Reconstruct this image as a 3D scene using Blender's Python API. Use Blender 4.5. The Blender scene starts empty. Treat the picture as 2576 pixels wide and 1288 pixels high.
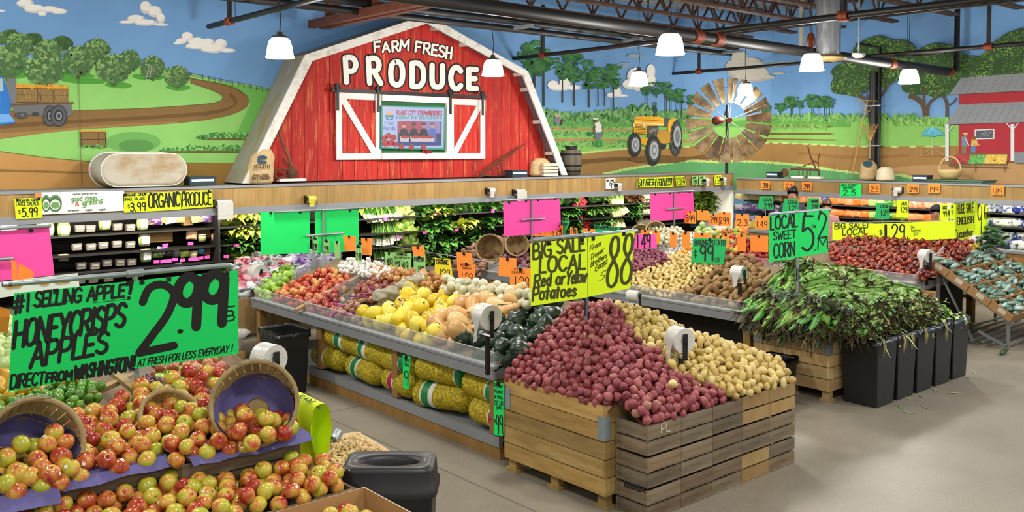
import bpy, bmesh, math, random
from math import sin, cos, pi, radians as RA
from mathutils import Vector as V, Matrix as MX, Euler, noise as NZ
random.seed(7)
SC = bpy.context.scene
COL = SC.collection
# ---------------------------------------------------------------- camera model (2576 x 1288)
FPX, CXP, HC, HOR, PIT, YAW = 2280., 1288., 2.45, 375., RA(2.0), RA(49.4)
PYP = HOR + FPX*math.tan(PIT)
FW = V((cos(YAW)*cos(PIT), sin(YAW)*cos(PIT), -sin(PIT)))
RT = V((sin(YAW), -cos(YAW), 0)); UP = RT.cross(FW)
CAM = V((0, 0, HC))
def ray(u, v): return FW + RT*((u-CXP)/FPX) + UP*((PYP-v)/FPX)
def W(u, v, x=None, y=None, z=None):
    """photo pixel -> the world point where its sight line meets a plane"""
    d = ray(u, v)
    if x is not None: t = x/d.x
    elif y is not None: t = y/d.y
    else: t = (z-HC)/d.z
    return CAM + d*t
def WT(u, v, t): return CAM + ray(u, v)*t
def setup_camera():
    cd = bpy.data.cameras.new('camera'); cd.sensor_fit = 'HORIZONTAL'; cd.sensor_width = 36
    cd.lens = FPX/2576*36; cd.shift_y = -(644-PYP)/2576; cd.clip_end = 100; cd.clip_start = .05
    o = bpy.data.objects.new('camera', cd); COL.objects.link(o)
    o.matrix_world = MX(((RT.x, UP.x, -FW.x, 0), (RT.y, UP.y, -FW.y, 0), (RT.z, UP.z, -FW.z, HC), (0, 0, 0, 1)))
    SC.camera = o
# ---------------------------------------------------------------- materials
def lin(c):
    if isinstance(c, str):
        c = c.lstrip('#'); c = [int(c[i:i+2], 16)/255 for i in (0, 2, 4)]
        return tuple(x/12.92 if x <= .04045 else ((x+.055)/1.055)**2.4 for x in c)
    return tuple(c)
MATS = {}
def mat(name, col='808080', rough=.6, metal=0, var=.0, vscale=6., stretch=(1, 1, 1), bump=0., bscale=None, vc=False, emit=0., col2=None, spec=None,
        trans=0., alpha=1., sss=0., rnd=0., hue=0., ramp=None, detail=4, coords='Object', backf=False):
    """procedural principled material: noise colour variation, bump, per-object random value, optional vertex tint"""
    if name in MATS: return MATS[name]
    m = bpy.data.materials.new(name); m.use_nodes = True; MATS[name] = m
    nt = m.node_tree; N = nt.nodes; L = nt.links; b = N['Principled BSDF']
    c = lin(col)
    b.inputs['Base Color'].default_value = (*c, 1); b.inputs['Roughness'].default_value = rough; b.inputs['Metallic'].default_value = metal
    if spec is not None: b.inputs['Specular IOR Level'].default_value = spec
    if trans: b.inputs['Transmission Weight'].default_value = trans
    if alpha < 1: b.inputs['Alpha'].default_value = alpha
    out = None
    if var or bump or col2:
        tc = N.new('ShaderNodeTexCoord'); mp = N.new('ShaderNodeMapping'); mp.inputs['Scale'].default_value = stretch
        L.new(tc.outputs[coords], mp.inputs['Vector'])
        src = mp.outputs['Vector']
        if rnd or vc is None:
            oi = N.new('ShaderNodeObjectInfo'); ad = N.new('ShaderNodeVectorMath'); ad.operation = 'ADD'
            ca = N.new('ShaderNodeAttribute'); ca.attribute_name = 'Col'; s1 = N.new('ShaderNodeMath'); s1.operation = 'ADD'
            L.new(oi.outputs['Random'], s1.inputs[0]); L.new(ca.outputs['Fac'], s1.inputs[1])
            rv = N.new('ShaderNodeMath'); rv.operation = 'FRACT'; L.new(s1.outputs[0], rv.inputs[0])
            sc = N.new('ShaderNodeMath'); sc.operation = 'MULTIPLY'; sc.inputs[1].default_value = 37.; L.new(rv.outputs[0], sc.inputs[0])
            L.new(src, ad.inputs[0]); L.new(sc.outputs[0], ad.inputs[1]); src = ad.outputs[0]
        nz = N.new('ShaderNodeTexNoise'); nz.inputs['Scale'].default_value = vscale; nz.inputs['Detail'].default_value = detail; nz.inputs['Roughness'].default_value = .6
        L.new(src, nz.inputs['Vector'])
    if var or col2:
        rp = N.new('ShaderNodeValToRGB'); e = rp.color_ramp.elements
        if ramp:
            e[0].position, e[1].position = ramp
        else: e[0].position, e[1].position = .32, .68
        if col2: e[0].color = (*c, 1); e[1].color = (*lin(col2), 1)
        else:
            e[0].color = tuple(x*(1-var) for x in c)+(1,); e[1].color = tuple(min(1, x*(1+var)) for x in c)+(1,)
        fac = nz.outputs['Fac']
        if rnd:
            mm = N.new('ShaderNodeMath'); mm.operation = 'MULTIPLY_ADD'; mm.inputs[1].default_value = rnd; mm.inputs[2].default_value = -rnd/2
            L.new(rv.outputs[0], mm.inputs[0]); aa = N.new('ShaderNodeMath'); aa.operation = 'ADD'; L.new(fac, aa.inputs[0]); L.new(mm.outputs[0], aa.inputs[1]); fac = aa.outputs[0]
        L.new(fac, rp.inputs['Fac']); out = rp.outputs['Color']
    if vc:
        at = N.new('ShaderNodeAttribute'); at.attribute_name = 'Col'
        if out is None:
            L.new(at.outputs['Color'], b.inputs['Base Color']); out = at.outputs['Color']
            if vc == 'mul':
                pass
        else:
            mx = N.new('ShaderNodeMix'); mx.data_type = 'RGBA'; mx.blend_type = 'MULTIPLY'; mx.inputs[0].default_value = 1
            L.new(out, mx.inputs[6]); L.new(at.outputs['Color'], mx.inputs[7]); out = mx.outputs[2]
    if out is not None: L.new(out, b.inputs['Base Color'])
    if hue:
        pass
    if bump:
        bp = N.new('ShaderNodeBump'); bp.inputs['Strength'].default_value = bump; bp.inputs['Distance'].default_value = .02
        if bscale:
            n2 = N.new('ShaderNodeTexNoise'); n2.inputs['Scale'].default_value = bscale; n2.inputs['Detail'].default_value = 3; L.new(src, n2.inputs['Vector']); L.new(n2.outputs['Fac'], bp.inputs['Height'])
        else: L.new(nz.outputs['Fac'], bp.inputs['Height'])
        L.new(bp.outputs['Normal'], b.inputs['Normal'])
    if emit:
        b.inputs['Emission Strength'].default_value = emit
        if out is not None: L.new(out, b.inputs['Emission Color'])
        else: b.inputs['Emission Color'].default_value = (*c, 1)
    return m
# ---------------------------------------------------------------- mesh builder
class MB:
    def __init__(s): s.v = []; s.f = []; s.m = []; s.c = []; s.sm = []; s.mi = 0; s.col = (1, 1, 1); s.smooth = False
    def add(s, vs, fs, M=None):
        o = len(s.v)
        s.v += [tuple(M @ V(p)) for p in vs] if M is not None else [tuple(p) for p in vs]
        for f in fs:
            s.f.append(tuple(i+o for i in f)); s.m.append(s.mi); s.c.append(s.col); s.sm.append(s.smooth)
        return s
    def tint(s, lo=.75, hi=1.1, warm=.05):
        k = random.uniform(lo, hi); w = random.uniform(-warm, warm); s.col = (k*(1+w), k, k*(1-w)); return s
    def box(s, lo, hi, M=None, taper=0):
        (a, b, c), (d, e, f) = lo, hi; t = taper
        vs = [(a+t, b+t, c), (d-t, b+t, c), (d-t, e-t, c), (a+t, e-t, c), (a, b, f), (d, b, f), (d, e, f), (a, e, f)]
        return s.add(vs, [(3, 2, 1, 0), (4, 5, 6, 7), (0, 1, 5, 4), (1, 2, 6, 5), (2, 3, 7, 6), (3, 0, 4, 7)], M)
    def bar(s, p, q, w, h=None, up=V((0, 0, 1))):
        p, q = V(p), V(q); h = h or w; d = (q-p).normalized()
        if abs(d.dot(up)) > .99: up = V((1, 0, 0))
        x = d.cross(up).normalized()*(w/2); y = x.cross(d).normalized()*(h/2)
        vs = [p-x-y, p+x-y, p+x+y, p-x+y, q-x-y, q+x-y, q+x+y, q-x+y]
        return s.add(vs, [(3, 2, 1, 0), (4, 5, 6, 7), (0, 1, 5, 4), (1, 2, 6, 5), (2, 3, 7, 6), (3, 0, 4, 7)])
    def tube(s, pts, r, n=8, cap=True, sm=True):
        pts = [V(p) for p in pts]; rr = r if isinstance(r, (list, tuple)) else [r]*len(pts)
        rings = []; prev = None; k = s.smooth
        for i, p in enumerate(pts):
            d = (pts[min(i+1, len(pts)-1)]-pts[max(i-1, 0)]).normalized()
            if prev is None:
                u = d.cross(V((0, 0, 1)) if abs(d.z) < .95 else V((1, 0, 0))).normalized()
            else: u = (prev-d*prev.dot(d)).normalized()
            prev = u; w = d.cross(u)
            rings.append([p+(u*cos(2*pi*j/n)+w*sin(2*pi*j/n))*rr[i] for j in range(n)])
        vs = [q for r_ in rings for q in r_]; fs = []
        for i in range(len(pts)-1):
            for j in range(n): fs.append((i*n+j, i*n+(j+1) % n, (i+1)*n+(j+1) % n, (i+1)*n+j))
        s.smooth = sm; s.add(vs, fs); s.smooth = k
        if cap: s.add(rings[0], [tuple(range(n))[::-1]]); s.add(rings[-1], [tuple(range(n))])
        return s
    def lathe(s, prof, n=24, M=None, sm=True, fn=None):
        """prof: (radius, z) pairs; fn(angle, i) scales the radius"""
        vs = []; fs = []; k = s.smooth; s.smooth = sm
        for i, (r, z) in enumerate(prof):
            for j in range(n):
                a = 2*pi*j/n; q = r*(fn(a, i) if fn else 1); vs.append((q*cos(a), q*sin(a), z))
        for i in range(len(prof)-1):
            for j in range(n): fs.append((i*n+j, i*n+(j+1) % n, (i+1)*n+(j+1) % n, (i+1)*n+j))
        s.add(vs, fs, M); s.smooth = k; return s
    def prism(s, poly, d, M=None):
        """polygon of 3D points pushed along d"""
        n = len(poly); p = [V(q) for q in poly]; d = V(d)
        vs = p+[q+d for q in p]
        return s.add(vs, [tuple(range(n))[::-1], tuple(range(n, 2*n))]+[(i, (i+1) % n, n+(i+1) % n, n+i) for i in range(n)], M)
    def poly(s, pts, M=None): return s.add(pts, [tuple(range(len(pts)))], M)
    def ball(s, c, r, n=10, m=7, M=None, wob=0, seed=0):
        r = r if isinstance(r, (tuple, list, V)) else (r, r, r); vs = [(0, 0, 1)]; fs = []
        for i in range(1, m):
            t = pi*i/m
            for j in range(n): a = 2*pi*j/n; vs.append((sin(t)*cos(a), sin(t)*sin(a), cos(t)))
        vs.append((0, 0, -1)); L = len(vs)-1
        for j in range(n): fs.append((0, 1+j, 1+(j+1) % n)); fs.append((L, 1+(m-2)*n+(j+1) % n, 1+(m-2)*n+j))
        for i in range(m-2):
            for j in range(n): fs.append((1+i*n+j, 1+(i+1)*n+j, 1+(i+1)*n+(j+1) % n, 1+i*n+(j+1) % n))
        out = []
        for p in vs:
            k = 1+(wob*NZ.noise(V(p)*1.6+V((seed*7.1, seed*3.3, seed))) if wob else 0)
            out.append((c[0]+p[0]*r[0]*k, c[1]+p[1]*r[1]*k, c[2]+p[2]*r[2]*k))
        k = s.smooth; s.smooth = True; s.add(out, fs, M); s.smooth = k; return s
    def mesh(s, name):
        me = bpy.data.meshes.new(name); me.from_pydata(s.v, [], s.f); n = len(s.f)
        me.polygons.foreach_set('material_index', s.m); me.polygons.foreach_set('use_smooth', s.sm)
        if any(c != (1, 1, 1) for c in s.c):
            at = me.color_attributes.new('Col', 'FLOAT_COLOR', 'CORNER'); arr = []
            for p, c in zip(me.polygons, s.c):
                for _ in range(p.loop_total): arr += [c[0], c[1], c[2], 1.]
            at.data.foreach_set('color', arr)
        else:
            at = me.color_attributes.new('Col', 'FLOAT_COLOR', 'CORNER'); at.data.foreach_set('color', [1.]*(4*len(me.loops)))
        me.update(); return me
    def build(s, name, mats, parent=None, loc=None):
        me = s.mesh(name)
        for m in (mats if isinstance(mats, (list, tuple)) else [mats]): me.materials.append(m)
        return link(name, me, parent, loc)
def link(name, me, parent=None, loc=None):
    o = bpy.data.objects.new(name, me); COL.objects.link(o)
    if parent is not None: o.parent = parent
    if loc is not None: o.location = loc
    return o
def bevel(o, w, seg=2):
    m = o.modifiers.new('bevel', 'BEVEL'); m.width = w; m.segments = seg; m.limit_method = 'ANGLE'; m.angle_limit = RA(40); return o
def tag(o, label=None, cat=None, group=None, kind=None):
    if label: o['label'] = label
    if cat: o['category'] = cat
    if group: o['group'] = group
    if kind: o['kind'] = kind
    return o
def thing(name, label, cat, loc=(0, 0, 0), rz=0, group=None):
    o = bpy.data.objects.new(name, None); o.empty_display_size = .05; COL.objects.link(o); o.location = loc; o.rotation_euler = (0, 0, rz)
    return tag(o, label, cat, group)
def dup(o, loc=None, rot=None, label=None, group=None, scale=None):
    c = o.copy(); COL.objects.link(c)
    for ch in o.children:
        k = ch.copy(); COL.objects.link(k); k.parent = c
        for g in ch.children:
            q = g.copy(); COL.objects.link(q); q.parent = k
    if loc is not None: c.location = loc
    if rot is not None: c.rotation_mode = 'XYZ'; c.rotation_euler = rot
    if scale is not None: c.scale = (scale, scale, scale) if not isinstance(scale, (tuple, list)) else scale
    if label: c['label'] = label
    if group: c['group'] = group
    return c
def rrot(): return (random.uniform(0, 2*pi), random.uniform(0, 2*pi), random.uniform(0, 2*pi))
def lerp(a, b, t): return a+(b-a)*t
def inpoly(x, y, poly):
    r = False; n = len(poly); j = n-1
    for i in range(n):
        xi, yi = poly[i][:2]; xj, yj = poly[j][:2]
        if (yi > y) != (yj > y) and x < (xj-xi)*(y-yi)/(yj-yi)+xi: r = not r
        j = i
    return r
def scatter(poly, h, d, n=99999, tries=30000, seed=1, low=0., keep=None, lowd=None):
    """points on the height field h(x, y) over a plan polygon, at least d apart; then a second, lower layer in the gaps"""
    R = random.Random(seed); xs = [p[0] for p in poly]; ys = [p[1] for p in poly]; pts = []; grid = {}
    def ok(p, dd):
        k = (int(p[0]//d), int(p[1]//d), int(p[2]//d))
        for a in (-1, 0, 1):
            for b in (-1, 0, 1):
                for c in (-1, 0, 1):
                    for q in grid.get((k[0]+a, k[1]+b, k[2]+c), ()):
                        if (q[0]-p[0])**2+(q[1]-p[1])**2+(q[2]-p[2])**2 < dd*dd: return False
        return True
    for layer in ((0, d),) + (((low, lowd or d*.8),) if low else ()):
        fail = 0
        for _ in range(tries):
            if len(pts) >= n: break
            x, y = R.uniform(min(xs), max(xs)), R.uniform(min(ys), max(ys))
            if not inpoly(x, y, poly): continue
            z = h(x, y)
            if z is None: continue
            p = (x, y, z-layer[0]+R.uniform(-.07, .07)*d)
            if keep and not keep(p): continue
            if ok(p, layer[1]):
                pts.append(p+((1,) if layer[0] else (0,))); grid.setdefault((int(p[0]//d), int(p[1]//d), int(p[2]//d)), []).append(p); fail = 0
            else:
                fail += 1
                if fail > 1500: break
    return pts
def camdist(p): return (V(p[:3])-CAM).length
def heap(name, protos, pts, label, cat, group, jit=None, rot=None, limit=300, stuff_name=None, stuff_label=None, core=None, core_mat=None, smin=.92, smax=1.08):
    """nearest `limit` points become individual copies, the rest (and the core below) one stuff object"""
    pts = sorted(pts, key=lambda p: camdist(p[:3])+(50 if len(p) > 3 and p[3] else 0)); pts = [p[:3] for p in pts]
    for p in pts[:limit]:
        o = random.choice(protos)
        dup(o, p, (rot() if rot else rrot()), label, group, random.uniform(smin, smax))['category'] = cat
    rest = pts[limit:]
    if rest or core:
        mb = MB(); ms = []
        for pr in protos:
            me = pr.data
            if me is None: continue
            ms.append(me)
        for p in rest:
            me = random.choice(ms); e = Euler(rot() if rot else rrot()).to_matrix().to_4x4(); e.translation = V(p)
            mb.smooth = True; mb.col = (random.random(),)*3
            mb.add([v.co for v in me.vertices], [tuple(q.vertices) for q in me.polygons], e)
        mats = [ms[0].materials[0]]
        if core:
            mb.mi = 1; core(mb); mats.append(core_mat or mats[0])
        o = mb.build(stuff_name or name, mats); tag(o, stuff_label or 'further '+group, cat, None, 'stuff')
def proto_free(protos):
    for o in protos:
        for c in list(o.children):
            bpy.data.objects.remove(c)
        bpy.data.objects.remove(o)
# ================================================================ ROOM
YA, XB, ZC = 12.2, 16.45, 5.35          # mural walls and roof deck
setup_camera()
SC.view_settings.view_transform = 'Standard'; SC.view_settings.look = 'None'; SC.view_settings.exposure = 0
SC.cycles.use_denoising = True; SC.cycles.max_bounces = 5; SC.cycles.diffuse_bounces = 3; SC.cycles.glossy_bounces = 2; SC.cycles.transmission_bounces = 4; SC.cycles.transparent_max_bounces = 6
SC.cycles.use_adaptive_sampling = True; SC.cycles.adaptive_threshold = .045; SC.cycles.caustics_reflective = False; SC.cycles.caustics_refractive = False
wd = bpy.data.worlds.new('store_light'); SC.world = wd; wd.use_nodes = True
wd.node_tree.nodes['Background'].inputs[0].default_value = (1, .985, .95, 1); wd.node_tree.nodes['Background'].inputs[1].default_value = .48
def struct(name, mb, m): return tag(mb.build(name, m), kind='structure')
def concrete():
    m = mat('polished concrete', '7b7365', .42, col2='8b8375', vscale=1.3, var=.1, ramp=(.3, .7), bump=.02, detail=6)
    nt = m.node_tree; N = nt.nodes; L = nt.links; b = N['Principled BSDF']
    src = b.inputs['Base Color'].links[0].from_socket
    vo = N.new('ShaderNodeTexNoise'); vo.inputs['Scale'].default_value = 55; vo.inputs['Detail'].default_value = 3
    tc = N.new('ShaderNodeTexCoord'); L.new(tc.outputs['Object'], vo.inputs['Vector'])
    rp = N.new('ShaderNodeValToRGB'); rp.color_ramp.elements[0].position = .3; rp.color_ramp.elements[1].position = .62
    rp.color_ramp.elements[0].color = (.72, .72, .72, 1); rp.color_ramp.elements[1].color = (1.08, 1.07, 1.05, 1); L.new(vo.outputs['Fac'], rp.inputs['Fac'])
    mx = N.new('ShaderNodeMix'); mx.data_type = 'RGBA'; mx.blend_type = 'MULTIPLY'; mx.inputs[0].default_value = .55
    L.new(src, mx.inputs[6]); L.new(rp.outputs['Color'], mx.inputs[7]); L.new(mx.outputs[2], b.inputs['Base Color'])
    return m
m = MB(); m.poly([(-4, -3, 0), (17, -3, 0), (17, 13, 0), (-4, 13, 0)]); struct('floor', m, concrete())
m = MB()                                   # saw-cut joints in the slab
for x, y0, y1 in ((4.05, -2, 12), (12.2, -2, 9)): m.box((x, y0, .0006), (x+.012, y1, .0012))
for y in (.6, 7.45): m.box((-3, y, .0006), (16, y+.012, .0012))
tag(m.build('trim_1', mat('floor joint', '5d564b', .8)), kind='structure')
SKY = mat('painted sky', '6390c2', .8, col2='76a6d6', vscale=.35, var=.1)
def sky_gradient():
    nt = SKY.node_tree; N = nt.nodes; L = nt.links; b = N['Principled BSDF']; src = b.inputs['Base Color'].links[0].from_socket
    tc = N.new('ShaderNodeTexCoord'); sx = N.new('ShaderNodeSeparateXYZ'); L.new(tc.outputs['Object'], sx.inputs[0]); mr = N.new('ShaderNodeMapRange'); mr.inputs[1].default_value = 2.7; mr.inputs[2].default_value = 3.9; L.new(sx.outputs[2], mr.inputs[0])
    mx = N.new('ShaderNodeMix'); mx.data_type = 'RGBA'; L.new(mr.outputs[0], mx.inputs[0]); mx.inputs[6].default_value = (*lin('78a8d6'), 1); L.new(src, mx.inputs[7]); L.new(mx.outputs[2], b.inputs['Base Color'])
sky_gradient()
pA, pB = W(1721, 300, y=YA), W(1940, 300, x=XB)
m = MB(); m.add([(-4, YA, 0), (pA.x, YA, 0), (pA.x, YA, ZC), (-4, YA, ZC)], [(0, 1, 2, 3)]); wall_left = struct('wall_left', m, SKY)
m = MB(); m.add([(XB, pB.y, 0), (XB, -3, 0), (XB, -3, ZC), (XB, pB.y, ZC)], [(0, 1, 2, 3)]); wall_right = struct('wall_right', m, SKY)
m = MB(); m.add([(pA.x, YA, 0), (XB, pB.y, 0), (XB, pB.y, ZC), (pA.x, YA, ZC)], [(0, 1, 2, 3)]); wall_corner = struct('wall_corner', m, SKY)
# corrugated roof deck
m = MB(); vs = []; fs = []; n = 0; y = -2.5
prof = [(0, 0), (.09, 0), (.13, .05), (.2, .05), (.24, 0)]
while y < YA:
    for dy, dz in prof[:-1]: vs += [(-4, min(y+dy, YA), ZC+dz), (17, min(y+dy, YA), ZC+dz)]
    y += .24
fs = [(2*i, 2*i+1, 2*i+3, 2*i+2) for i in range(len(vs)//2-1)]
m.add(vs, fs); struct('ceiling', m, mat('galvanised roof deck', '8f9293', .5, .3, var=.12, vscale=2))
# ---------------------------------------------------------------- roof steel
STEEL = mat('rust primed steel', '573d32', .6, .1, var=.25, vscale=5)
PIPE = mat('dark sprinkler pipe', '1b1918', .5, .05, var=.15, vscale=4)
FIT = mat('rusty pipe coupling', '8a3d22', .6, .3, var=.3, vscale=30)
GALV = mat('galvanised pipe', '9aa5a6', .35, .6, var=.12, vscale=10)
WIRE = mat('black wire', '17181a', .5)
jl = {11.02: 'nearest the painted barn wall', 10.0: 'second out from the painted barn wall', 8.97: 'third out from the painted barn wall', 7.96: 'just in front of the silver duct', 6.9: 'crossing beside the tall drop pipe', 5.88: 'nearest the market roof mural at the top corner'}
for yj, where in jl.items():
    o = thing('roof_joist', 'rust brown open web roof joist, '+where, 'joist', (0, yj, 4.75), group='open web roof joists')
    x1 = 15.9; x0 = 3. if yj > 8 else 7.
    a = MB()
    for s in (-.045, .045): a.box((x0, s-.03, .5), (x1+.5, s+.03, .55))
    a.build('top_chord', STEEL, o)
    a = MB()
    for s in (-.04, .04): a.box((x0, s-.03, -.03), (x1, s+.03, .015))
    a.build('bottom_chord', STEEL, o)
    a = MB(); x = x0; k = 0
    while x < x1-.4:
        a.bar((x, 0, .5), (x+.36, 0, 0), .03); a.bar((x+.36, 0, 0), (x+.72, 0, .5), .03)
        if k % 2: a.bar((x+.36, 0, 0), (x+.36, 0, .5), .022)
        k += 1; x += .72
    a.build('web', STEEL, o)
# brown girder at the top
p = W(797, 71, y=11.85)
o = thing('roof_girder', 'heavy rust brown roof girder above the peak of the red barn', 'girder', (p.x, p.y, p.z+.04))
GB = mat('rust brown girder', '6b3b28', .6, .1, var=.3, vscale=6)
a = MB(); L = 7.5
for s in (-.09, .09): a.box((s-.05, -L, -.05), (s+.05, 0, .06))
a.build('bottom_flange', GB, o)
a = MB()
for s in (-.09, .09): a.box((s-.05, -L, .5), (s+.05, 0, .6))
a.build('top_flange', GB, o)
a = MB(); y = -.35
while y > -L:
    a.bar((0, y, 0), (0, y, .52), .09); a.bar((0, y, .02), (0, y-.55, .5), .07); a.bar((0, y-1.1, .02), (0, y-.55, .5), .07); y -= 1.1
a.build('web', GB, o)
# sprinkler mains and branches
def pipe(name, label, pts, r, cat='pipe', fit=(), m=PIPE, group=None, n=10):
    pts = [V(p) for p in pts]; o = thing(name, label, cat, pts[0], group=group); q = [p-pts[0] for p in pts]
    MB().tube(q, r, n).build('pipe_run', m, o)
    for f, d, rr in fit:
        f = V(f)-pts[0]; d = V(d).normalized(); MB().tube([f-d*.07, f+d*.07], rr, 10).build('coupling', FIT, o)
    return o
yf, zf = 8.0, 3.99
xe = W(2385, 182, y=7.95).x
xe = 15.6
e1 = W(2378, 178, y=6.3); yf = 8.0
P1 = lambda u, v: W(u, v, y=yf)
a0, a1 = P1(1110, 2), P1(2040, 137)
m0, m1 = W(1000, -14, y=7.02), W(2388, 181, y=6.95); m1.x = min(m1.x, 15.9)
def onmain(u): p = W(u, 100, y=7.0); return m0.lerp(m1, (p.x-m0.x)/(m1.x-m0.x))
pipe('sprinkler_main', 'thick dark sprinkler main pipe running under the joists across the ceiling', [m0+(m0-m1)*.3, m1], .072,
     fit=[(onmain(1752), (1, 0, 0), .085), (onmain(1803), (1, 0, 0), .09), (onmain(2236), (1, 0, 0), .085)], n=14)
for k, (yy, zz, lab) in enumerate(((10.35, 4.36, 'upper of the two thin dark pipes behind the thick sprinkler main'), (10.5, 4.27, 'lower of the two thin dark pipes behind the thick sprinkler main'))):
    pipe('conduit_pipe', lab, [(4, yy, zz), (14.5, yy, zz)], .05, group='thin pipes behind the main')
for u, v in ((1300, 52), (1575, 85), (1825, 118), (1965, 143)):
    p = W(u, v, y=10.4); o = tag(MB().box((-.03, -.35, -.03), (.03, .35, .012)).build('strut_channel', GALV, None, p-V((0, 0, .1))), 'short galvanised strut channel holding up the thin ceiling pipes', 'bracket', 'pipe strut channels')
def branch(lab, u0, v0, u1, v1, z, r=.03, tee=None, top=None, mark=True):
    p, q = W(u0, v0, z=z), W(u1, v1, z=z); q.x = p.x
    o = pipe('sprinkler_branch', lab, [p, q], r)
    if tee:
        d = (q-p); t = W(*tee, z=z); t = V((p.x, t.y, z))-p
        MB().tube([t-V((0, .06, 0)), t+V((0, .06, 0))], r*1.6, 10).build('coupling', FIT, o)
        MB().tube([t, t+V((0, 0, 4.9-z))], r*.95, 10).build('drop_pipe', PIPE, o)
    for k in (.22, .62):
        t = (q-p)*k; MB().tube([t, t+V((0, 0, 4.8-z))], .004, 5).build('hanger_rod', WIRE, o)
    return o
branch('dark sprinkler branch pipe with capped end high over the orchard mural', 525, 67, 900, -32, 4.05, .034, tee=(572, 53))
branch('dark sprinkler branch pipe with capped end over the painted pine trees', 1285, 148, 1665, 102, 4.05, .034, tee=(1348, 137))
branch('dark sprinkler branch pipe with capped end above the windmill wheel', 1670, 187, 2300, 118, 4.02, .032, tee=(1737, 178))
branch('thick sprinkler branch pipe coupled to the main, crossing in front of the duct', 1752, 85, 2576, -20, 4.0, .042, tee=(2098, 36))
branch('dark sprinkler branch pipe passing above the market stall mural', 2180, 142, 2700, 96, 3.98, .034, tee=(2459, 112))
branch('thin sprinkler branch pipe high up beside the silver duct', 1850, 84, 2600, -14, 4.5, .02)
p = W(2402, 180, x=15.9); o = pipe('riser_pipe', 'dark vertical riser pipe with a rusty elbow where the main ends', [m1, p+V((.06, 0, .02)), p+V((.06, 0, 1.75))], .045, fit=[(m1, (1, 0, .1), .075)])
# black pipe column on the right wall
p = W(2195, 400, x=XB-.12); o = thing('pipe_column', 'black vertical pipe pair strapped to the painted wall behind the rake', 'pipe', (p.x, p.y, 1.9))
MB().tube([(0, 0, 0), (0, 0, 2.0)], .07, 12).build('thick_pipe', PIPE, o); MB().tube([(0, -.12, 0), (0, -.12, 2.45), (0, .35, 2.55)], .03, 10).build('thin_pipe', PIPE, o)
a = MB()
for z in (.6, 1.35): a.box((-.08, -.17, z), (.08, .09, z+.025))
a.build('strap', GALV, o)
# silver spiral duct with round diffuser
p = W(2083, 148, y=6.75); sc_ = (p-CAM).length/11.5
o = thing('spiral_duct', 'silver foil wrapped round air duct hanging down with a tan round diffuser', 'duct', p)
DUCT = mat('shiny duct foil', '8d8f92', .3, .6, var=.25, vscale=14, stretch=(1, 1, .15), bump=.6, bscale=22)
pr = []
z = .05
while z < 2.2: pr += [(.165+.006*NZ.noise(V((0, 0, z*9))), z)]; z += .05
MB().lathe(pr, 28).build('duct_sleeve', DUCT, o)
MB().lathe([(.02, -.045), (.12, -.04), (.245, -.005), (.25, .01), (.2, .03), (.16, .06)], 32).build('diffuser', mat('tan diffuser', 'a68c5c', .5, .2, var=.12, vscale=8), o)
MB().box((-.06, -.03, -.052), (.06, .03, -.04)).build('diffuser_slot', WIRE, o)
# beige post, hanging football-shaped float, smoke detector
p = W(2016, 118, y=9.2); tag(MB().box((-.03, -.03, 0), (.03, .03, 2.1)).build('beige_post', mat('beige paint', 'b9b3a0', .6, var=.05, vscale=4), None, p), 'beige square drop post hanging from the roof left of the silver duct', 'post')
p = W(2040, 104, y=7.2); o = thing('hanging_float', 'rust orange oval float hanging on a cord beside the silver duct', 'float', p)
MB().ball((0, 0, 0), (.075, .06, .13), 14, 10).build('float_body', mat('rust orange', 'a14a18', .4, .1, var=.2, vscale=9), o); MB().tube([(0, 0, .12), (-.02, 0, .3), (.02, 0, 1.4)], .006, 6).build('cord', WIRE, o)
p = W(2160, 140, y=6.2); o = thing('smoke_detector', 'white round smoke detector on a thin rod right of the silver duct', 'detector', p)
MB().lathe([(.0, -.03), (.05, -.028), (.07, -.01), (.085, 0), (.085, .03), (.0, .035)], 24).build('detector_body', mat('off white plastic', 'd3d0c4', .5), o); MB().tube([(0, 0, .03), (0, 0, 1.6)], .012, 8).build('rod', GALV, o)
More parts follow.
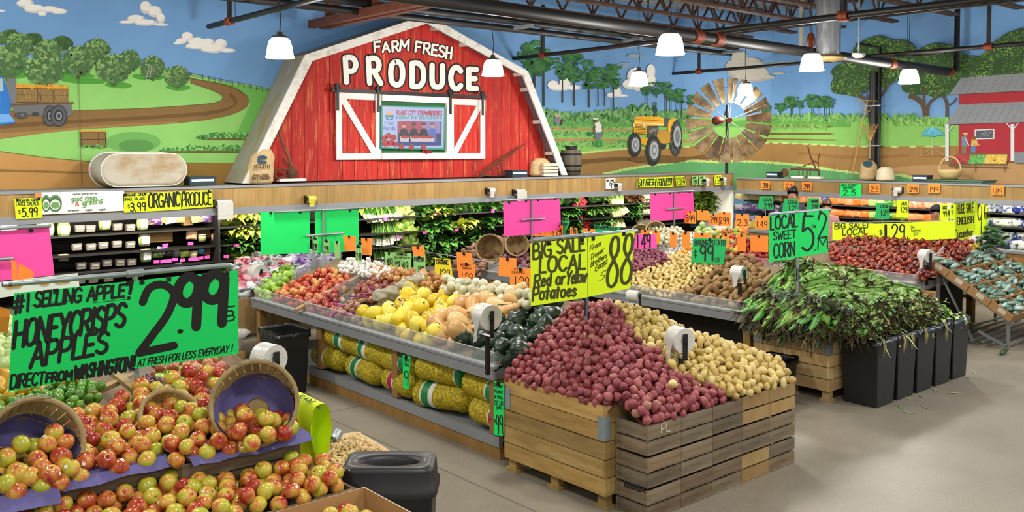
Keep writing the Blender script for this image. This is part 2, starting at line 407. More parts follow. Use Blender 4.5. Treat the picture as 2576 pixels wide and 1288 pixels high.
# ---------------------------------------------------------------- pendant lamps
SHADE = mat('glowing white lamp shade', 'fffaf0', .4, emit=14.)
CAPM = mat('lamp cap', '6b6763', .5, .4)
ZP = 3.58
pend = [(704, 122, 'over the orchard mural left of the barn roof'), (1240, 172, 'in front of the right slope of the red barn'), (1686, 113, 'largest, hanging from the thick main pipe'),
        (1607, 199, 'in front of the painted white clouds'), (1875, 226, 'in front of the rusty windmill blades'), (2042, 158, 'partly hidden by the tan round duct diffuser'), (2287, 193, 'in front of the big painted oak trees')]
def lamp_light(p, e=70, spread=True):
    l = bpy.data.lights.new('lamp_glow', 'AREA'); l.shape = 'DISK'; l.size = .34; l.energy = e; l.color = (1, .965, .9)
    o = bpy.data.objects.new('lamp_glow', l); COL.objects.link(o); o.location = p; return o
lp0 = None
for u, v, where in pend:
    p = W(u, v, z=ZP)
    lab = 'glowing white bell pendant lamp '+where
    if lp0 is None:
        lp0 = thing('pendant_lamp', lab, 'lamp', p, group='white pendant lamps')
        MB().lathe([(.045, .125), (.09, .115), (.118, .08), (.135, .02), (.147, -.06), (.152, -.085), (.157, -.09), (.157, -.105), (.15, -.107), (.0, -.07)], 32).build('lamp_shade', SHADE, lp0)
        MB().lathe([(.0, .19), (.03, .185), (.035, .15), (.08, .14), (.095, .12), (.09, .105)], 20).build('lamp_cap', CAPM, lp0)
        MB().tube([(0, 0, .18), (.015, 0, .35), (-.01, 0, .5), (0, 0, 1.3)], .006, 6).build('cord', WIRE, lp0)
    else: dup(lp0, p, label=lab)
    lamp_light(p+V((0, 0, -.12)), 38)
    l = bpy.data.lights.new('bulb', 'POINT'); l.energy = 95; l.shadow_soft_size = .16; l.color = (1, .97, .92); bo = bpy.data.objects.new('bulb', l); COL.objects.link(bo); bo.location = p+V((0, 0, -.3))
def bulb(p, e): l = bpy.data.lights.new('bulb', 'POINT'); l.energy = e; l.shadow_soft_size = .2; l.color = (1, .97, .92); o = bpy.data.objects.new('bulb', l); COL.objects.link(o); o.location = p
for p, e in (((1.3, 9.4, 3.6), 150), ((-1.8, 9.4, 3.6), 110), ((14.0, 3.0, 3.6), 120), ((4.4, 6.1, 3.9), 60)): bulb(p, e)  # extra point lights out of view, added to brighten the walls
for x in (-1.5, 2., 5.2, 8.6, 12, 15): 
    for y in (2.6, -.8): lamp_light((x, y, ZP), 60)
for x, y in ((1.2, 9.6), (1.4, 6.1), (4.4, 6.1)): lamp_light((x, y, ZP+.3), 55)
# ================================================================ PAINTED MURAL (flat paint on the walls, one mesh per wall)
class Mural:
    """flat polygons traced over the walls; each layer of paint sits a hair in front of the one below"""
    U = ((-9e9, 1721), (1721, 1940), (1940, 9e9))
    def __init__(s): s.mb = [MB(), MB(), MB()]; s.k = 1; s.n = 0; s.ox = s.oy = 0; s.sc = 1.; s.R = random.Random(3)
    def at(s, ox, oy, sc): s.ox, s.oy, s.sc = ox, oy, sc; return s
    def layer(s, n=1): s.k += n
    def place(s, w, u, v):
        off = .001+s.k*.0003+s.n*1.2e-5
        if w == 0: return W(u, v, y=YA-off)
        if w == 2: return W(u, v, x=XB-off)
        n = V((pB.y-YA, pA.x-XB, 0)).normalized()
        if n.dot(V((-1, -1, 0))) < 0: n = -n
        o = V((pA.x, YA, 0))+n*off; d = ray(u, v); return CAM+d*((o-CAM).dot(n)/d.dot(n))
    def clip(s, pts, lim, keep_less):
        out = []; n = len(pts)
        for i in range(n):
            a, b = pts[i], pts[(i+1) % n]; ia, ib = ((a[0] <= lim), (b[0] <= lim)) if keep_less else ((a[0] >= lim), (b[0] >= lim))
            if ia: out.append(a)
            if ia != ib: t = (lim-a[0])/(b[0]-a[0]); out.append((lim, a[1]+t*(b[1]-a[1])))
        return out
    def poly(s, pts, col, raw=False):
        if not raw: pts = [(s.ox+x/s.sc, s.oy+y/s.sc) for x, y in pts]
        for w, (a, b) in enumerate(s.U):
            lo, hi = min(p[0] for p in pts), max(p[0] for p in pts)
            if hi <= a or lo >= b: continue
            q = pts
            if lo < a: q = s.clip(q, a, False)
            if hi > b: q = s.clip(q, b, True)
            if len(q) < 3: continue
            s.mb[w].col = lin(col) if isinstance(col, str) else col
            s.n = (s.n+1) % 24; s.mb[w].poly([s.place(w, *p) for p in q])
    def curve(s, pts, n=6):
        out = []
        for i in range(len(pts)-1):
            p0, p1, p2, p3 = pts[max(i-1, 0)], pts[i], pts[i+1], pts[min(i+2, len(pts)-1)]
            for j in range(n):
                t = j/n
                out.append(tuple(.5*(2*p1[k]+(p2[k]-p0[k])*t+(2*p0[k]-5*p1[k]+4*p2[k]-p3[k])*t*t+(3*p1[k]-p0[k]-3*p2[k]+p3[k])*t**3) for k in (0, 1)))
        return out+[pts[-1]]
    def ell(s, x, y, rx, ry, col, n=18, rot=0, wob=0):
        R = s.R; s.poly([(x+rx*cos(a)*k*cos(rot)-ry*sin(a)*k*sin(rot), y+rx*cos(a)*k*sin(rot)+ry*sin(a)*k*cos(rot)) for a, k in ((2*pi*i/n, 1+R.uniform(-wob, wob)) for i in range(n))], col)
    def line(s, pts, w, col):
        for (x0, y0), (x1, y1) in zip(pts, pts[1:]):
            d = math.hypot(x1-x0, y1-y0) or 1; nx, ny = -(y1-y0)/d*w/2, (x1-x0)/d*w/2
            s.poly([(x0+nx, y0+ny), (x1+nx, y1+ny), (x1-nx, y1-ny), (x0-nx, y0-ny)], col)
    def mix(s, a, b, t): a, b = lin(a), lin(b); return tuple(a[i]+(b[i]-a[i])*t for i in range(3))
    def leaves(s, x, y, rx, ry, n, cols, size, asp=.5):
        """leaf dabs, lighter towards the upper left"""
        R = s.R
        for _ in range(n):
            a, r = R.uniform(0, 2*pi), math.sqrt(R.random()); px, py = x+cos(a)*r*rx, y+sin(a)*r*ry
            t = max(0, min(1, .5-(px-x)/rx*.18-(py-y)/ry*.38+R.uniform(-.3, .3)))
            z = R.uniform(.6, 1.3)*size; s.ell(px, py, z, z*asp, s.mix(cols[0], cols[1], t), 5, R.uniform(0, pi), .2)
    def crown(s, x, y, rx, ry, n=46, cols=('2d4f2a', '7fa85c'), base='3c5f35', size=None):
        s.ell(x, y, rx*.96, ry*.96, base, 22, 0, .05); s.layer(); s.leaves(x, y, rx, ry, n, cols, size or rx*.2, .6); s.layer()
    def cloud(s, puffs, cols=('d6d3cb', 'f0ede6')):
        for x, y, rx, ry in puffs: s.ell(x, y+ry*.12, rx, ry, cols[0], 14, 0, .06)
        s.layer()
        for x, y, rx, ry in puffs: s.ell(x-rx*.08, y-ry*.1, rx*.82, ry*.78, cols[1], 12, 0, .08)
        s.layer()
    def done(s):
        for w, (mb, wall) in enumerate(zip(s.mb, (wall_left, wall_corner, wall_right))):
            mb.build('mural', mat('mural paint', 'ffffff', .85, var=.07, vscale=5, vc=True), wall)
mu = Mural()
Z1, Z3, Z4 = (0, 0, 2.684), (1280, 0, 2.684), (1716, 0, 2.684)
# ---- sky tint bands: lighter towards the horizon
# ---- left: orchard hill
mu.at(*Z1)
mu.cloud([(170, 20, 60, 30), (230, 55, 70, 30), (330, 60, 70, 22), (400, 75, 55, 20), (285, 90, 30, 18), (10, 72, 28, 8)])
mu.cloud([(985, 45, 42, 42), (1045, 75, 48, 40), (1085, 120, 30, 35), (920, 125, 60, 28), (985, 150, 80, 22), (860, 148, 60, 10), (1090, 165, 50, 10)])
mu.cloud([(1265, 245, 40, 34), (1225, 275, 40, 20), (1330, 280, 62, 32), (1400, 285, 50, 30), (1490, 290, 42, 32), (1440, 325, 90, 30), (1330, 310, 80, 20), (1540, 340, 50, 14), (1200, 290, 30, 10)])
hill = mu.curve([(0, 470), (300, 440), (700, 420), (1000, 455), (1250, 490), (1500, 545), (1700, 575), (1860, 605)])
mu.poly(hill+[(1860, 1240), (0, 1240)], '8fcb6c'); mu.layer()
mu.poly(mu.curve([(1240, 500), (1500, 560), (1860, 610)])+[(1860, 900), (1600, 900), (1690, 700), (1600, 600)], '6db552'); mu.layer()
for x0, y0, rx in ((330, 500, 330), (560, 545, 160), (800, 575, 95), (1200, 590, 85), (1000, 520, 110), (60, 510, 120)): mu.ell(x0, y0, rx, 22, '4f9a37', 20, .05, .05)
mu.layer()
ro = mu.curve([(1285, 530), (1450, 560), (1590, 597), (1668, 650), (1680, 695), (1640, 742), (1500, 792), (1200, 832), (520, 877), (260, 905), (0, 940)])
ri = mu.curve([(0, 745), (500, 745), (900, 735), (1300, 710), (1455, 692), (1500, 668), (1490, 640), (1400, 600), (1285, 562)])
mu.poly(ro+ri, '87673a'); mu.layer()
mu.poly(mu.curve([(0, 870), (500, 835), (1100, 800), (1450, 770), (1600, 700), (1560, 625)])+mu.curve([(1540, 640), (1580, 705), (1440, 745), (1100, 775), (500, 810), (0, 835)]), '6f522b')
mu.poly(mu.curve([(0, 935), (300, 900), (700, 862), (1200, 830)])+mu.curve([(1200, 818), (700, 845), (300, 880), (0, 900)]), '9c7843'); mu.layer()
mu.line(mu.curve([(1285, 560), (1400, 598), (1490, 638), (1500, 668), (1455, 692), (1300, 710), (900, 735), (500, 745)]), 5, '5d5a2e')
mu.line(mu.curve([(1285, 529), (1450, 559), (1590, 596), (1668, 650)]), 6, '5d4a26'); mu.layer()
mu.poly(mu.curve([(0, 1022), (300, 1062), (550, 1086), (700, 1096), (1280, 1100), (1580, 1105), (1700, 1105)])+[(1700, 1270), (0, 1300)], 'bf8f50'); mu.layer()
mu.poly(mu.curve([(700, 1096), (1280, 1100), (1700, 1105)])+[(1700, 1270), (1150, 1270)], '93702f'); mu.line(mu.curve([(0, 1022), (300, 1062), (550, 1086), (700, 1096), (1280, 1100), (1650, 1105)]), 6, '5f6b2c')
mu.poly([(0, 1142), (500, 1158), (680, 1165), (500, 1172), (0, 1160)], '8a6a36'); mu.layer()
mu.ell(900, 960, 185, 70, '6fae58', 24); mu.layer(); mu.ell(920, 985, 120, 45, '5a964b', 24); mu.layer()
for (x0, x1, y, h) in ((1325, 1690, 935, 38), (1085, 1650, 1020, 40)):
    mu.poly([(x0, y), (x1, y-6), (x1, y+14), (x0+60, y+12)], '6d5a2e'); mu.layer()
    for _ in range(90):
        t = mu.R.random(); x = lerp(x0, x1, t); mu.ell(x, y-mu.R.random()*h*min(1, .25+t*2), 12, 6, mu.mix('2e6a30', '58a052', mu.R.random()), 5, mu.R.uniform(0, 3), .2)
    mu.layer()
for i in range(14):                         # rail fence on the ridge
    x = 1290+i*40; y = 488+(x-1290)*.208; mu.line([(x, y), (x, y+32)], 4, '3d4b4c')
mu.line([(1280, 492), (1840, 604)], 3, '3d4b4c'); mu.line([(1280, 504), (1840, 616)], 3, '3d4b4c'); mu.layer()
orch = [(70, 232, 52, 34), (225, 262, 64, 42), (420, 292, 76, 52), (10, 260, 45, 45), (130, 312, 92, 92), (650, 345, 100, 88), (320, 352, 104, 86), (45, 420, 132, 112), (875, 412, 76, 76), (1030, 455, 84, 80), (525, 415, 112, 104), (300, 475, 132, 108), (765, 467, 120, 100), (1195, 515, 88, 72)]
for i, (x, y, rx, ry) in enumerate(orch):
    if i > 4: mu.line([(x, y+ry*.6), (x+4, y+ry*1.15)], rx*.12, '4b4a30'); mu.layer()
    d = i < 3; mu.crown(x, y, rx, ry, 90 if rx > 80 else 50, ('24421f', '55803f') if d else ('2f5230', '93b86e'), '38592f' if d else '4a6f40', rx*.12)
for k in range(6): mu.line([(988+k*4.5, 535-k*18), (1012+k*3, 537-k*18)], 4, 'a7a99a')
mu.line([(984, 540), (1010, 432)], 5, 'a7a99a'); mu.line([(1010, 540), (1026, 432)], 5, 'a7a99a'); mu.layer()
# truck
mu.poly([(75, 712), (482, 700), (486, 785), (110, 775)], '6c6d6f'); mu.poly([(45, 528), (108, 528), (108, 702), (60, 702)], '74767a')
mu.poly([(108, 568), (455, 585), (462, 606), (108, 606)], 'd99a2b'); mu.layer()
mu.poly([(108, 592), (462, 602), (462, 694), (112, 694)], '8c7142'); mu.poly([(60, 700), (497, 688), (497, 700), (60, 714)], '6b4a35'); mu.layer()
for x in (252, 362): mu.line([(x, 596), (x, 692)], 5, '3f3220')
for y in (597, 640, 690): mu.line([(110, y), (460, y+4)], 4, '3f3220')
for _ in range(26): x = mu.R.uniform(116, 450); mu.line([(x, mu.R.uniform(605, 650)), (x, mu.R.uniform(650, 686))], 6, mu.mix('5b4526', 'a88a58', mu.R.random()))
for _ in range(40): mu.ell(mu.R.uniform(112, 450), mu.R.uniform(572, 594), 8, 7, mu.mix('c8801c', 'efb23c', mu.R.random()), 7)
mu.layer()
mu.poly([(0, 515), (22, 520), (48, 600), (62, 640), (76, 690), (66, 770), (104, 822), (98, 834), (0, 842)], '2f74c4'); mu.layer()
mu.poly([(0, 528), (16, 530), (24, 612), (0, 618)], 'a9bcc6'); mu.poly([(0, 770), (62, 772), (104, 822), (0, 828)], '6fa8e4'); mu.line([(0, 640), (62, 640)], 3, '1d4f96'); mu.layer()
for x, y, rx, ry in ((145, 778, 44, 24), (240, 770, 26, 14), (336, 782, 44, 72), (396, 782, 58, 74)):
    mu.ell(x, y, rx, ry, '3c3d3f', 24); mu.layer()
    if rx > 40: mu.ell(x, y, rx*.86, ry*.86, '55575a', 24); mu.layer(); mu.ell(x, y, rx*.52, ry*.56, '2c2d2e', 20); mu.layer(); mu.ell(x+2, y, rx*.36, ry*.4, '83878b', 18); mu.layer(); mu.ell(x+2, y, rx*.16, ry*.2, '3a3b3c', 12); mu.layer()
mu.poly([(542, 880), (712, 880), (712, 898), (542, 898)], 'd1922e'); mu.poly([(542, 894), (714, 894), (714, 990), (548, 990)], '87693c'); mu.layer()
for q in ([(544, 894), (712, 894)], [(546, 942), (714, 940)], [(548, 988), (714, 988)], [(545, 894), (550, 990)], [(665, 894), (667, 990)], [(712, 894), (714, 990)]): mu.line(q, 4, '33281a')
for _ in range(30): mu.ell(mu.R.uniform(545, 720), mu.R.uniform(980, 1000), 10, 4, mu.mix('3e7a35', '74b35c', mu.R.random()), 5, mu.R.uniform(0, 3))
mu.line([(528, 420), (540, 880), (552, 1270)], 3, '5c5a33'); mu.layer()
# ---- middle: pines, hedge, melon field, tractor
mu.at(*Z3)
mu.cloud([(300, 570, 40, 30), (380, 560, 40, 38), (345, 590, 80, 20), (440, 590, 45, 18), (400, 540, 16, 20)]); mu.cloud([(735, 620, 26, 34), (700, 640, 40, 18), (765, 645, 40, 10)])
mu.cloud([(860, 510, 60, 60), (820, 565, 55, 35), (960, 480, 30, 52), (965, 540, 30, 40), (880, 570, 60, 40)]); mu.cloud([(790, 430, 50, 8), (785, 450, 22, 10), (850, 378, 55, 16)], ('8aa0b5', '94a8bb'))
mu.cloud([(1560, 390, 60, 55), (1520, 450, 60, 50), (1640, 440, 80, 60), (1580, 480, 110, 50), (1700, 490, 60, 40), (1640, 520, 120, 30), (1760, 520, 40, 14), (1820, 495, 45, 7)], ('a8a49c', 'b8b3a8'))
mu.poly([(0, 792), (3700, 792), (3700, 1240), (0, 1240)], '83bb5c'); mu.layer()
mu.poly([(230, 760), (1300, 830), (1800, 800), (2310, 790), (2310, 860), (230, 860)], '5d9c43')
mu.poly([(230, 806), (700, 820), (1200, 832), (1200, 862), (700, 850), (230, 830)], '4c9b2e'); mu.layer()
for (x0, x1, y0, y1, h, c) in ((250, 1220, 856, 880, 22, 'a79055'), (255, 1220, 930, 945, 26, 'a88f56'), (1700, 2160, 845, 850, 16, '6b5326'), (1640, 2160, 895, 898, 16, '6f5729'), (1560, 2190, 930, 942, 12, '7a6030')):
    mu.poly([(x0, y0), (x1, y1), (x1+40, y1+h*.4), (x1, y1+h*.8), (x0, y0+h)], c)
mu.layer()
for (x0, x1, y, s_) in ((250, 840, 850, 26), (260, 840, 905, 28), (270, 830, 968, 34), (1180, 1240, 880, 26)):
    for _ in range(int((x1-x0)*.28)):
        mu.ell(mu.R.uniform(x0, x1), y+mu.R.uniform(-s_, s_)*.7, 9, 5, mu.mix('2f7438', '7cb66a', mu.R.random()), 5, mu.R.uniform(0, 3), .2)
mu.layer()
road = mu.curve([(260, 1060), (490, 1035), (640, 1016), (800, 1006), (1200, 990), (1600, 962), (2000, 972), (2400, 990), (3000, 985)])
mu.poly(road+[(3700, 985), (3700, 1290), (260, 1290)], '9c7641'); mu.layer()
mu.poly(mu.curve([(490, 1075), (800, 1060), (1000, 1075), (1400, 1040), (1600, 1035)])+mu.curve([(1600, 1055), (1300, 1080), (1000, 1100), (800, 1085), (490, 1110)]), '6f5127')
mu.poly(mu.curve([(1950, 1020), (2300, 1050), (2700, 1040)])+mu.curve([(2700, 1060), (2300, 1075), (1950, 1040)]), '8f6a39')
mu.poly([(2300, 1290), (2300, 1180), (2700, 1120), (3700, 1090), (3700, 1290)], 'b28b5c')
for i in range(len(road)-1): mu.ell(road[i][0], road[i][1], 26, 7, 'b5d37b', 8, 0, .2)
mu.layer()
g = mu.curve([(640, 1176), (800, 1142), (1000, 1112), (1200, 1086), (1420, 1094), (1560, 1088), (1800, 1100), (2010, 1120), (2200, 1150), (2460, 1176), (2640, 1182), (2740, 1205)])
mu.poly(g+[(2740, 1300), (600, 1300)], '5c9f63'); mu.layer()
for i in range(len(g)-1):
    for t in (0, .33, .66): mu.ell(lerp(g[i][0], g[i+1][0], t), lerp(g[i][1], g[i+1][1], t), 12, 7, 'b9d57e', 6, mu.R.uniform(0, 3), .3)
mu.layer()
for _ in range(420):                        # hedge of palm fronds
    x = mu.R.uniform(215, 1240); top = 700+60*sin(x*.004)+ (x-215)*.06; y = mu.R.uniform(top, 800+(x-215)*.02)
    if x > 1000: y = mu.R.uniform(760, 815)
    mu.ell(x, y, 30, 9, mu.mix('2f6a34', '86b873', mu.R.random()), 6, mu.R.uniform(-2.6, -.5), .2)
mu.layer()
for _ in range(300): mu.ell(mu.R.uniform(1760, 2780), mu.R.uniform(775, 815), 22, 5, mu.mix('3f7f36', '8dc068', mu.R.random()), 5, mu.R.uniform(-2.4, -.7), .2)
for _ in range(160): mu.ell(mu.R.uniform(1720, 2150), mu.R.uniform(840, 875), 16, 3.5, mu.mix('5d9340', '8dbb5f', mu.R.random()), 5, mu.R.uniform(-2, -1), .2)
mu.layer()
pines = [(172, 290, 590, 85, 215), (235, 330, 715, 62, 150), (362, 375, 690, 46, 160), (440, 360, 715, 62, 185), (540, 410, 725, 55, 185), (602, 455, 720, 36, 140), (645, 470, 715, 42, 130), (705, 440, 745, 52, 155),
         (932, 560, 730, 36, 80), (997, 555, 660, 34, 85), (1062, 560, 750, 38, 70), (1095, 610, 745, 30, 70), (1133, 615, 780, 26, 70), (1165, 605, 780, 36, 90), (1235, 645, 780, 34, 60),
         (1720, 690, 790, 40, 80), (1830, 700, 780, 34, 50), (1905, 655, 780, 44, 70), (1960, 680, 780, 28, 50), (2045, 640, 770, 46, 80), (2085, 665, 775, 30, 60), (2130, 650, 775, 36, 80), (2165, 665, 775, 24, 60)]
for x, t, b, w, h in pines:
    mu.line([(x, t+h*.4), (x+2, b)], max(4, w*.17), '3a3b35'); mu.layer()
    for q in range(4):
        for sx in (-1, 1): mu.line([(x, t+h*(.95-.2*q)), (x+sx*w*.55, t+h*(.8-.2*q))], 3, '3a3b35')
    mu.layer()
    for q in range(int(20+w*.4)):
        yy = mu.R.random(); ww = w*(.35+.65*sin(pi*min(1, .15+yy*.85))); mu.ell(x+mu.R.uniform(-ww, ww), t+h*yy, w*.34, w*.2, mu.mix('1f4f2b', '4e8c49', mu.R.random()*(1-.3*yy)), 8, mu.R.uniform(-.4, .4), .15)
    mu.layer()
# field workers painted small
mu.ell(330, 810, 22, 36, '767a80', 14); mu.ell(328, 780, 22, 10, 'b79f78', 12); mu.poly([(345, 810), (365, 810), (362, 845), (345, 840)], '4a3526'); mu.layer()
mu.poly([(580, 830), (612, 822), (626, 850), (628, 892), (590, 898), (582, 870)], 'e3e0d8'); mu.poly([(582, 895), (628, 890), (632, 915), (615, 940), (580, 938)], '6a7486'); mu.ell(585, 812, 13, 14, '6d4a34', 10); mu.ell(586, 801, 20, 7, 'd9d3c4', 10); mu.line([(584, 850), (572, 890), (556, 905)], 8, '6d4a34'); mu.layer()
mu.ell(548, 905, 16, 15, '2f7a3a', 12); mu.ell(612, 970, 28, 24, '4b9a4c', 14); mu.ell(590, 968, 18, 18, '3d8a42', 12); mu.layer(); mu.line([(600, 950), (592, 990)], 4, '2e6b36'); mu.line([(618, 948), (618, 992)], 4, '2e6b36'); mu.layer()
# tractor painted on the wall
mu.ell(1010, 1075, 200, 26, '6d5027', 20); mu.layer()
mu.line([(992, 688), (992, 790)], 12, '43474a'); mu.ell(1045, 985, 20, 22, '2d2d2c', 14)
mu.poly([(1040, 800), (1080, 795), (1085, 850), (1050, 860)], '4b5155'); mu.layer()
mu.ell(1128, 930, 44, 122, '2b2c2d', 26); mu.layer()
for i in range(14): a = 2*pi*i/14; mu.line([(1128+40*cos(a), 930+116*sin(a)), (1128+26*cos(a+.2), 930+80*sin(a+.2))], 9, '565a5c')
mu.layer(); mu.ell(1138, 922, 26, 72, '9fa6ab', 22); mu.layer(); mu.ell(1138, 922, 16, 46, '6d7377', 20); mu.layer()
mu.poly([(1075, 830), (1090, 805), (1115, 798), (1136, 808), (1115, 820), (1100, 850), (1090, 905), (1072, 910)], 'e0a51f')
mu.poly([(1000, 880), (1090, 890), (1090, 965), (1040, 970), (1000, 950)], 'b98a2c'); mu.layer()
mu.poly([(846, 800), (870, 785), (1020, 788), (1048, 802), (1048, 850), (935, 850), (930, 905), (846, 900)], 'e8ac22'); mu.poly([(846, 925), (945, 935), (945, 985), (846, 965)], 'e0a51f'); mu.layer()
mu.poly([(935, 850), (1010, 848), (1010, 900), (935, 930)], '4a4a46'); mu.line([(855, 806), (1042, 818)], 5, '9c6c10'); mu.line([(850, 826), (1046, 842)], 7, 'e9ddb8'); mu.layer()
for k in range(7): mu.line([(852, 842+k*10), (925, 846+k*10)], 5, '7c5a16')
mu.ell(914, 848, 9, 14, 'd9d3c6', 12); mu.ell(843, 845, 6, 12, 'd9d3c6', 12)
for k in range(8): mu.ell(950+k*9, 880+8*sin(k*2), 9, 12, '8c8676' if k % 2 else '5b5a54', 8)
mu.layer()
for x, y, rx, ry in ((850, 978, 46, 82), (976, 1015, 52, 104)):
    mu.ell(x, y, rx, ry, '2a2b2c', 26); mu.layer(); mu.ell(x+4, y, rx*.72, ry*.72, '4b4e50', 24); mu.layer(); mu.ell(x+6, y, rx*.56, ry*.58, 'aab0b4', 22); mu.layer(); mu.ell(x+6, y, rx*.34, ry*.38, '7d8387', 18); mu.layer(); mu.ell(x+7, y, rx*.16, ry*.18, 'b7bcc0', 12); mu.layer()
# ---- right: oaks and market stall
mu.at(*Z4)
def oak(out, n, trunk):
    mu.poly(mu.curve(out+[out[0]], 4), '33512a'); mu.layer(); xs = [p[0] for p in out]; ys = [p[1] for p in out]; k = 0; R = mu.R
    for tr in trunk: 
        for (a, b, w0) in tr: mu.line(mu.curve(a, 4), w0, b)
    mu.layer()
    while k < n:
        x, y = R.uniform(min(xs), max(xs)), R.uniform(min(ys), max(ys))
        if not inpoly(x, y, out): continue
        k += 1; c = NZ.noise(V((x*.011, y*.011, 2))); t = max(0, min(1, .42+c*.9+R.uniform(-.25, .25))); z = R.uniform(5, 9)
        mu.ell(x, y, z, z*.42, mu.mix('33552a', '8db84e', t), 5, math.atan2(y-(min(ys)+max(ys))/2, x-(min(xs)+max(xs))/2)+R.uniform(-.8, .8), .1)
    mu.layer()
br = '5b4a35'
oak([(1145, 350), (1180, 300), (1235, 268), (1330, 240), (1420, 268), (1500, 270), (1560, 305), (1585, 350), (1600, 420), (1540, 470), (1470, 530), (1420, 560), (1370, 590), (1330, 580), (1290, 560), (1240, 610), (1180, 650), (1100, 640), (1020, 625), (1005, 570), (1020, 520), (1005, 480), (1060, 430), (1130, 420)], 900,
    [[([(1262, 800), (1258, 720), (1220, 660), (1160, 645)], br, 22), ([(1290, 790), (1300, 700), (1350, 640), (1388, 575)], br, 18), ([(1270, 720), (1250, 640), (1225, 600)], br, 10), ([(1300, 700), (1320, 640), (1330, 590)], br, 8)]])
oak([(1480, 560), (1520, 470), (1600, 420), (1590, 345), (1650, 310), (1720, 290), (1800, 305), (1870, 330), (1900, 370), (2000, 380), (2060, 340), (2100, 285), (2150, 250), (2220, 213), (2330, 215), (2330, 560), (2100, 560), (1900, 620), (1860, 640), (1790, 640), (1720, 660), (1640, 640), (1560, 640), (1490, 610)], 1300,
    [[([(1640, 790), (1632, 720), (1590, 670), (1530, 645)], br, 34), ([(1655, 780), (1665, 700), (1720, 650), (1740, 600)], br, 18), ([(1632, 720), (1632, 640), (1660, 600)], br, 16), ([(1785, 790), (1785, 700), (1760, 645)], br, 20), ([(1785, 720), (1830, 690), (1850, 660)], br, 9)]])
for _ in range(60): mu.ell(mu.R.uniform(1420, 1800), mu.R.uniform(800, 840), 22, 6, mu.mix('4c8f3d', '9aca72', mu.R.random()), 6, mu.R.uniform(-2.6, -.6), .2)
mu.layer()
# umbrella table
mu.line([(1690, 865), (1690, 1050)], 4, 'b9b48e'); mu.poly(mu.curve([(1612, 922), (1640, 880), (1690, 860), (1740, 878), (1774, 918)])+[(1740, 912), (1690, 925), (1650, 915)], '4fa5bd')
for q in ([(1610, 995), (1772, 995)], [(1612, 1050), (1772, 1048)], [(1612, 995), (1612, 1055)], [(1770, 995), (1770, 1052)], [(1612, 1050), (1690, 995)], [(1772, 1048), (1690, 995)]): mu.line(q, 4, 'b79d68')
mu.layer(); [mu.line([(1690, 860), (x, 915)], 3, '8fd0dd') for x in (1640, 1665, 1715, 1745)]; mu.layer()
# barn stall
mu.poly([(1868, 640), (2330, 612), (2330, 1100), (1868, 1060)], 'a32a33'); mu.poly([(2242, 1030), (2330, 1026), (2330, 1105), (2242, 1100)], '7d8287'); mu.layer()
mu.poly([(1884, 525), (2330, 492), (2330, 614), (1800, 642)], '85898d'); mu.poly([(1872, 706), (2330, 685), (2330, 826), (1778, 842)], '85898d'); mu.layer()
for k in range(9):
    x = 1930+k*52; mu.line([(x, 522-k*4), (x-62, 638-k*3.4)], 2.5, '5f6469'); mu.line([(x, 704-k*2), (x-72, 838-k*1.5)], 2.5, '5f6469')
mu.line([(1800, 642), (2330, 614)], 4, '5a2026'); mu.line([(1778, 842), (2330, 826)], 4, '5a2026')
for x0, x1 in ((1776, 1800), (2218, 2242)): mu.poly([(x0, 838), (x1, 838), (x1, 1088), (x0, 1090)], 'cfd3d4')
for q in ([(1800, 880), (1830, 850)], [(2218, 865), (2190, 832)], [(2242, 865), (2270, 830)]): mu.line(q, 7, 'c3c8ca')
mu.layer()
mu.poly([(1975, 875), (2108, 870), (2108, 938), (1975, 942)], 'c9cdcc'); mu.layer(); mu.poly([(1983, 882), (2100, 877), (2100, 931), (1983, 935)], '50565c'); mu.layer()
for x in (2020, 2040, 2062): mu.line([(x, 920), (x+22, 888)], 3, 'aab3b8')
# stall keepers painted small
mu.poly([(1888, 920), (1918, 920), (1924, 990), (1886, 990)], '70808f'); mu.poly([(1888, 988), (1920, 988), (1918, 1034), (1888, 1034)], '7b6d4e'); mu.ell(1914, 908, 11, 13, 'a9805c', 10); mu.ell(1912, 902, 20, 5, 'cfae7a', 10); mu.line([(1915, 935), (1935, 985)], 8, 'b4bcc4')
mu.poly([(1956, 938), (1984, 935), (2000, 975), (1975, 990), (1950, 985)], 'c9a45c'); mu.poly([(1950, 985), (1980, 985), (1980, 1030), (1950, 1030)], '4f7ca5'); mu.ell(1972, 932, 12, 14, '7b4a30', 10); mu.ell(1988, 978, 20, 9, 'c8924c', 10); mu.layer()
mu.poly([(1860, 1038), (2202, 1038), (2192, 1112), (1796, 1110)], '6b5a41'); mu.layer()
for a, b, c in (((1868, 1042), (1955, 1042), 'a63b3a'), ((1955, 1042), (2060, 1042), '52a24c'), ((2060, 1042), (2196, 1042), 'd8b24a')):
    k = .9; x0, x1 = a[0], b[0]; mu.poly([(x0, 1043), (x1, 1043), (x1-30+(x1 > 2100)*22, 1105), (x0-30-(x0 < 1900)*25, 1105)], c)
mu.layer()
for x0, x1, c0, c1 in ((1840, 1930, '8f2a2c', 'bb5450'), (1945, 2040, '3f8a3c', '86c46c'), (2050, 2185, 'c89a34', 'ecd27a')):
    for _ in range(70): mu.ell(mu.R.uniform(x0, x1), mu.R.uniform(1048, 1102), 9, 5, mu.mix(c0, c1, mu.R.random()), 6, .6)
for x in (1850, 1980, 2178): mu.line([(x, 1112), (x, 1160)], 5, '6e4a2e')
mu.line([(1800, 1120), (2200, 1132)], 6, '6e4a2e'); mu.line([(1868, 570), (1868, 1000)], 2, '6b6e6f')
mu.done()
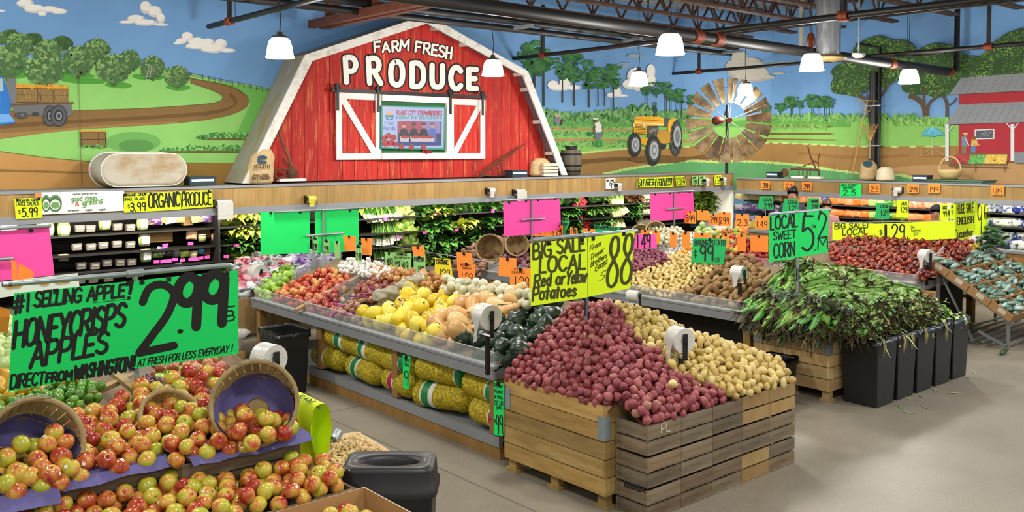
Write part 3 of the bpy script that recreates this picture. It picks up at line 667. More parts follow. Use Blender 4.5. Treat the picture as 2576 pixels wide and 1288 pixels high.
# ================================================================ HAND LETTERING
GL = {'A': (4, '0,0 2,6 4,0|.7,2.1 3.3,2.1'), 'B': (3.7, '0,0 0,6|~0,6 2.4,6 3.2,4.7 2.4,3.2 0,3.1|~0,3.1 2.7,3.1 3.7,1.6 2.7,0 0,0'), 'C': (3.6, '~3.6,5 2.4,6 .8,5.4 0,3 .8,.6 2.4,0 3.6,1'),
      'D': (3.8, '0,0 0,6|~0,6 2.2,6 3.8,4.6 3.8,1.4 2.2,0 0,0'), 'E': (3, '3,6 0,6 0,0 3,0|0,3.1 2.5,3.1'), 'F': (3, '3,6 0,6 0,0|0,3.1 2.4,3.1'), 'G': (3.9, '~3.7,5 2.4,6 .8,5.4 0,3 .8,.6 2.4,0 3.8,.8 3.8,2.7|3.8,2.7 2.2,2.7'),
      'H': (3.8, '0,0 0,6|3.8,0 3.8,6|0,3.1 3.8,3.1'), 'I': (.4, '.2,0 .2,6'), 'J': (3, '~2.8,6 2.8,1.6 1.6,0 .2,.8'), 'K': (3.6, '0,0 0,6|3.4,6 0,2.6|1.2,3.6 3.6,0'), 'L': (2.8, '0,6 0,0 2.8,0'), 'M': (4.6, '0,0 .3,6 2.3,2 4.3,6 4.6,0'),
      'N': (3.8, '0,0 0,6 3.8,0 3.8,6'), 'O': (4, '~2,6 .5,5.3 0,3 .5,.7 2,0 3.5,.7 4,3 3.5,5.3 2,6'), 'P': (3.4, '0,0 0,6|~0,6 2.4,6 3.4,4.5 2.4,2.9 0,2.8'), 'Q': (4, '~2,6 .5,5.3 0,3 .5,.7 2,0 3.5,.7 4,3 3.5,5.3 2,6|2.4,1.6 4,-.4'),
      'R': (3.6, '0,0 0,6|~0,6 2.5,6 3.4,4.6 2.5,3.1 0,3|1.5,3 3.6,0'), 'S': (3.4, '~3.3,5.1 2,6 .6,5.4 .4,4 1.8,3.1 3.1,2.2 3.2,.8 1.8,0 .1,.8'), 'T': (3.8, '0,6 3.8,6|1.9,6 1.9,0'), 'U': (3.7, '~0,6 0,1.8 .7,.3 1.9,0 3,.3 3.7,1.8 3.7,6'),
      'V': (3.8, '0,6 1.9,0 3.8,6'), 'W': (5.2, '0,6 1.3,0 2.6,4.4 3.9,0 5.2,6'), 'X': (3.6, '0,0 3.6,6|0,6 3.6,0'), 'Y': (3.6, '0,6 1.8,3 3.6,6|1.8,3 1.8,0'), 'Z': (3.4, '0,6 3.4,6 0,0 3.4,0'),
      '0': (3.2, '~1.6,6 .4,5.2 0,3 .4,.8 1.6,0 2.8,.8 3.2,3 2.8,5.2 1.6,6'), '1': (.6, '.3,0 .3,6'), '2': (3.4, '~.1,4.6 .7,5.8 2,6 3.1,5 2.6,3.2 1.2,1.4 0,0|0,0 3.4,.1'), '3': (3.2, '~.2,5.4 1.6,6 2.9,5 2.4,3.6 1.2,3.2|~1.2,3.2 2.8,2.8 3.2,1.4 1.8,0 .1,.7'),
      '4': (3.2, '2.4,0 2.4,6|2.4,6 0,2.2 3.2,2.2'), '5': (3.2, '3,6 .5,6 .2,3.4|~.2,3.4 1.8,3.9 3.2,2.6 2.9,.8 1.5,0 .1,.6'), '6': (3.2, '~2.8,5.8 1,4.4 0,1.8 1,0 2.6,.3 3.1,1.9 1.9,3.2 .3,2.2'), '7': (3, '0,6 3,6 1,0'),
      '8': (3.2, '~1.6,3.2 .4,4.3 .6,5.6 1.6,6 2.6,5.6 2.8,4.3 1.6,3.2 .1,1.9 .3,.5 1.6,0 2.9,.5 3.1,1.9 1.6,3.2'), '9': (2.9, '~2.7,5 1.5,6 .3,5.2 .1,3.8 1.1,2.9 2.3,3.4 2.7,5|2.75,5.4 2.5,0'), '$': (2.6, '~2.5,4.6 1.3,5.2 .2,4.4 1.3,3 2.5,1.9 1.3,.8 .1,1.5|1.3,6 1.3,0'),
      'c/': (2.4, '~2.3,4 1.2,4.6 .1,3 1.2,1.4 2.3,2|1.2,5.8 1.2,.2'), '.': (.7, '.2,.15 .45,.15'), '!': (.6, '.3,6 .3,1.8|.3,.3 .3,.1'), '#': (4, '1.2,0 1.8,6|2.6,0 3.2,6|.3,2 3.6,2|.5,4 3.9,4'), '-': (1.8, '.2,2.8 1.6,2.8'), '&': (3.6, '~3.4,0 .8,4.4 1.2,6 2.4,5.4 .2,2 .6,.1 2.2,.3 3.4,2.4'), '/': (2.4, '0,0 2.4,6'), '~': (2.6, '~0,2 .8,3 1.6,2.2 2.6,3'),
      'a': (2.6, '~2.4,3.4 1,3.9 .1,2 .9,.1 2.3,1.2|2.5,3.8 2.6,0'), 'b': (2.6, '0,6 0,0|~0,2.6 1.4,3.9 2.6,2 1.4,0 0,.8'), 'c': (2.3, '~2.3,3.2 1.2,3.9 .1,2 1.1,.1 2.3,.7'), 'd': (2.6, '2.6,6 2.6,0|~2.5,3 1.2,3.9 .1,2 1.2,.1 2.5,1.1'), 'e': (2.5, '~.2,2 2.4,2.3 1.9,3.7 1,3.8 .1,2 1,.1 2.4,.7'),
      'f': (2, '~2,5.6 1.1,6 .8,4.8 .8,0|0,3.7 1.8,3.7'), 'g': (2.6, '~2.4,3.4 1.1,3.9 .1,2.2 1,.5 2.4,1.6|~2.5,3.8 2.5,-.8 1.4,-2 .2,-1.4'), 'h': (2.5, '0,6 0,0|~0,2.6 1.4,3.9 2.5,2.8 2.5,0'), 'i': (.4, '.2,3.8 .2,0|.2,5.2 .2,5'), 'l': (.4, '.2,6 .2,0'), 'm': (4, '0,3.8 0,0|~0,2.6 1.2,3.9 2,2.8 2,0|~2,2.6 3.2,3.9 4,2.8 4,0'),
      'n': (2.5, '0,3.8 0,0|~0,2.6 1.4,3.9 2.5,2.8 2.5,0'), 'o': (2.7, '~1.35,3.9 .2,3 .1,1 1.35,0 2.6,1 2.5,3 1.35,3.9'), 'p': (2.6, '0,3.8 0,-2|~0,2.6 1.4,3.9 2.6,2 1.4,0 0,.8'), 'r': (2, '0,3.8 0,0|~0,2.4 .8,3.6 2,3.7'), 's': (2.2, '~2.1,3.3 1.1,3.9 .2,3 1.2,2 2.1,1 1.1,0 .1,.6'), 't': (2, '.9,5.4 .9,0|0,3.8 1.9,3.8'), 'u': (2.5, '~0,3.8 0,1 1.1,0 2.5,1.2|2.5,3.8 2.5,0'),
      'w': (3.6, '0,3.8 .9,0 1.8,3 2.7,0 3.6,3.8'), 'y': (2.5, '0,3.8 1.3,.4|2.5,3.8 .7,-2'), ' ': (1.8, ''), "'": (.5, '.3,6 .2,4.8')}
def cmr(pts, n=5):
    out = []
    closed = pts[0] == pts[-1]
    for i in range(len(pts)-1):
        p1, p2 = pts[i], pts[i+1]; p0 = pts[i-1] if i else (pts[-2] if closed else p1); p3 = pts[i+2] if i+2 < len(pts) else (pts[1] if closed else p2)
        for j in range(n):
            t = j/n; out.append(tuple(.5*(2*p1[k]+(p2[k]-p0[k])*t+(2*p0[k]-5*p1[k]+4*p2[k]-p3[k])*t*t+(3*p1[k]-p0[k]-3*p2[k]+p3[k])*t**3) for k in (0, 1)))
    return out+[pts[-1]]
def layout(s, track=1.1):
    x = 0; st = []; i = 0
    while i < len(s):
        g = 'c/' if s[i:i+2] == 'c/' else s[i]; i += len(g); w, d = GL.get(g, GL[' '])
        for q in d.split('|') if d else ():
            sm = q[0] == '~'; p = [tuple(map(float, z.split(','))) for z in q.lstrip('~').split()]
            st.append(([(x+a, b) for a, b in (cmr(p) if sm else p)], sm))
        x += w+track
    return st, max(.1, x-track)
JIT = [0]
def ribbon(mb, pts, w, sm, f, caps=True, off=0.):
    """flat marker stroke of width w (2D units) mapped to 3D by f(x, y, lift)"""
    def emit(poly): JIT[0] = (JIT[0]+1) % 20; mb.poly([f(x, y, off+JIT[0]*1.2e-5) for x, y in poly])
    h = w/2; n = len(pts)
    nrm = []
    for (x0, y0), (x1, y1) in zip(pts, pts[1:]):
        d = math.hypot(x1-x0, y1-y0) or 1e-6; nrm.append((-(y1-y0)/d*h, (x1-x0)/d*h))
    if sm:
        ns = [nrm[0]]+[((a[0]+b[0])/2, (a[1]+b[1])/2) for a, b in zip(nrm, nrm[1:])]+[nrm[-1]]
        L = [(p[0]+q[0], p[1]+q[1]) for p, q in zip(pts, ns)]; Rr = [(p[0]-q[0], p[1]-q[1]) for p, q in zip(pts, ns)]
        for i in range(n-1): emit([L[i], L[i+1], Rr[i+1], Rr[i]])
        dots = (pts[0], pts[-1])
    else:
        for (a, b, q) in zip(pts, pts[1:], nrm): emit([(a[0]+q[0], a[1]+q[1]), (b[0]+q[0], b[1]+q[1]), (b[0]-q[0], b[1]-q[1]), (a[0]-q[0], a[1]-q[1])])
        dots = pts
    if caps:
        for x, y in dots: emit([(x+h*cos(k*pi/4+.39), y+h*sin(k*pi/4+.39)) for k in range(8)])
def write(mb, f, s, x0, y0, x1, y1, h0, h1=None, w=3, slant=.0, track=1.1, off=0., caps=True, arc=0):
    """letters along a baseline from (x0, y0) to (x1, y1), cap height h0 growing to h1 (y points down)"""
    st, tot = layout(s, track); h1 = h1 or h0
    for pts, sm in st:
        q = []
        for a, b in pts:
            t = a/tot; h = lerp(h0, h1, t); yy = b/6*h
            q.append((lerp(x0, x1, t)+yy*slant, lerp(y0, y1, t)-yy-arc*4*t*(1-t)))
        ribbon(mb, q, w, sm, f, caps, off)
def plane_map(**k):
    """pixel -> point on a plane x= / y= / z=, or through point p with normal n; lift brings it towards the camera"""
    if 'p' in k:
        p, n = V(k['p']), V(k['n']).normalized()
        def f(u, v, lift=0):
            d = ray(u, v); s = 1 if n.dot(CAM-p) > 0 else -1; return CAM+d*((p+n*s*lift-CAM).dot(n)/d.dot(n))
        return f
    (a, val), = k.items()
    def f(u, v, lift=0):
        i = 'xyz'.index(a); s = 1 if CAM[i] > val else -1
        return W(u, v, **{a: val+s*lift})
    return f
def local(f, o): return lambda x, y, l=0: f(x, y, l)-o
INK = mat('black marker ink', '14140f', .7)
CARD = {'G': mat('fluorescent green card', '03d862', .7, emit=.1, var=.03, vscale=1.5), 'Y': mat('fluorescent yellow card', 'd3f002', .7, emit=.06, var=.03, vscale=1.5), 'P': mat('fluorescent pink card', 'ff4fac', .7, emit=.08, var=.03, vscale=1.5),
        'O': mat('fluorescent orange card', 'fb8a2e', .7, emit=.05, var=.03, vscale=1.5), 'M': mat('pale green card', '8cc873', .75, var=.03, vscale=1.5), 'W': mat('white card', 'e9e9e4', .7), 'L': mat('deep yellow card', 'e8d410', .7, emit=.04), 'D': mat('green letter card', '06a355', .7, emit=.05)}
CLIP = mat('black binder clip', '16161a', .4, .3)
def sign(name, label, cor, col, plane, texts=(), group=None, cat='sign', clips=(), ink=None, bend=0, off=.003):
    """a card whose corners (tl, tr, br, bl, in photo pixels) lie on a real vertical plane; lettering and clips are its parts"""
    f = plane_map(**plane) if isinstance(plane, dict) else plane; c = [f(*q) for q in cor]; o3 = (c[2]+c[3])/2; o = thing(name, label, cat, o3, group=group)
    n = (c[1]-c[0]).cross(c[3]-c[0]).normalized()
    if n.dot(CAM-o3) < 0: n = -n
    m = MB(); q = [p-o3 for p in c]; m.prism(q, -n*.003); m.build('card', CARD[col] if isinstance(col, str) else col, o)
    if texts:
        m = MB(); g = local(f, o3)
        for t in texts: write(m, g, *t[:7], **t[7], off=.0015)
        m.build('lettering', ink or INK, o)
    for t in clips:
        p = lerp(q[0], q[1], t); m = MB(); e = (q[1]-q[0]).normalized(); m.bar(p+e*-.014-V((0, 0, .012))+n*.004, p+e*.014-V((0, 0, .012))+n*.004, .012, .03); m.build('clip', CLIP, o)
    return o
# ================================================================ RED BARN FRONT
HY = 11.2; HZ1, HZ0 = 1.975, 1.685               # case header plane and its top / bottom
YF, YR = 11.6, 11.83
xc = 8.19; OUT = [(-3.03, 1.99), (-2.09, 3.77), (0, 4.53), (2.09, 3.77), (3.03, 1.99)]
RED = mat('weathered red barn boards', 'a81310', .75, col2='c22a1c', vscale=3, stretch=(3, 1, .35), vc=True, bump=.1, ramp=(.35, .7))
def red_streaks():
    nt = RED.node_tree; N = nt.nodes; L = nt.links; b = N['Principled BSDF']; src = b.inputs['Base Color'].links[0].from_socket
    tc = N.new('ShaderNodeTexCoord'); mp = N.new('ShaderNodeMapping'); mp.inputs['Scale'].default_value = (9, 1, .9); L.new(tc.outputs['Object'], mp.inputs[0])
    nz = N.new('ShaderNodeTexNoise'); nz.inputs['Scale'].default_value = 2.2; nz.inputs['Detail'].default_value = 6; nz.inputs['Roughness'].default_value = .7; L.new(mp.outputs[0], nz.inputs[0])
    rp = N.new('ShaderNodeValToRGB'); rp.color_ramp.elements[0].position = .53; rp.color_ramp.elements[1].position = .7; rp.color_ramp.elements[1].color = (.75, .75, .75, 1); L.new(nz.outputs[0], rp.inputs[0])
    mx = N.new('ShaderNodeMix'); mx.data_type = 'RGBA'; L.new(rp.outputs[0], mx.inputs[0]); L.new(src, mx.inputs[6]); mx.inputs[7].default_value = (*lin('d98a50'), 1); L.new(mx.outputs[2], b.inputs['Base Color'])
red_streaks()
WHT = mat('chipped white trim paint', 'dbd8d0', .7, col2='a99d86', vscale=5, stretch=(2, 2, 2), ramp=(.5, .78), bump=.08)
BDW = mat('white door paint', 'e6e3dc', .65, var=.05, vscale=6)
GRYB = mat('weathered grey roof board', 'a19e94', .75, col2='a08a58', vscale=1.8, stretch=(1.2, 4, 1.2), ramp=(.45, .7), bump=.15)
MTL = mat('dull purple grey metal sheet', '77727c', .5, .3, var=.2, vscale=3)
BLK = mat('black iron', '1b1a1a', .5, .4)
barn = thing('barn_front', 'red board barn front with white trim standing on the display case', 'barn', (xc, YR, 1.99))
B = V((xc, YR, 1.99))
def gam(x):                                     # roof height over x
    x = abs(x); return lerp(4.53, 3.77, x/2.09) if x < 2.09 else lerp(3.77, 1.99, (x-2.09)/.94)
m = MB(); x = -3.0; i = 0
while x < 3.0:
    w = .205; a, b = x+.004, min(x+w-.004, 3.0); m.tint(.82, 1.12, .03)
    ps = [(a, 1.99), (b, 1.99), (b, gam(b)-.02)]
    for k in (2.09, 0, -2.09):
        if a < k < b: ps.append((k, gam(k)-.02))
    ps.append((a, gam(a)-.02)); m.prism([(p[0]+xc-B.x, -.0, p[1]-B.z) for p in ps], (0, .02, 0)); x += w
m.build('board_siding', RED, barn)
m = MB(); m.prism([(p[0]*.99, .03, p[1]-.03-B.z) for p in OUT], (0, .02, 0)); m.build('backing_panel', mat('dark board gap', '3a0d0a', .9), barn)
def gable_ring(o, w, y0, y1, i0, i1):           # one straight run of roof or trim between outline points
    (x0, z0), (x1, z1) = OUT[i0], OUT[i1]
    def inner(i):
        x, z = OUT[i]; 
        if i in (0, 4): return (x-math.copysign(w*1.13, x), z)
        if i in (1, 3): return (x-math.copysign(w*.92, x), z-w*.62)
        return (0, z-w*1.07)
    a, b = inner(i0), inner(i1); m = MB()
    m.prism([(x0, y0-YR, z0-B.z), (x1, y0-YR, z1-B.z), (b[0], y0-YR, b[1]-B.z), (a[0], y0-YR, a[1]-B.z)], (0, y1-y0, 0)); return m
for i in range(4): gable_ring(barn, .125, YF-.03, YF, i, i+1).build('trim_board', WHT, barn)
for i in range(4): gable_ring(barn, .035, YF, 12.17, i, i+1).build('roof_board', GRYB, barn)
for i in (2, 3):                                # metal lining and purlins under the right hand eaves
    (x0, z0), (x1, z1) = OUT[i], OUT[i+1]; d = V((x1-x0, 0, z1-z0)); L = d.length; d.normalize(); nn = V((-d.z, 0, d.x)); nn = nn if nn.x < 0 or nn.z < 0 else -nn
    if i == 2: nn = V((d.z, 0, -d.x)); nn = nn if nn.z < 0 else -nn
    else: nn = V((d.z, 0, -d.x)); nn = nn if nn.x < 0 else -nn
    o = V((x0, 0, z0-B.z))+nn*.045; m = MB(); k = .05
    while k < L-.1:
        e = min(k+.42, L-.02); m.tint(.8, 1.1); p, q = o+d*k, o+d*e; m.prism([p+V((0, YF-YR, 0)), q+V((0, YF-YR, 0)), q+V((0, 0, 0)), p], nn*.006); k += .43
    m.build('eave_lining', MTL, barn)
    k = .3
    while k < L: p = o+d*k+nn*.03; MB().bar(p+V((0, YF-YR, 0)), p, .05, .06).build('purlin', WHT, barn); k += .62
# sliding barn doors, rail and window
fb = local(plane_map(y=YR-.03), B)
def board(u0, v0, u1, v1, w, m, y=YR-.03, d=.03):
    f = local(plane_map(y=y), B); p, q = f(u0, v0), f(u1, v1); m.bar(p, q, w, d, V((0, 1, 0))) if False else None
    e = (q-p).normalized(); n = V((-e.z, 0, e.x))*(w/2); m.prism([p+n, q+n, q-n, p-n], (0, d-.002, 0)); return m
for (u0, v0, u1, v1, t0, t1, dg, nm) in ((844, 232, 958, 402, 240, 251, ((857, 243), (946, 396)), 'l'), (1128, 248, 1219, 400, 252, 0, ((1210, 258), (1140, 394)), 'r')):
    f = local(plane_map(y=YR-.03), B); p, q = f(u0, v0), f(u1, v1); q = V((q.x, p.y, q.z)); tz = p.z; bz = f(u0, v1).z
    d = MB(); d.col = (1, 1, 1)
    x = p.x
    while x < q.x: d.tint(.95, 1.2, .02); d.box((x+.003, p.y, bz), (min(x+.2, q.x)-.003, p.y+.025, tz)); x += .2
    dr = d.build('barn_door', RED, barn); w = .095
    m = MB(); m.box((p.x, p.y-.02, bz), (p.x+w, p.y, tz)); m.box((q.x-w, p.y-.02, bz), (q.x, p.y, tz)); m.box((p.x+w, p.y-.02, bz), (q.x-w, p.y, bz+w)); m.box((p.x+w, p.y-.02, tz-w), (q.x-w, p.y, tz))
    m.build('door_frame', BDW, dr)
    m = MB(); a, b = (V((p.x+w*1.2, 0, tz-w)), V((q.x-w*1.2, 0, bz+w))) if nm == 'l' else (V((q.x-w*1.2, 0, tz-w)), V((p.x+w*1.2, 0, bz+w)))
    e = (b-a).normalized(); n = V((-e.z, 0, e.x))*.05; m.prism([v+V((0, p.y-.018, 0)) for v in (a+n, b+n, b-n, a-n)], (0, .016, 0)); m.build('diagonal_brace', BDW, dr)
    if nm == 'l': wl = (q.x, bz, tz)
    else: wr = p.x
wy = YR-.035-B.y; x0, x1, bz, tz = wl[0], wr, wl[1], wl[2]
m = MB(); m.box((x0, wy, bz), (x1, wy+.02, tz)); m.build('window_back', mat('dark green board', '15561f', .7, var=.2, vscale=2), barn)
m = MB(); m.box((x0, wy-.05, tz-.1), (x1, wy, tz-.005)); m.box((x0, wy-.05, bz), (x1, wy, bz+.1)); m.box((x1-.07, wy-.05, bz+.1), (x1-.002, wy, tz-.1)); m.build('window_frame', BDW, barn)
a, b = local(plane_map(y=YR-.08), B)(834, 226), local(plane_map(y=YR-.08), B)(1223, 248); b.z = a.z
m = MB(); m.bar(a, b, .03, .05); rail = m.build('door_rail', BLK, barn)
for u in (849, 951, 1133, 1214):
    p = local(plane_map(y=YR-.1), B)(u, 240); m = MB(); m.box((p.x-.02, p.y-.012, a.z-.3), (p.x+.02, p.y, a.z+.1)); m.lathe([(0, -.012), (.05, -.01), (.05, .01), (0, .012)], 14, MX.Translation((p.x, p.y+.005, a.z+.05)) @ MX.Rotation(pi/2, 4, 'X')); m.build('hanger', BLK, rail)
# big letters
LW = mat('cream white letter', 'ebe8df', .6); LB = mat('letter black outline', '170d0a', .7)
fB = local(plane_map(y=YR-.004), B)
wm, bm = MB(), MB()
def big(ch, x0, y0, x1, y1, h, w, sl=0, ol=6):
    write(bm, fB, ch, x0, y0, x1, y1, h, w=w+ol, slant=sl, off=.003); write(wm, fB, ch, x0, y0, x1, y1, h, w=w, slant=sl, off=.012)
for ch, u, v, wd_, h in (('F', 943, 130, 15, 24), ('A', 963, 131, 17, 24), ('R', 988, 130, 15, 25), ('M', 1006, 127, 21, 26), ('F', 1045, 130, 13, 25), ('R', 1065, 134, 15, 26), ('E', 1086, 138, 13, 26), ('S', 1103, 142, 14, 27), ('H', 1122, 146, 12, 28)):
    big(ch, u, v, u+wd_, v+(2 if u > 1040 else -1), h, 5.5, .1 if u > 1000 else -.05, 4.5)
for ch, u, v, wd_, h in (('P', 872, 212, 26, 62), ('R', 930, 214, 28, 62), ('O', 983, 218, 30, 58), ('D', 1037, 222, 27, 58), ('U', 1087, 224, 26, 55), ('C', 1134, 228, 25, 54), ('E', 1179, 227, 20, 48)):
    big(ch, u, v-5, u+wd_, v-4, h, 13.5, -.06 if u < 960 else 0, 8)
bm.build('letter_outline', LB, barn); wm.build('lettering', LW, barn)
# television in the window
TB = mat('tv bezel teal', '0f7d6c', .4); tvp = plane_map(y=11.74)
c = [tvp(*q) for q in ((960, 265), (1120, 269), (1118, 377), (959, 374))]; o3 = (c[2]+c[3])/2
tv = thing('television', 'flat television showing strawberry advert in the barn window', 'television', o3)
m = MB(); m.prism([p-o3 for p in c], (0, .05, 0)); m.build('bezel', TB, tv)
g = local(tvp, o3); SCR = mat('lit tv screen', 'ffffff', .4, vc=True, emit=.4)
m = MB()
def sp(pts, col, l): m.col = lin(col); m.poly([g(u, v, l) for u, v in pts])
def sel(x, y, rx, ry, col, l, n=14): sp([(x+rx*cos(2*pi*k/n), y+ry*sin(2*pi*k/n)) for k in range(n)], col, l)
sp([(963, 268), (1117, 272), (1115, 373), (962, 370)], 'b9c4ee', .002)
sp([(1000, 304), (1111, 306), (1110, 366), (1000, 367)], '3b2f55', .003); sp([(1002, 305), (1108, 306), (1108, 335), (1002, 335)], 'b34a5c', .0035); sp([(1062, 306), (1108, 306), (1108, 336), (1062, 336)], '9c86c0', .0038); sp([(1002, 352), (1108, 352), (1108, 365), (1002, 366)], '2b3f8d', .0038)
for x, sh, sk, cap in ((1016, '15141c', 'd9a58a', 'b5282c'), (1041, '1b1820', '8a5a44', '3a2a2c'), (1066, '17161f', 'c48f77', '33292c'), (1088, '4e70c4', 'cf9d84', '7b5f52')):
    sp([(x-11, 358), (x-9, 328), (x-4, 323), (x+4, 323), (x+9, 328), (x+11, 358)], sh, .0045); sel(x, 316, 4.6, 6.5, sk, .005); sp([(x-5, 314), (x-4.5, 308), (x+4.5, 308), (x+5, 314)], cap, .0055)
for x in (1016, 1042, 1062, 1080): sp([(x-10, 343), (x+13, 345), (x+12, 357), (x-9, 356)], 'd9cfd4', .006); sel(x+2, 345, 10, 4, 'c22c2c', .0065)
for x, y, r in ((967, 348, 7), (977, 342, 8), (990, 346, 8), (970, 361, 9), (984, 359, 9), (995, 363, 7), (1010, 369, 7), (1035, 370, 7), (1065, 370, 7)): sel(x, y, r, r*.95, 'c01f2b', .007); sel(x+1, y-r*.8, r*.5, 2, '3f7a35', .0075, 6)
sel(980, 287, 6.5, 6.5, 'f2b62c', .004); sp([(968, 289), (992, 289), (989, 300), (980, 303), (971, 300)], '3f86c2', .0045)
for k in range(3): sp([(969+k, 291+k*3.4), (980, 294+k*3.4), (991-k, 291+k*3.4), (980, 296+k*3.4)], ('6fb554', 'dfe8f5', '2d6db0')[k], .005)
for k in range(7): a = pi*(k+.5)/7; m.col = lin('f2a52c'); ribbon(m, [(980+9*cos(a), 286-9*sin(a)), (980+12*cos(a), 286-12*sin(a))], 1, False, g, True, .005)
m.col = lin('b0203a'); write(m, g, 'PLANT CITY STRAWBERRIES', 998, 289, 1112, 290, 10.5, w=1.7, off=.004)
m.col = lin('1f9a86'); write(m, g, 'NOW IN SEASON!', 998, 299, 1111, 299, 6, w=1.6, off=.004)
m.col = lin('2f6fbe'); write(m, g, 'Fresh', 968, 314, 990, 314, 9, w=1.3, off=.004); write(m, g, 'Florida', 964, 327, 994, 327, 9, w=1.3, off=.004)
m.build('screen', SCR, tv); sb = SCR.node_tree.nodes['Principled BSDF']; SCR.node_tree.links.remove(sb.inputs['Base Color'].links[0]); sb.inputs['Base Color'].default_value = (.01, .01, .012, 1); sb.inputs['Emission Strength'].default_value = .85
o = thing('cable_bundle', 'small tangle of red cable lying on the barn window sill', 'cable', W(1073, 386, y=11.74))
m = MB(); R_ = random.Random(2); m.tube([(R_.uniform(-.1, .1), R_.uniform(-.015, .01), R_.uniform(0, .06)) for _ in range(16)], .008, 6); m.build('cable_loops', mat('red cable', 'a3161e', .5), o)
# ================================================================ WALL CASES
PLANK = mat('yellow pine header boards', '94733e', .6, col2='ae8c52', vscale=2.2, stretch=(6, 1, .8), vc=True, bump=.05)
GRAY = mat('grey painted metal', '8f9296', .45, .2, var=.06, vscale=3)
DARK = mat('black case interior', '141210', .7, var=.2, vscale=3)
DARK2 = mat('dark wire rack', '211d1a', .6, .2)
WOODF = mat('pine face board', 'a8814a', .6, col2='8c6a3a', vscale=2, stretch=(1, 6, .6), bump=.05)
CX0, CX1 = -2., 15.62
caseA = thing('produce_case', 'long refrigerated produce case with plank header under the red barn', 'display case', (8, HY, 0))
def rel(o, lo, hi): return tuple(lo[i]-o[i] for i in range(3)), tuple(hi[i]-o[i] for i in range(3))
oA = (8, HY, 0)
m = MB(); x = CX0
while x < CX1: w = random.choice((.11, .14, .14, .17)); m.tint(.86, 1.08, .03); m.box(*rel(oA, (x+.001, HY, HZ0), (min(x+w, CX1)-.001, HY+.05, HZ1-.02))); x += w
m.build('header_board', PLANK, caseA)
m = MB(); m.box(*rel(oA, (CX0, HY-.012, HZ1-.025), (CX1, HY+.06, HZ1+.005))); m.build('top_rail', GRAY, caseA)
m = MB(); m.box(*rel(oA, (CX0, HY-.03, HZ0-.075), (CX1, HY+.05, HZ0-.028))); m.box(*rel(oA, (CX0, HY-.018, HZ0-.028), (CX1, HY+.05, HZ0+.012))); m.build('bumper_rail', GRAY, caseA)
m = MB(); m.box(*rel(oA, (CX0, HY+.06, HZ1-.06), (CX1, 12.18, HZ1-.01))); m.build('top_deck', mat('dusty case top', '8d8775', .8), caseA)
m = MB(); m.box(*rel(oA, (CX0, 12.1, .1), (CX1, 12.18, HZ1-.06))); m.build('back_panel', DARK, caseA)
m = MB(); m.box(*rel(oA, (CX0, HY-.05, 0), (CX1, 12.1, .62))); m.build('base', mat('case base', '4d4740', .6), caseA)
m = MB(); m.box(*rel(oA, (CX1-.09, HY+.0, .62), (CX1, 12.1, HZ0))); m.build('end_post', mat('lit white end panel', 'efe9d8', .5, emit=.3), caseA)  # slight emission stands in for light falling on the panel
SH_A = [(u, v) for u, v in ((300, 577), (300, 625), (300, 668), (300, 705))]
for u, v in SH_A:
    z = W(u, v, y=11.62).z-.04
    m = MB(); m.box(*rel(oA, (CX0, 11.55, z-.02), (CX1-.1, 12.1, z))); m.build('shelf', DARK2, caseA)
for x in (2.1, 4.78): m = MB(); m.box(*rel(oA, (x-.012, 11.45, .62), (x+.012, 12.1, HZ0-.02))); m.build('divider', DARK, caseA)
m = MB()
for k in range(26): z = .68+k*.037; m.box(*rel(oA, (2.2, 12.06, z), (4.75, 12.075, z+.012)))
m.build('wire_back', DARK2, caseA)
def strip_light(p, sx, sy, e, rot=(0, 0, 0), col=(1, .93, .78)):
    l = bpy.data.lights.new('case_light', 'AREA'); l.shape = 'RECTANGLE'; l.size, l.size_y = sx, sy; l.energy = e; l.color = col
    o = bpy.data.objects.new('case_light', l); COL.objects.link(o); o.location = p; o.rotation_euler = rot
for x in (2.6, 5.9, 9.2, 12.5): strip_light((x+.3, HY+.12, HZ0-.09), 3.2, .06, 36, (RA(32), 0, 0))
# case B
BX, BZ1, BZ0 = 15.4, W(2200, 456, x=15.4).z, W(2200, 494, x=15.4).z+.02
oB = (BX, 7, 0); caseB = thing('produce_case', 'refrigerated case with bagged produce and plank header under the farm stall mural', 'display case', oB)
BY0, BY1 = 2.2, W(1853, 470, x=BX).y
m = MB(); y = BY0
while y < BY1: w = random.choice((.11, .14, .17)); m.tint(.82, 1.0, .03); m.box(*rel(oB, (BX, y+.001, BZ0), (BX+.05, min(y+w, BY1)-.001, BZ1-.02))); y += w
m.build('header_board', PLANK, caseB)
m = MB(); m.box(*rel(oB, (BX-.012, BY0, BZ1-.03), (BX+.06, BY1, BZ1))); m.build('top_rail', GRAY, caseB)
m = MB(); m.box(*rel(oB, (BX-.03, BY0, BZ0-.075), (BX+.05, BY1, BZ0+.005))); m.build('bumper_rail', GRAY, caseB)
m = MB(); m.box(*rel(oB, (BX+.06, BY0, BZ1-.07), (16.42, BY1, BZ1-.02))); m.build('top_deck', MATS['dusty case top'], caseB)
m = MB(); m.box(*rel(oB, (16.3, BY0, .1), (16.42, BY1, BZ1-.07))); m.build('back_panel', DARK, caseB)
shB = [W(2520, v, x=15.72).z for v in (536, 571, 606)]
for z in shB: m = MB(); m.box(*rel(oB, (15.66, BY0, z-.02), (16.3, BY1, z))); m.build('shelf', DARK2, caseB)
zb = W(2530, 632, x=15.3).z
m = MB(); m.box(*rel(oB, (15.3, BY0, zb-.03), (16.3, BY1, zb+.01))); m.build('deck_rail', GRAY, caseB)
m = MB(); y = BY0
while y < BY1: m.tint(.8, 1.0); m.box(*rel(oB, (15.33, y+.002, .06), (15.36, min(y+.5, BY1)-.002, zb-.03))); y += .5
m.build('front_panel', WOODF, caseB)
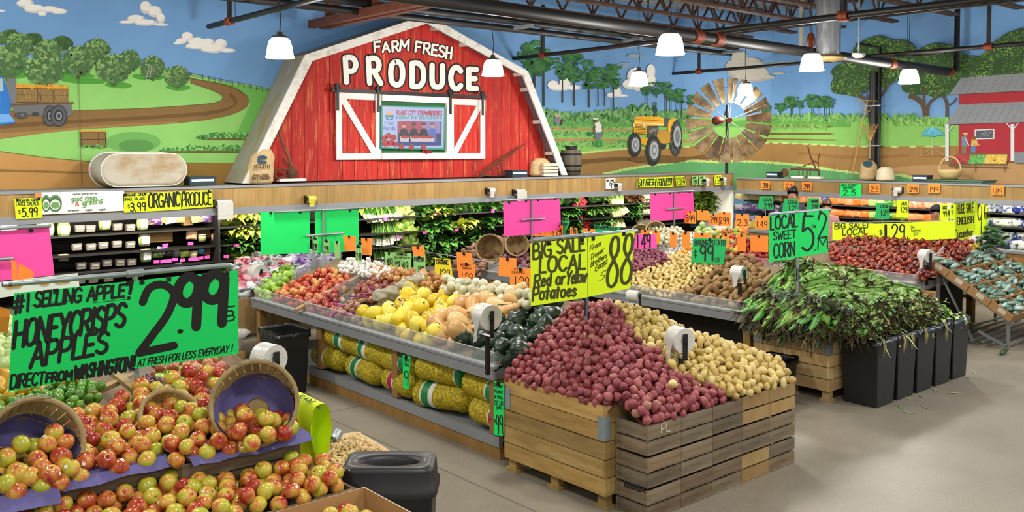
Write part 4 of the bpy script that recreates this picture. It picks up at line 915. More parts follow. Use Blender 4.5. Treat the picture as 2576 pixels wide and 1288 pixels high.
m = MB(); m.box(*rel(oB, (15.36, BY0, 0), (16.3, BY1, zb-.04))); m.build('base', DARK, caseB)
for y in (3.5, 6, 8.5): strip_light((BX+.1, y, BZ0-.09), .06, 2.4, 13, (0, RA(-32), 0), (1, .95, .85))
# ---------------------------------------------------------------- things standing on the cases
TZ = HZ1+.006
def ontop(u, y=11.45, z=TZ):
    d = ray(u, 400); t = y/d.y; return V((d.x*t, y, z))
GALVR = mat('rusty galvanised tank', 'b9b3a2', .7, col2='9a7a48', vscale=1.6, stretch=(1, 1, 1.6), ramp=(.42, .62), bump=.12, detail=7)
a, b = ontop(254), ontop(474); tank = thing('stock_tank', 'old rusty oval stock tank lying on its side left of the barn', 'tank', ((a.x+b.x)/2, 11.5, TZ))
L = (b.x-a.x)/2; H2 = .21
def stad(k, n=12, dx=0): return [((L-H2)*s+ (H2-k)*cos(t), (H2-k)*sin(t)+H2) for s, t0 in ((1, -pi/2), (-1, pi/2)) for t in [t0+pi*i/n for i in range(n+1)]]
m = MB(); m.smooth = True; rings = [(.05, -.02), (.012, -.012), (0, .02), (0, .4)]
n = len(stad(0)); vs = [(x, y, z) for k, y in rings for x, z in stad(k)]
m.add(vs, [(i*n+j, i*n+(j+1) % n, (i+1)*n+(j+1) % n, (i+1)*n+j) for i in range(3) for j in range(n)]); m.smooth = False; m.add(vs[:n], [tuple(range(n))])
m.build('tank_shell', GALVR, tank)
m = MB(); q = [(x, .4, z) for x, z in stad(-.006)]; m.tube(q+[q[0]], .014, 6, False); q = [(x, -.005, z) for x, z in stad(.01)]; m.tube(q+[q[0]], .01, 6, False); m.build('rim', mat('tank rim', 'd6d3c8', .5, .3), tank)
# little sanitiser boxes with a glowing strip
GLOW = mat('glowing light strip', 'cfe8ff', .4, emit=5)
for k, (u, onA, wh) in enumerate(((508, 1, 'beside the rusty stock tank'), (1306, 1, 'inside the barn beside the burlap sack'), (1944, 0, 'left of the rusty cultivator'), (2316, 0, 'in front of the woven basket'))):
    if onA: p = ontop(u, 11.5)
    else: d = ray(u, 400); t = 15.75/d.x; p = V((15.75, d.y*t, BZ1))
    o = thing('glow_box', 'small dark box lamp with glowing blue white strip '+wh, 'lamp', p, 0 if onA else -pi/2)
    w = .17 if onA else .13
    m = MB(); m.box((-w, -.02, 0), (w, .18, .11)); m.box((-w-.01, -.03, .1), (w+.01, .19, .118)); m.build('housing', mat('dark slate housing', '22313c', .4), o)
    MB().box((-w*.85, -.028, .055), (w*.85, -.02, .08)).build('light_strip', GLOW, o)
# burlap sacks
BUR = mat('burlap', 'b99a6b', .9, col2='d0b68a', vscale=40, bump=.3, detail=2); BURP = mat('burlap blue print', '2f4a5e', .9)
def sack(o, w, d, h, lean=0, seed=1, mt=None, name='sack_body'):
    m = MB(); pr = []
    for i in range(13):
        t = i/12; r = (1-.18*t)*(1 if t < .78 else 1-.5*(t-.78)/.22); r *= min(1, .82+t*2.2); pr.append((r, t*h))
    def fn(a, i): return 1+.07*NZ.noise(V((cos(a)*1.5, sin(a)*1.5, i*.5+seed*9)))
    m.lathe([(.0, .001)]+pr+[(.0, h*.97)], 18, MX.Translation((lean*0, 0, 0)) @ MX.Diagonal((w/2, d/2, 1, 1)), fn=fn)
    m.v = [(x+lean*z*z/h, y, z) for x, y, z in m.v]
    return m.build(name, mt or BUR, o)
p = ontop(652, 11.62); s1 = thing('burlap_sack', 'tall printed burlap potato sack leaning inside the barn left corner', 'sack', p); sack(s1, .4, .3, .47, .18)
f = local(plane_map(y=11.45), p); m = MB(); 
for t in (('POTATO', 640, 423, 678, 423, 8, None, 2), ('RIO L PACKER', 634, 452, 680, 450, 7, None, 1.6), ('GROWERS & SHIPPERS', 636, 443, 676, 442, 4, None, 1)): write(m, f, t[0], *t[1:6], w=t[7])
m.build('lettering', mat('sack print brown', '54402c', .9), s1)
m = MB()
for u, v, rx, ry in ((660, 396, 13, 5), (660, 408, 12, 4), (652, 402, 5, 3)): m.poly([f(u+rx*cos(k*.5), v+ry*sin(k*.5)) for k in range(12)])
m.build('emblem', BURP, s1)
# iron and tools
IRON = mat('rusty iron', '4c2f20', .8, .2, col2='6b4326', vscale=12, bump=.1); OLDW = mat('old wooden handle', '6f5136', .8, var=.25, vscale=8)
pl = plane_map(y=11.7); p = ontop(725, 11.7); q = local(pl, p); o = thing('walking_plow', 'small rusty plow with long wooden handle leaning on the red boards', 'plow', p)
MB().tube([q(697, 318), q(706, 345), q(722, 385), q(735, 420)], [.012, .014, .016, .02], 8).build('handle', OLDW, o)
m = MB(); m.tube([q(735, 420), q(720, 428), q(700, 426), q(690, 432), q(692, 446), q(702, 450)], .016, 8); m.tube([q(712, 398), q(728, 418), q(742, 426)], .014, 8); m.tube([q(700, 449), q(725, 440), q(748, 430)], .014, 8); m.build('frame', IRON, o)
m = MB(); m.ball(q(734, 436), (.085, .05, .08), 10, 8, None, .3, 3); m.build('plow_share', IRON, o)
MB().box((-.2, -.06, 0), (.2, .06, .035), MX.Translation(q(733, 452)-V((0, 0, .02)))).build('block', BDW, o)
p = ontop(1262, 11.7); q = local(pl, p); o = thing('cultivator_frame', 'thin rusty cultivator with curved handles inside the barn right side', 'plow', p)
m = MB(); m.tube([q(1322, 361), q(1300, 375), q(1250, 405), q(1210, 434), q(1206, 440), q(1220, 442), q(1262, 443)], .013, 8); m.tube([q(1316, 364), q(1270, 400), q(1214, 440)], .012, 8); m.tube([q(1240, 409), q(1252, 425), q(1256, 443)], .01, 6); m.tube([q(1256, 402), q(1264, 425), q(1267, 444)], .01, 6); m.build('handles', IRON, o)
m = MB(); m.tube([q(1205+17*cos(k*pi/9), 426+21*sin(k*pi/9)) for k in range(19)], .005, 6, False); m.build('hoop', IRON, o)
p = ontop(1360, 11.78); o = thing('burlap_sack', 'round burlap sack behind the small white crate in the barn', 'sack', p); sack(o, .5, .26, .31, .0, 4)
p = ontop(1378, 11.66); o = thing('wooden_crate', 'small whitewashed slatted crate beside the barn right post', 'crate', p, RA(-8))
CRW = mat('whitewashed slats', 'd9cfb6', .75, var=.1, vscale=6, vc=True)
def slat_crate(o, w, d, h, rows, mt, t=.012, gap=.012, names=('slat_side', 'corner_post')):
    for s in (-1, 1):
        m = MB(); hh = (h-gap*(rows-1))/rows
        for r in range(rows): m.tint(.85, 1.1); z = r*(hh+gap); m.box((-w/2, s*d/2-(t if s > 0 else 0), z), (w/2, s*d/2+(t if s < 0 else 0), z+hh))
        m.build(names[0], mt, o); m = MB()
        for r in range(rows): m.tint(.85, 1.1); z = r*(hh+gap); m.box((s*w/2-(t if s > 0 else 0), -d/2+t, z), (s*w/2+(t if s < 0 else 0), d/2-t, z+hh))
        m.build(names[0], mt, o)
    m = MB(); m.box((-w/2+t, -d/2+t, .0), (w/2-t, d/2-t, t)); m.build('bottom', mt, o)
slat_crate(o, .31, .2, .22, 4, CRW)
BARW = mat('dark barrel staves', '4c4438', .75, col2='6a6152', vscale=2, stretch=(5, 5, .6), bump=.1)
p = ontop(1436, 11.75); o = thing('wooden_barrel', 'dark weathered wooden barrel right of the barn', 'barrel', p)
MB().lathe([(0, 0), (.165, 0), (.19, .15), (.195, .28), (.185, .42), (.175, .45), (.165, .45), (.165, .42), (0, .42)], 24).build('staves', BARW, o)
m = MB()
for z, r in ((.06, .177), (.16, .194), (.36, .194)): m.lathe([(r, z), (r+.004, z), (r+.004, z+.03), (r, z+.03)], 24)
m.build('hoops', BLK, o)
o = thing('strap_bundle', 'dark tangled straps heaped on top of the wooden barrel', 'straps', p+V((0, 0, .452))); m = MB(); R_ = random.Random(5)
for k in range(9): a = R_.uniform(0, 6); m.tube([(.11*cos(a+t)*R_.uniform(.7, 1.1), .11*sin(a+t)*R_.uniform(.7, 1.1), R_.uniform(.012, .07)) for t in (0, .7, 1.4, 2.1)], .013, 6)
m.build('straps', mat('dark leather', '2a1f19', .6), o)
# windmill wheel in the corner
wc = WT(1833, 303, 17.3); nn = V((-.68, -.733, 0)); o = thing('windmill_wheel', 'large rusty windmill wheel of tin blades mounted in the wall corner', 'windmill', wc)
right = V((0, 0, 1)).cross(nn).normalized(); right = right if right.dot(RT) > 0 else -right; RW = .81
TIN = mat('rusty tin blade', 'b59a70', .7, col2='6a5032', vscale=3.5, ramp=(.4, .62), bump=.1, detail=7, vc=True)
for k in range(18):
    a = 2*pi*k/18+.09; e = right*cos(a)+V((0, 0, 1))*sin(a); t_ = -right*sin(a)+V((0, 0, 1))*cos(a); m = MB(); m.tint(.75, 1.15, .06)
    t2 = (t_*.9+nn*.35); ps = [e*RW*.42-t2*.05, e*RW*.42+t2*.05, e*RW+t2*.118, e*RW-t2*.118]; m.prism(ps, nn*.006); b = m.build('blade', TIN, o)
    m = MB(); m.tube(ps+[ps[0]], .006, 5, False); m.build('blade_edge', IRON, b)
m = MB()
for k in range(6): a = pi*k/3+.4; e = right*cos(a)+V((0, 0, 1))*sin(a); m.tube([nn*.03, e*RW*.95], .007, 5)
for r in (.45, .78): m.tube([(right*cos(t)+V((0, 0, 1))*sin(t))*RW*r-nn*.02 for t in [2*pi*k/36 for k in range(37)]], .006, 5, False)
m.build('spokes', GALV, o)
m = MB(); m.tube([nn*.12, -nn*.12], .05, 12); m.ball(nn*-.14+right*-.18, (.12, .12, .09), 12, 8); m.build('hub', mat('hub red paint', '7a3328', .6, .2, var=.2), o)
m = MB(); m.tube([-nn*.15+V((0, 0, .3)), -nn*.15-V((0, 0, wc.z-TZ))], .03, 8); m.tube([-nn*.15+V((0, 0, .1))-right*.05, -nn*.15+V((0, 0, .32)), -nn*.15+V((0, 0, .1))+right*.05], .012, 6); m.build('mast', BLK, o)
# things on case B
px = 15.8
def onB(u, x=px): d = ray(u, 400); t = x/d.x; return V((x, d.y*t, BZ1))
plB = plane_map(x=15.9); p = onB(2020, 15.9); q = local(plB, p); o = thing('spring_cultivator', 'rusty spring tooth cultivator with hoops standing on white blocks', 'plow', p)
m = MB(); m.tube([q(1990, 424), q(2060, 428)], .022, 8); m.tube([q(2052, 424), q(2040, 398), q(2032, 368)], .014, 6); m.tube([q(2058, 424), q(2058, 400), q(2062, 386)], .012, 6); m.tube([q(2040, 400), q(2060, 412)], .012, 6); m.tube([q(1985, 428), q(2022, 418), q(2052, 405)], .01, 6); m.build('frame', IRON, o)
for u in (2006, 2016, 2026, 2034, 2056): 
    m = MB(); c = q(u, 436); m.tube([c+V((0, -.045*sin(t)*.8, .085*cos(t))) for t in [pi*k/8-.6 for k in range(11)]], .012, 6); m.build('tine', IRON, o)
c = q(1974, 434); m = MB(); m.lathe([(0, -.012), (.07, -.01), (.085, -.01), (.085, .01), (.07, .01), (0, .012)], 18, MX.Translation(c) @ MX.Rotation(pi/2, 4, 'Y')); m.build('gauge_wheel', IRON, o)
for u in (2008, 2052): c = q(u, 447); MB().box((-.05, -.13, 0), (.05, .13, .04), MX.Translation((c.x, c.y, .0))).build('block', BDW, o)
def lowsack(u, x, w, h, lab, seed, mt): o = thing('grain_sack', lab, 'sack', onB(u, x)); sack(o, w, .3, h, 0, seed, mt); return o
CREAM = mat('cream cotton sack', 'dccfae', .85, var=.08, vscale=6, bump=.2)
s2 = lowsack(2186, 16.1, .42, .36, 'printed burlap grain sack right of the bamboo pole', 7, BUR); f = local(plane_map(x=15.9), s2.location); m = MB(); m.poly([f(2183+13*cos(k*.5), 412+8*sin(k*.5)) for k in range(13)]); m.build('emblem', BURP, s2)
lowsack(2228, 15.95, .42, .25, 'full cream cotton sack right of the printed grain sack', 9, CREAM)
BAM = mat('bamboo pole', 'b9924f', .6, var=.15, vscale=5)
plr = plane_map(x=16.2); p = onB(2144, 16.1); q = local(plr, p); o = thing('hay_hook_pole', 'long bamboo pole with crossbar and rope loop leaning on the mural', 'tool', p)
m = MB(); m.tube([q(2142, 449), q(2182, 252)], .013, 8); m.tube([q(2157, 252), q(2206, 254)], .011, 8); m.build('pole', BAM, o); m = MB(); m.tube([q(2164, 253), q(2163, 268), q(2170, 280), q(2188, 280), q(2200, 256)], .007, 6); m.build('rope_loop', mat('jute rope', 'a48a5a', .9), o)
p = onB(2189, 16.25); q = local(plane_map(x=16.25), p); o = thing('fan_rake', 'bamboo fan rake standing upside down against the black pipe column', 'rake', p)
m = MB(); m.tube([q(2188, 400), q(2189, 355)], .012, 8); m.build('handle', BAM, o); m = MB()
for k in range(11): e = 2172+k*3.6; m.tube([q(2189, 358), q(lerp(2189, e, .75), 328), q(e, 312)], .005, 5)
m.tube([q(2176, 330), q(2202, 331)], .006, 5); m.build('tines', BAM, o)
p = onB(2410, 15.85); o = thing('green_board', 'flat dark green board lying on the case under the woven basket', 'board', p+V((0, 0, .0))); 
m = MB(); m.box((-.25, -.5, 0), (.3, .4, .035)); m.box((-.27, -.52, .035), (.32, .42, .05)); m.build('board_top', mat('green painted board', '4c6b58', .7, var=.1, vscale=3), o)
p = onB(2390, 15.85); o = thing('woven_basket', 'woven straw basket with tall round handle on the green board', 'basket', p+V((0, 0, .052)))
STR = mat('woven straw', 'b79a62', .8, col2='d2b981', vscale=28, stretch=(1, 1, 3), bump=.35)
MB().lathe([(0, 0), (.11, 0), (.17, .06), (.19, .13), (.195, .17), (.18, .17), (.17, .12), (.1, .02), (0, .015)], 26).build('basket_body', STR, o)
m = MB(); m.tube([(0, .185*cos(t), .15+.24*sin(t)) for t in [pi*k/16 for k in range(17)]], .013, 8); m.build('handle', STR, o)
# ---------------------------------------------------------------- leafy stock in case A
def leaf(m, p, d, L, wd, curl=.3, fold=.3, n=3):
    """a bent, folded leaf blade"""
    p, d = V(p), V(d).normalized(); s = d.cross(V((0, 0, 1))); s = s.normalized() if s.length > .01 else V((1, 0, 0)); u = s.cross(d); vs = []; fs = []
    for i in range(n+1):
        t = i/n; c = p+d*L*t-V((0, 0, 1))*curl*L*t*t; w = wd*(sin(pi*min(.97, .12+t*.86)))
        vs += [c-s*w+u*w*fold, c, c+s*w+u*w*fold]
    for i in range(n): fs += [(3*i, 3*i+1, 3*i+4, 3*i+3), (3*i+1, 3*i+2, 3*i+5, 3*i+4)]
    m.smooth = True; m.add(vs, fs)
LEAFM = mat('leafy greens', 'ffffff', .55, vc=True, var=.12, vscale=30)
def mixc(a, b, t): a, b = lin(a), lin(b); return tuple(a[i]+(b[i]-a[i])*t for i in range(3))
def bunch(c0, c1, n=34, r=.15, L=.13, wd=.035, seed=0, up=.4, stem=None):
    st = random.getstate(); random.seed(seed+50); m = MB()
    for _ in range(n):
        a, b = random.uniform(0, 2*pi), random.uniform(-.5, 1.2); d = V((cos(a)*cos(b), sin(a)*cos(b)*.7-.35, sin(b)*up+.15)); m.col = mixc(c0, c1, random.random()**.8)
        leaf(m, d*r*random.uniform(.1, .8)*V((1, .6, .8)).length/1.4, d, L*random.uniform(.7, 1.3), wd*random.uniform(.7, 1.3), random.uniform(.1, .7), random.uniform(.1, .6))
    m.col = mixc(c0, c1, .15); m.ball((0, .03, 0), (r*.8, r*.45, r*.6), 10, 7, None, .3, seed)
    if stem: 
        m.col = lin(stem)
        for _ in range(7): a = random.uniform(-.6, .6); m.tube([(0, -.03, -.02), (a*.15, -.07, -.14)], .008, 5)
    random.setstate(st); return m.mesh('bunch')
GK = {'dark': [bunch('16320f', '4f8f2f', seed=i) for i in range(2)], 'light': [bunch('4c7a1c', 'b9d64e', seed=3+i, wd=.05) for i in range(2)], 'yellow': [bunch('5b7a18', 'd3d65a', seed=6+i, wd=.045) for i in range(2)],
      'fine': [bunch('1d4212', '6a9b3c', 70, .14, .07, .016, seed=9+i) for i in range(2)], 'red': [bunch('3c3a14', '8a4a34', seed=12, wd=.04)]}
def cabb(c0, c1, r, n=9, seed=0):
    m = MB(); m.col = mixc(c0, c1, .5); m.ball((0, 0, 0), (r, r, r*.95), 12, 9, None, .12, seed); st = random.getstate(); random.seed(seed)
    for k in range(n):
        a, b = random.uniform(0, 2*pi), random.uniform(-.4, .7); d = V((cos(a)*cos(b), sin(a)*cos(b), sin(b))); m.col = mixc(c0, c1, random.random()); leaf(m, d*r*.96-V((0, 0, r*.5)), V((d.x*.25, d.y*.25, 1)), r*1.3, r*.6, .05, .35)
    random.setstate(st); return m.mesh('head')
GK['cab'] = [cabb('8fae4a', 'dfe8a0', .085, seed=i) for i in range(2)]; GK['ice'] = [cabb('7fae3e', 'cfe27a', .08, 12, seed=5)]; GK['white'] = [cabb('cdbf8c', 'efe6c4', .06, 3, seed=8)]
def scal(c0, c1, white, n=22):
    m = MB(); st = random.getstate(); random.seed(n)
    for k in range(n):
        x = random.uniform(-.08, .08); y = random.uniform(-.03, .03); m.col = lin(white) if random.random() < .9 else lin(c1); m.tube([(x, y-.08, -.12), (x*.95, y-.05, -.04)], [.012, .011], 6)
        m.col = mixc(c0, c1, random.random()); m.tube([(x*.95, y-.05, -.04), (x*.9+random.uniform(-.02, .02), y, .06), (x*1.2+random.uniform(-.05, .05), y+.03, .2)], [.011, .009, .004], 5)
    random.setstate(st); return m.mesh('scallions')
GK['scal'] = [scal('2c6a1c', '86b53e', 'ece8cc')]; GK['asp'] = [scal('5b8c2c', 'b7c95c', 'e8d9a0', 26)]
m = MB(); st_ = random.getstate(); random.seed(4)
for k in range(46): m.col = mixc('b81c2a', 'e8455a', random.random()); m.ball((random.uniform(-.12, .12), random.uniform(-.05, .03), random.uniform(-.1, .1)), .02, 8, 6)
random.setstate(st_); GK['rad'] = [m.mesh('radishes')]
for k in GK.values():
    for me in k: me.materials.append(LEAFM)
NAMES = {'dark': ('leafy_bunch', 'bunch of dark leafy greens', 'greens'), 'light': ('lettuce_bunch', 'bunch of light green leaf lettuce', 'lettuce'), 'yellow': ('chard_bunch', 'bunch of yellow green chard leaves', 'greens'), 'fine': ('parsley_bunch', 'bunch of fine leafed parsley', 'herbs'), 'red': ('beet_bunch', 'bunch of red stemmed beet greens', 'greens'),
         'cab': ('cabbage', 'round pale green cabbage', 'cabbage'), 'ice': ('iceberg_lettuce', 'round bright green lettuce head', 'lettuce'), 'white': ('cauliflower', 'small cream white cauliflower head', 'cauliflower'), 'scal': ('scallion_bunch', 'bunch of scallions with white bulbs', 'scallions'), 'asp': ('celery_bunch', 'pale green stalk bundle', 'celery'), 'rad': ('radish_bunch', 'heaped bright red radishes', 'radishes')}
def stock(kind, u, v, where, sc=1., y=11.72):
    nm, lb, ct = NAMES[kind]; me = random.choice(GK[kind]); o = link(nm, me, None, W(u, v, y=y)); o.rotation_euler = (random.uniform(-.2, .2), random.uniform(-.25, .25), random.uniform(-.5, .5)); o.scale = (sc*(1.3 if kind not in ('cab', 'ice', 'white', 'rad') else 1.1),)*3
    tag(o, lb+' '+where, ct, lb+' '+where)
def fill(kind, u0, v0, u1, v1, n, where, sc=1., rows=1, dv=0, jit=4):
    for r in range(rows):
        for i in range(n):
            t = (i+.5)/n; stock(kind, lerp(u0, u1, t)+random.uniform(-jit, jit), lerp(v0, v1, t)+r*dv+random.uniform(-jit, jit)*.6, where, sc*random.uniform(.9, 1.1))
w1 = 'left of the big green cards'
fill('yellow', 566, 545, 655, 540, 5, w1, 1.0); fill('red', 570, 540, 625, 538, 2, w1, .9); fill('yellow', 590, 585, 655, 580, 4, w1, .8); fill('dark', 565, 622, 655, 615, 5, w1, .9); fill('light', 585, 658, 625, 655, 2, 'above the bagged onions', .9); fill('dark', 640, 560, 660, 600, 2, w1, .8)
w2 = 'right of the big green cards'
fill('scal', 915, 535, 950, 532, 3, w2+' on the top shelf', 1.0); fill('scal', 955, 530, 985, 528, 2, w2+' on the top shelf', 1.0); fill('light', 905, 515, 1010, 510, 5, w2, .8)
for u, v in ((1007, 518), (996, 538), (1018, 530), (1030, 540)): stock('cab', u, v, w2+' on the top shelf', 1.1)
fill('dark', 1045, 535, 1130, 525, 5, 'on the top shelf below the plank header', .9); fill('yellow', 1065, 540, 1110, 535, 2, 'on the top shelf below the plank header', .9); fill('fine', 1120, 530, 1180, 520, 3, 'on the top shelf below the plank header', .9); fill('dark', 1180, 525, 1262, 515, 4, 'on the top shelf below the plank header', .9)
fill('scal', 948, 590, 985, 585, 3, w2+' on the middle shelf', 1.0)
for u, v in ((1003, 570), (1018, 562), (1030, 556), (1026, 578), (1040, 585), (1003, 588)): stock('ice', u, v, w2+' on the middle shelf', .95)
fill('dark', 1065, 582, 1110, 572, 3, 'on the middle shelf behind the organic price cards', .95); fill('fine', 1085, 575, 1120, 572, 2, 'on the middle shelf behind the organic price cards', .9); fill('yellow', 1140, 572, 1185, 565, 3, 'on the middle shelf behind the organic price cards', .9); fill('dark', 1190, 570, 1262, 560, 4, 'on the middle shelf behind the organic price cards', .9)
fill('scal', 945, 645, 985, 640, 3, w2+' on the lowest shelf', 1.0)
for u, v in ((1018, 606), (1034, 604), (1005, 628), (1024, 622), (1038, 615)): stock('ice', u, v, w2+' on the lowest shelf', .95)
fill('dark', 1060, 625, 1150, 612, 6, 'on the lowest shelf behind the organic price cards', 1.); fill('fine', 1075, 640, 1110, 636, 3, 'on the lowest shelf behind the organic price cards', 1.); fill('dark', 1150, 605, 1200, 598, 3, 'on the lowest shelf behind the organic price cards', 1.); fill('light', 1075, 655, 1110, 650, 2, 'on the lowest shelf behind the organic price cards', .9)
w3 = 'right of the wide pink cards'
fill('dark', 1412, 500, 1432, 500, 2, w3, .95); fill('dark', 1415, 545, 1440, 540, 2, w3, .95, 2, 40); stock('rad', 1462, 508, w3, 1.1); stock('rad', 1456, 512, w3, 1.); stock('rad', 1472, 570, 'lower down '+w3, .9); stock('rad', 1470, 560, 'lower down '+w3, .8)
fill('fine', 1490, 500, 1525, 495, 3, w3, 1.0); fill('fine', 1480, 535, 1525, 530, 4, w3, 1.05); fill('fine', 1490, 565, 1530, 560, 3, w3, 1.); fill('dark', 1440, 520, 1446, 600, 3, w3, .8)
fill('asp', 1535, 495, 1555, 492, 2, w3, 1., 3, 29); fill('red', 1570, 500, 1600, 500, 2, w3, .8); fill('dark', 1575, 520, 1605, 518, 3, w3, .8, 2, 24)
for r, (v, n) in enumerate(((497, 5), (516, 5), (535, 5), (562, 6), (573, 6))):
    for k in range(n): stock('white', 1607+k*7, v-k*.7, 'between the two pink card pairs', .9)
fill('light', 1750, 500, 1792, 494, 4, 'at the right end of the wall case', .9, 3, 14)
# trays, bags and tags at the organic end
CLR = mat('clear plastic tray', 'a9a194', .25, trans=.0, alpha=.55); LBL = mat('pale tray label', 'bdb5a4', .6); SAL = LEAFM
def traym():
    m = MB(); m.box((-.055, -.035, -.04), (.055, .035, .035), None, .006); return m.mesh('tray')
tr_me = traym(); tr_me.materials.append(CLR)
lm = MB(); lm.box((-.035, -.037, -.005), (.035, -.0355, .02)); lm.box((-.05, -.03, .0352), (.05, .03, .0375)); lb_me = lm.mesh('label'); lb_me.materials.append(LBL)
fm_ = MB(); fm_.col = lin('332a20'); fm_.ball((0, 0, -.012), (.046, .028, .022), 8, 5); fd_me = fm_.mesh('food'); fd_me.materials.append(LEAFM)
R0 = lambda x, y: (x/3.68, 380+y/3.68)
for row, (lab, pts) in enumerate((('top', [(735, 715), (835, 715), (1085, 700), (1205, 705)]), ('second', [(710, 885), (840, 885), (955, 870), (1080, 860), (1205, 865)]), ('third', [(585, 985), (750, 1060), (875, 1060), (990, 1035), (1110, 1030), (1215, 1025)]), ('lowest', [(740, 1195), (860, 1185), (1000, 1175)]))):
    for x, y in pts:
        o = thing('salad_tray', 'small clear plastic tray on the %s row of the black wire rack' % lab, 'tray', W(*R0(x, y), y=11.66), group='clear trays on the %s wire rack row' % lab)
        link('tray_body', tr_me, o); link('tray_label', lb_me, o); link('filling', fd_me, o)
tub = MB(); tub.lathe([(0, -.085), (.06, -.08), (.075, -.02), (.075, .03), (.06, .08), (0, .085)], 16, MX.Diagonal((1, .6, 1, 1))); tub_me = tub.mesh('tub'); tub_me.materials.append(mat('clamshell full of salad', '748a3c', .3, col2='b9bf92', vscale=30))
tl = MB(); tl.box((-.045, -.052, -.05), (.045, -.048, .045)); tl_me = tl.mesh('tub_label'); tl_me.materials.append(mat('clamshell label', 'eee9e6', .6, col2='b9a8c9', vscale=14, ramp=(.55, .6)))
for x, y in ((590, 725), (440, 725), (970, 665), (1320, 668), (1335, 820), (1350, 965), (100, 690), (400, 680), (40, 700)):
    o = thing('salad_clamshell', 'upright clear salad clamshell with white label on the wire rack', 'clamshell', W(*R0(x, y), y=11.64), group='upright salad clamshells on the wire rack'); link('clamshell', tub_me, o); link('front_label', tl_me, o)
def pillow(w, h, d, seed=0, nx=7, nz=6):
    m = MB(); vs = []; fs = []
    for s in (-1, 1):
        for j in range(nz+1):
            for i in range(nx+1):
                a, b = i/nx*2-1, j/nz*2-1; t = max(0, (1-a**4)*(1-b**4))**.5; k = 1+.15*NZ.noise(V((a*2+seed, b*2, s)))
                vs.append((a*w/2*(1-.06*abs(b)), s*d/2*t*k, b*h/2))
    n = (nx+1)*(nz+1)
    for s in (0, 1):
        for j in range(nz):
            for i in range(nx): q = [s*n+j*(nx+1)+i, s*n+j*(nx+1)+i+1, s*n+(j+1)*(nx+1)+i+1, s*n+(j+1)*(nx+1)+i]; fs.append(tuple(q) if s == 0 else tuple(q[::-1]))
    m.smooth = True; m.add(vs, fs); return m
BAGC = {}
def bagm(key, c0, c1, rough=.3, scale=16):
    me = pillow(.19, .15, .07, len(BAGC)).mesh('bag'); me.materials.append(mat(key, c0, rough, col2=c1, vscale=scale, ramp=(.42, .58), rnd=.3)); BAGC[key] = me; return me
bagm('purple vegetable bag', '5a2c78', 'd9c27c'); bagm('orange carrot bag', 'e07028', 'e8905a', .35); bagm('blue and white bag', '22307c', 'd8dccb'); bagm('yellow vegetable bag', 'c9a93c', 'e0d69a'); bagm('white and purple bag', 'dcd6dc', '6a4a8a'); bagm('peach fruit bag', 'dc7a50', 'efc09a'); bagm('green bean bag', '3f7a30', '9fbf68'); bagm('lime fruit bag', '8a9a2c', 'c9c860'); bagm('red label bag', 'a33c3c', 'e3c9a0')
def bag(key, loc, lab, grp, rz=0, sc=1.): o = link('produce_bag', BAGC[key], None, loc); o.rotation_euler = (random.uniform(-.25, .1), random.uniform(-.15, .15), rz+random.uniform(-.2, .2)); o.scale = (sc, sc, sc*random.uniform(.85, 1.1)); tag(o, lab, 'bag', grp)
for x, y, k in ((1440, 630, 'purple vegetable bag'), (1530, 625, 'purple vegetable bag'), (1585, 622, 'white and purple bag'), (1650, 618, 'purple vegetable bag'), (1825, 615, 'purple vegetable bag'), (1890, 612, 'white and purple bag'), (1945, 612, 'purple vegetable bag'), (2010, 612, 'red label bag')):
    bag(k, W(*R0(x, y), y=11.68), {'p': 'purple and yellow vegetable bag on the top organic shelf', 'w': 'white and purple printed bag on the top organic shelf', 'r': 'red label bag on the top organic shelf'}[k[0]], 'bags on the top organic shelf', 0, .9)
for x, y, k in ((1775, 775, 'peach fruit bag'), (1460, 945, 'green bean bag'), (1500, 925, 'white and purple bag'), (1710, 945, 'lime fruit bag'), (1640, 1075, 'white and purple bag')): bag(k, W(*R0(x, y), y=11.66), 'single %s on a lower organic shelf' % k, 'single %ss on the lower organic shelves' % k, 0, .75)
CARDB = mat('brown cardboard', '9a7646', .75, var=.08, vscale=3, coords='Object')
for x, y, w, h, wh in ((1745, 628, .12, .17, 'between the purple bags'), (1490, 795, .3, .13, 'on the second organic shelf'), (1935, 755, .29, .13, 'beside the peach bag'), (1950, 920, .22, .1, 'on the third organic shelf')):
    o = thing('cardboard_box', 'plain brown cardboard box %s' % wh, 'box', W(*R0(x, y), y=11.72)); m = MB(); m.box((-w/2, 0, -h/2), (w/2, .2, h/2)); m.build('carton', CARDB, o); m = MB(); m.box((-w/2-.002, -.002, h/2-.03), (w/2+.002, .0, h/2+.002)); m.build('flap', CARDB, o)
for x, y, c, wh in ((1555, 935, '3c3a30', 'dark'), (1625, 940, '5f6a6a', 'grey'), (1860, 915, '3f86b0', 'blue lidded'), (1790, 955, 'd9cf9c', 'cream'), (2005, 935, 'c9d09a', 'pale green'), (1870, 800, '9fae6a', 'olive green'), (1990, 795, 'd98a74', 'pink wrapped')):
    o = thing('deli_tub', 'small %s tub on an organic shelf' % wh, 'tub', W(*R0(x, y), y=11.66)); MB().lathe([(0, -.05), (.045, -.05), (.055, .03), (0, .03)], 12).build('tub_body', mat('tub '+wh, c, .35), o); MB().lathe([(0, .032), (.058, .03), (.058, .045), (0, .05)], 12).build('tub_lid', LBL, o)
TAGM = CARD['P']
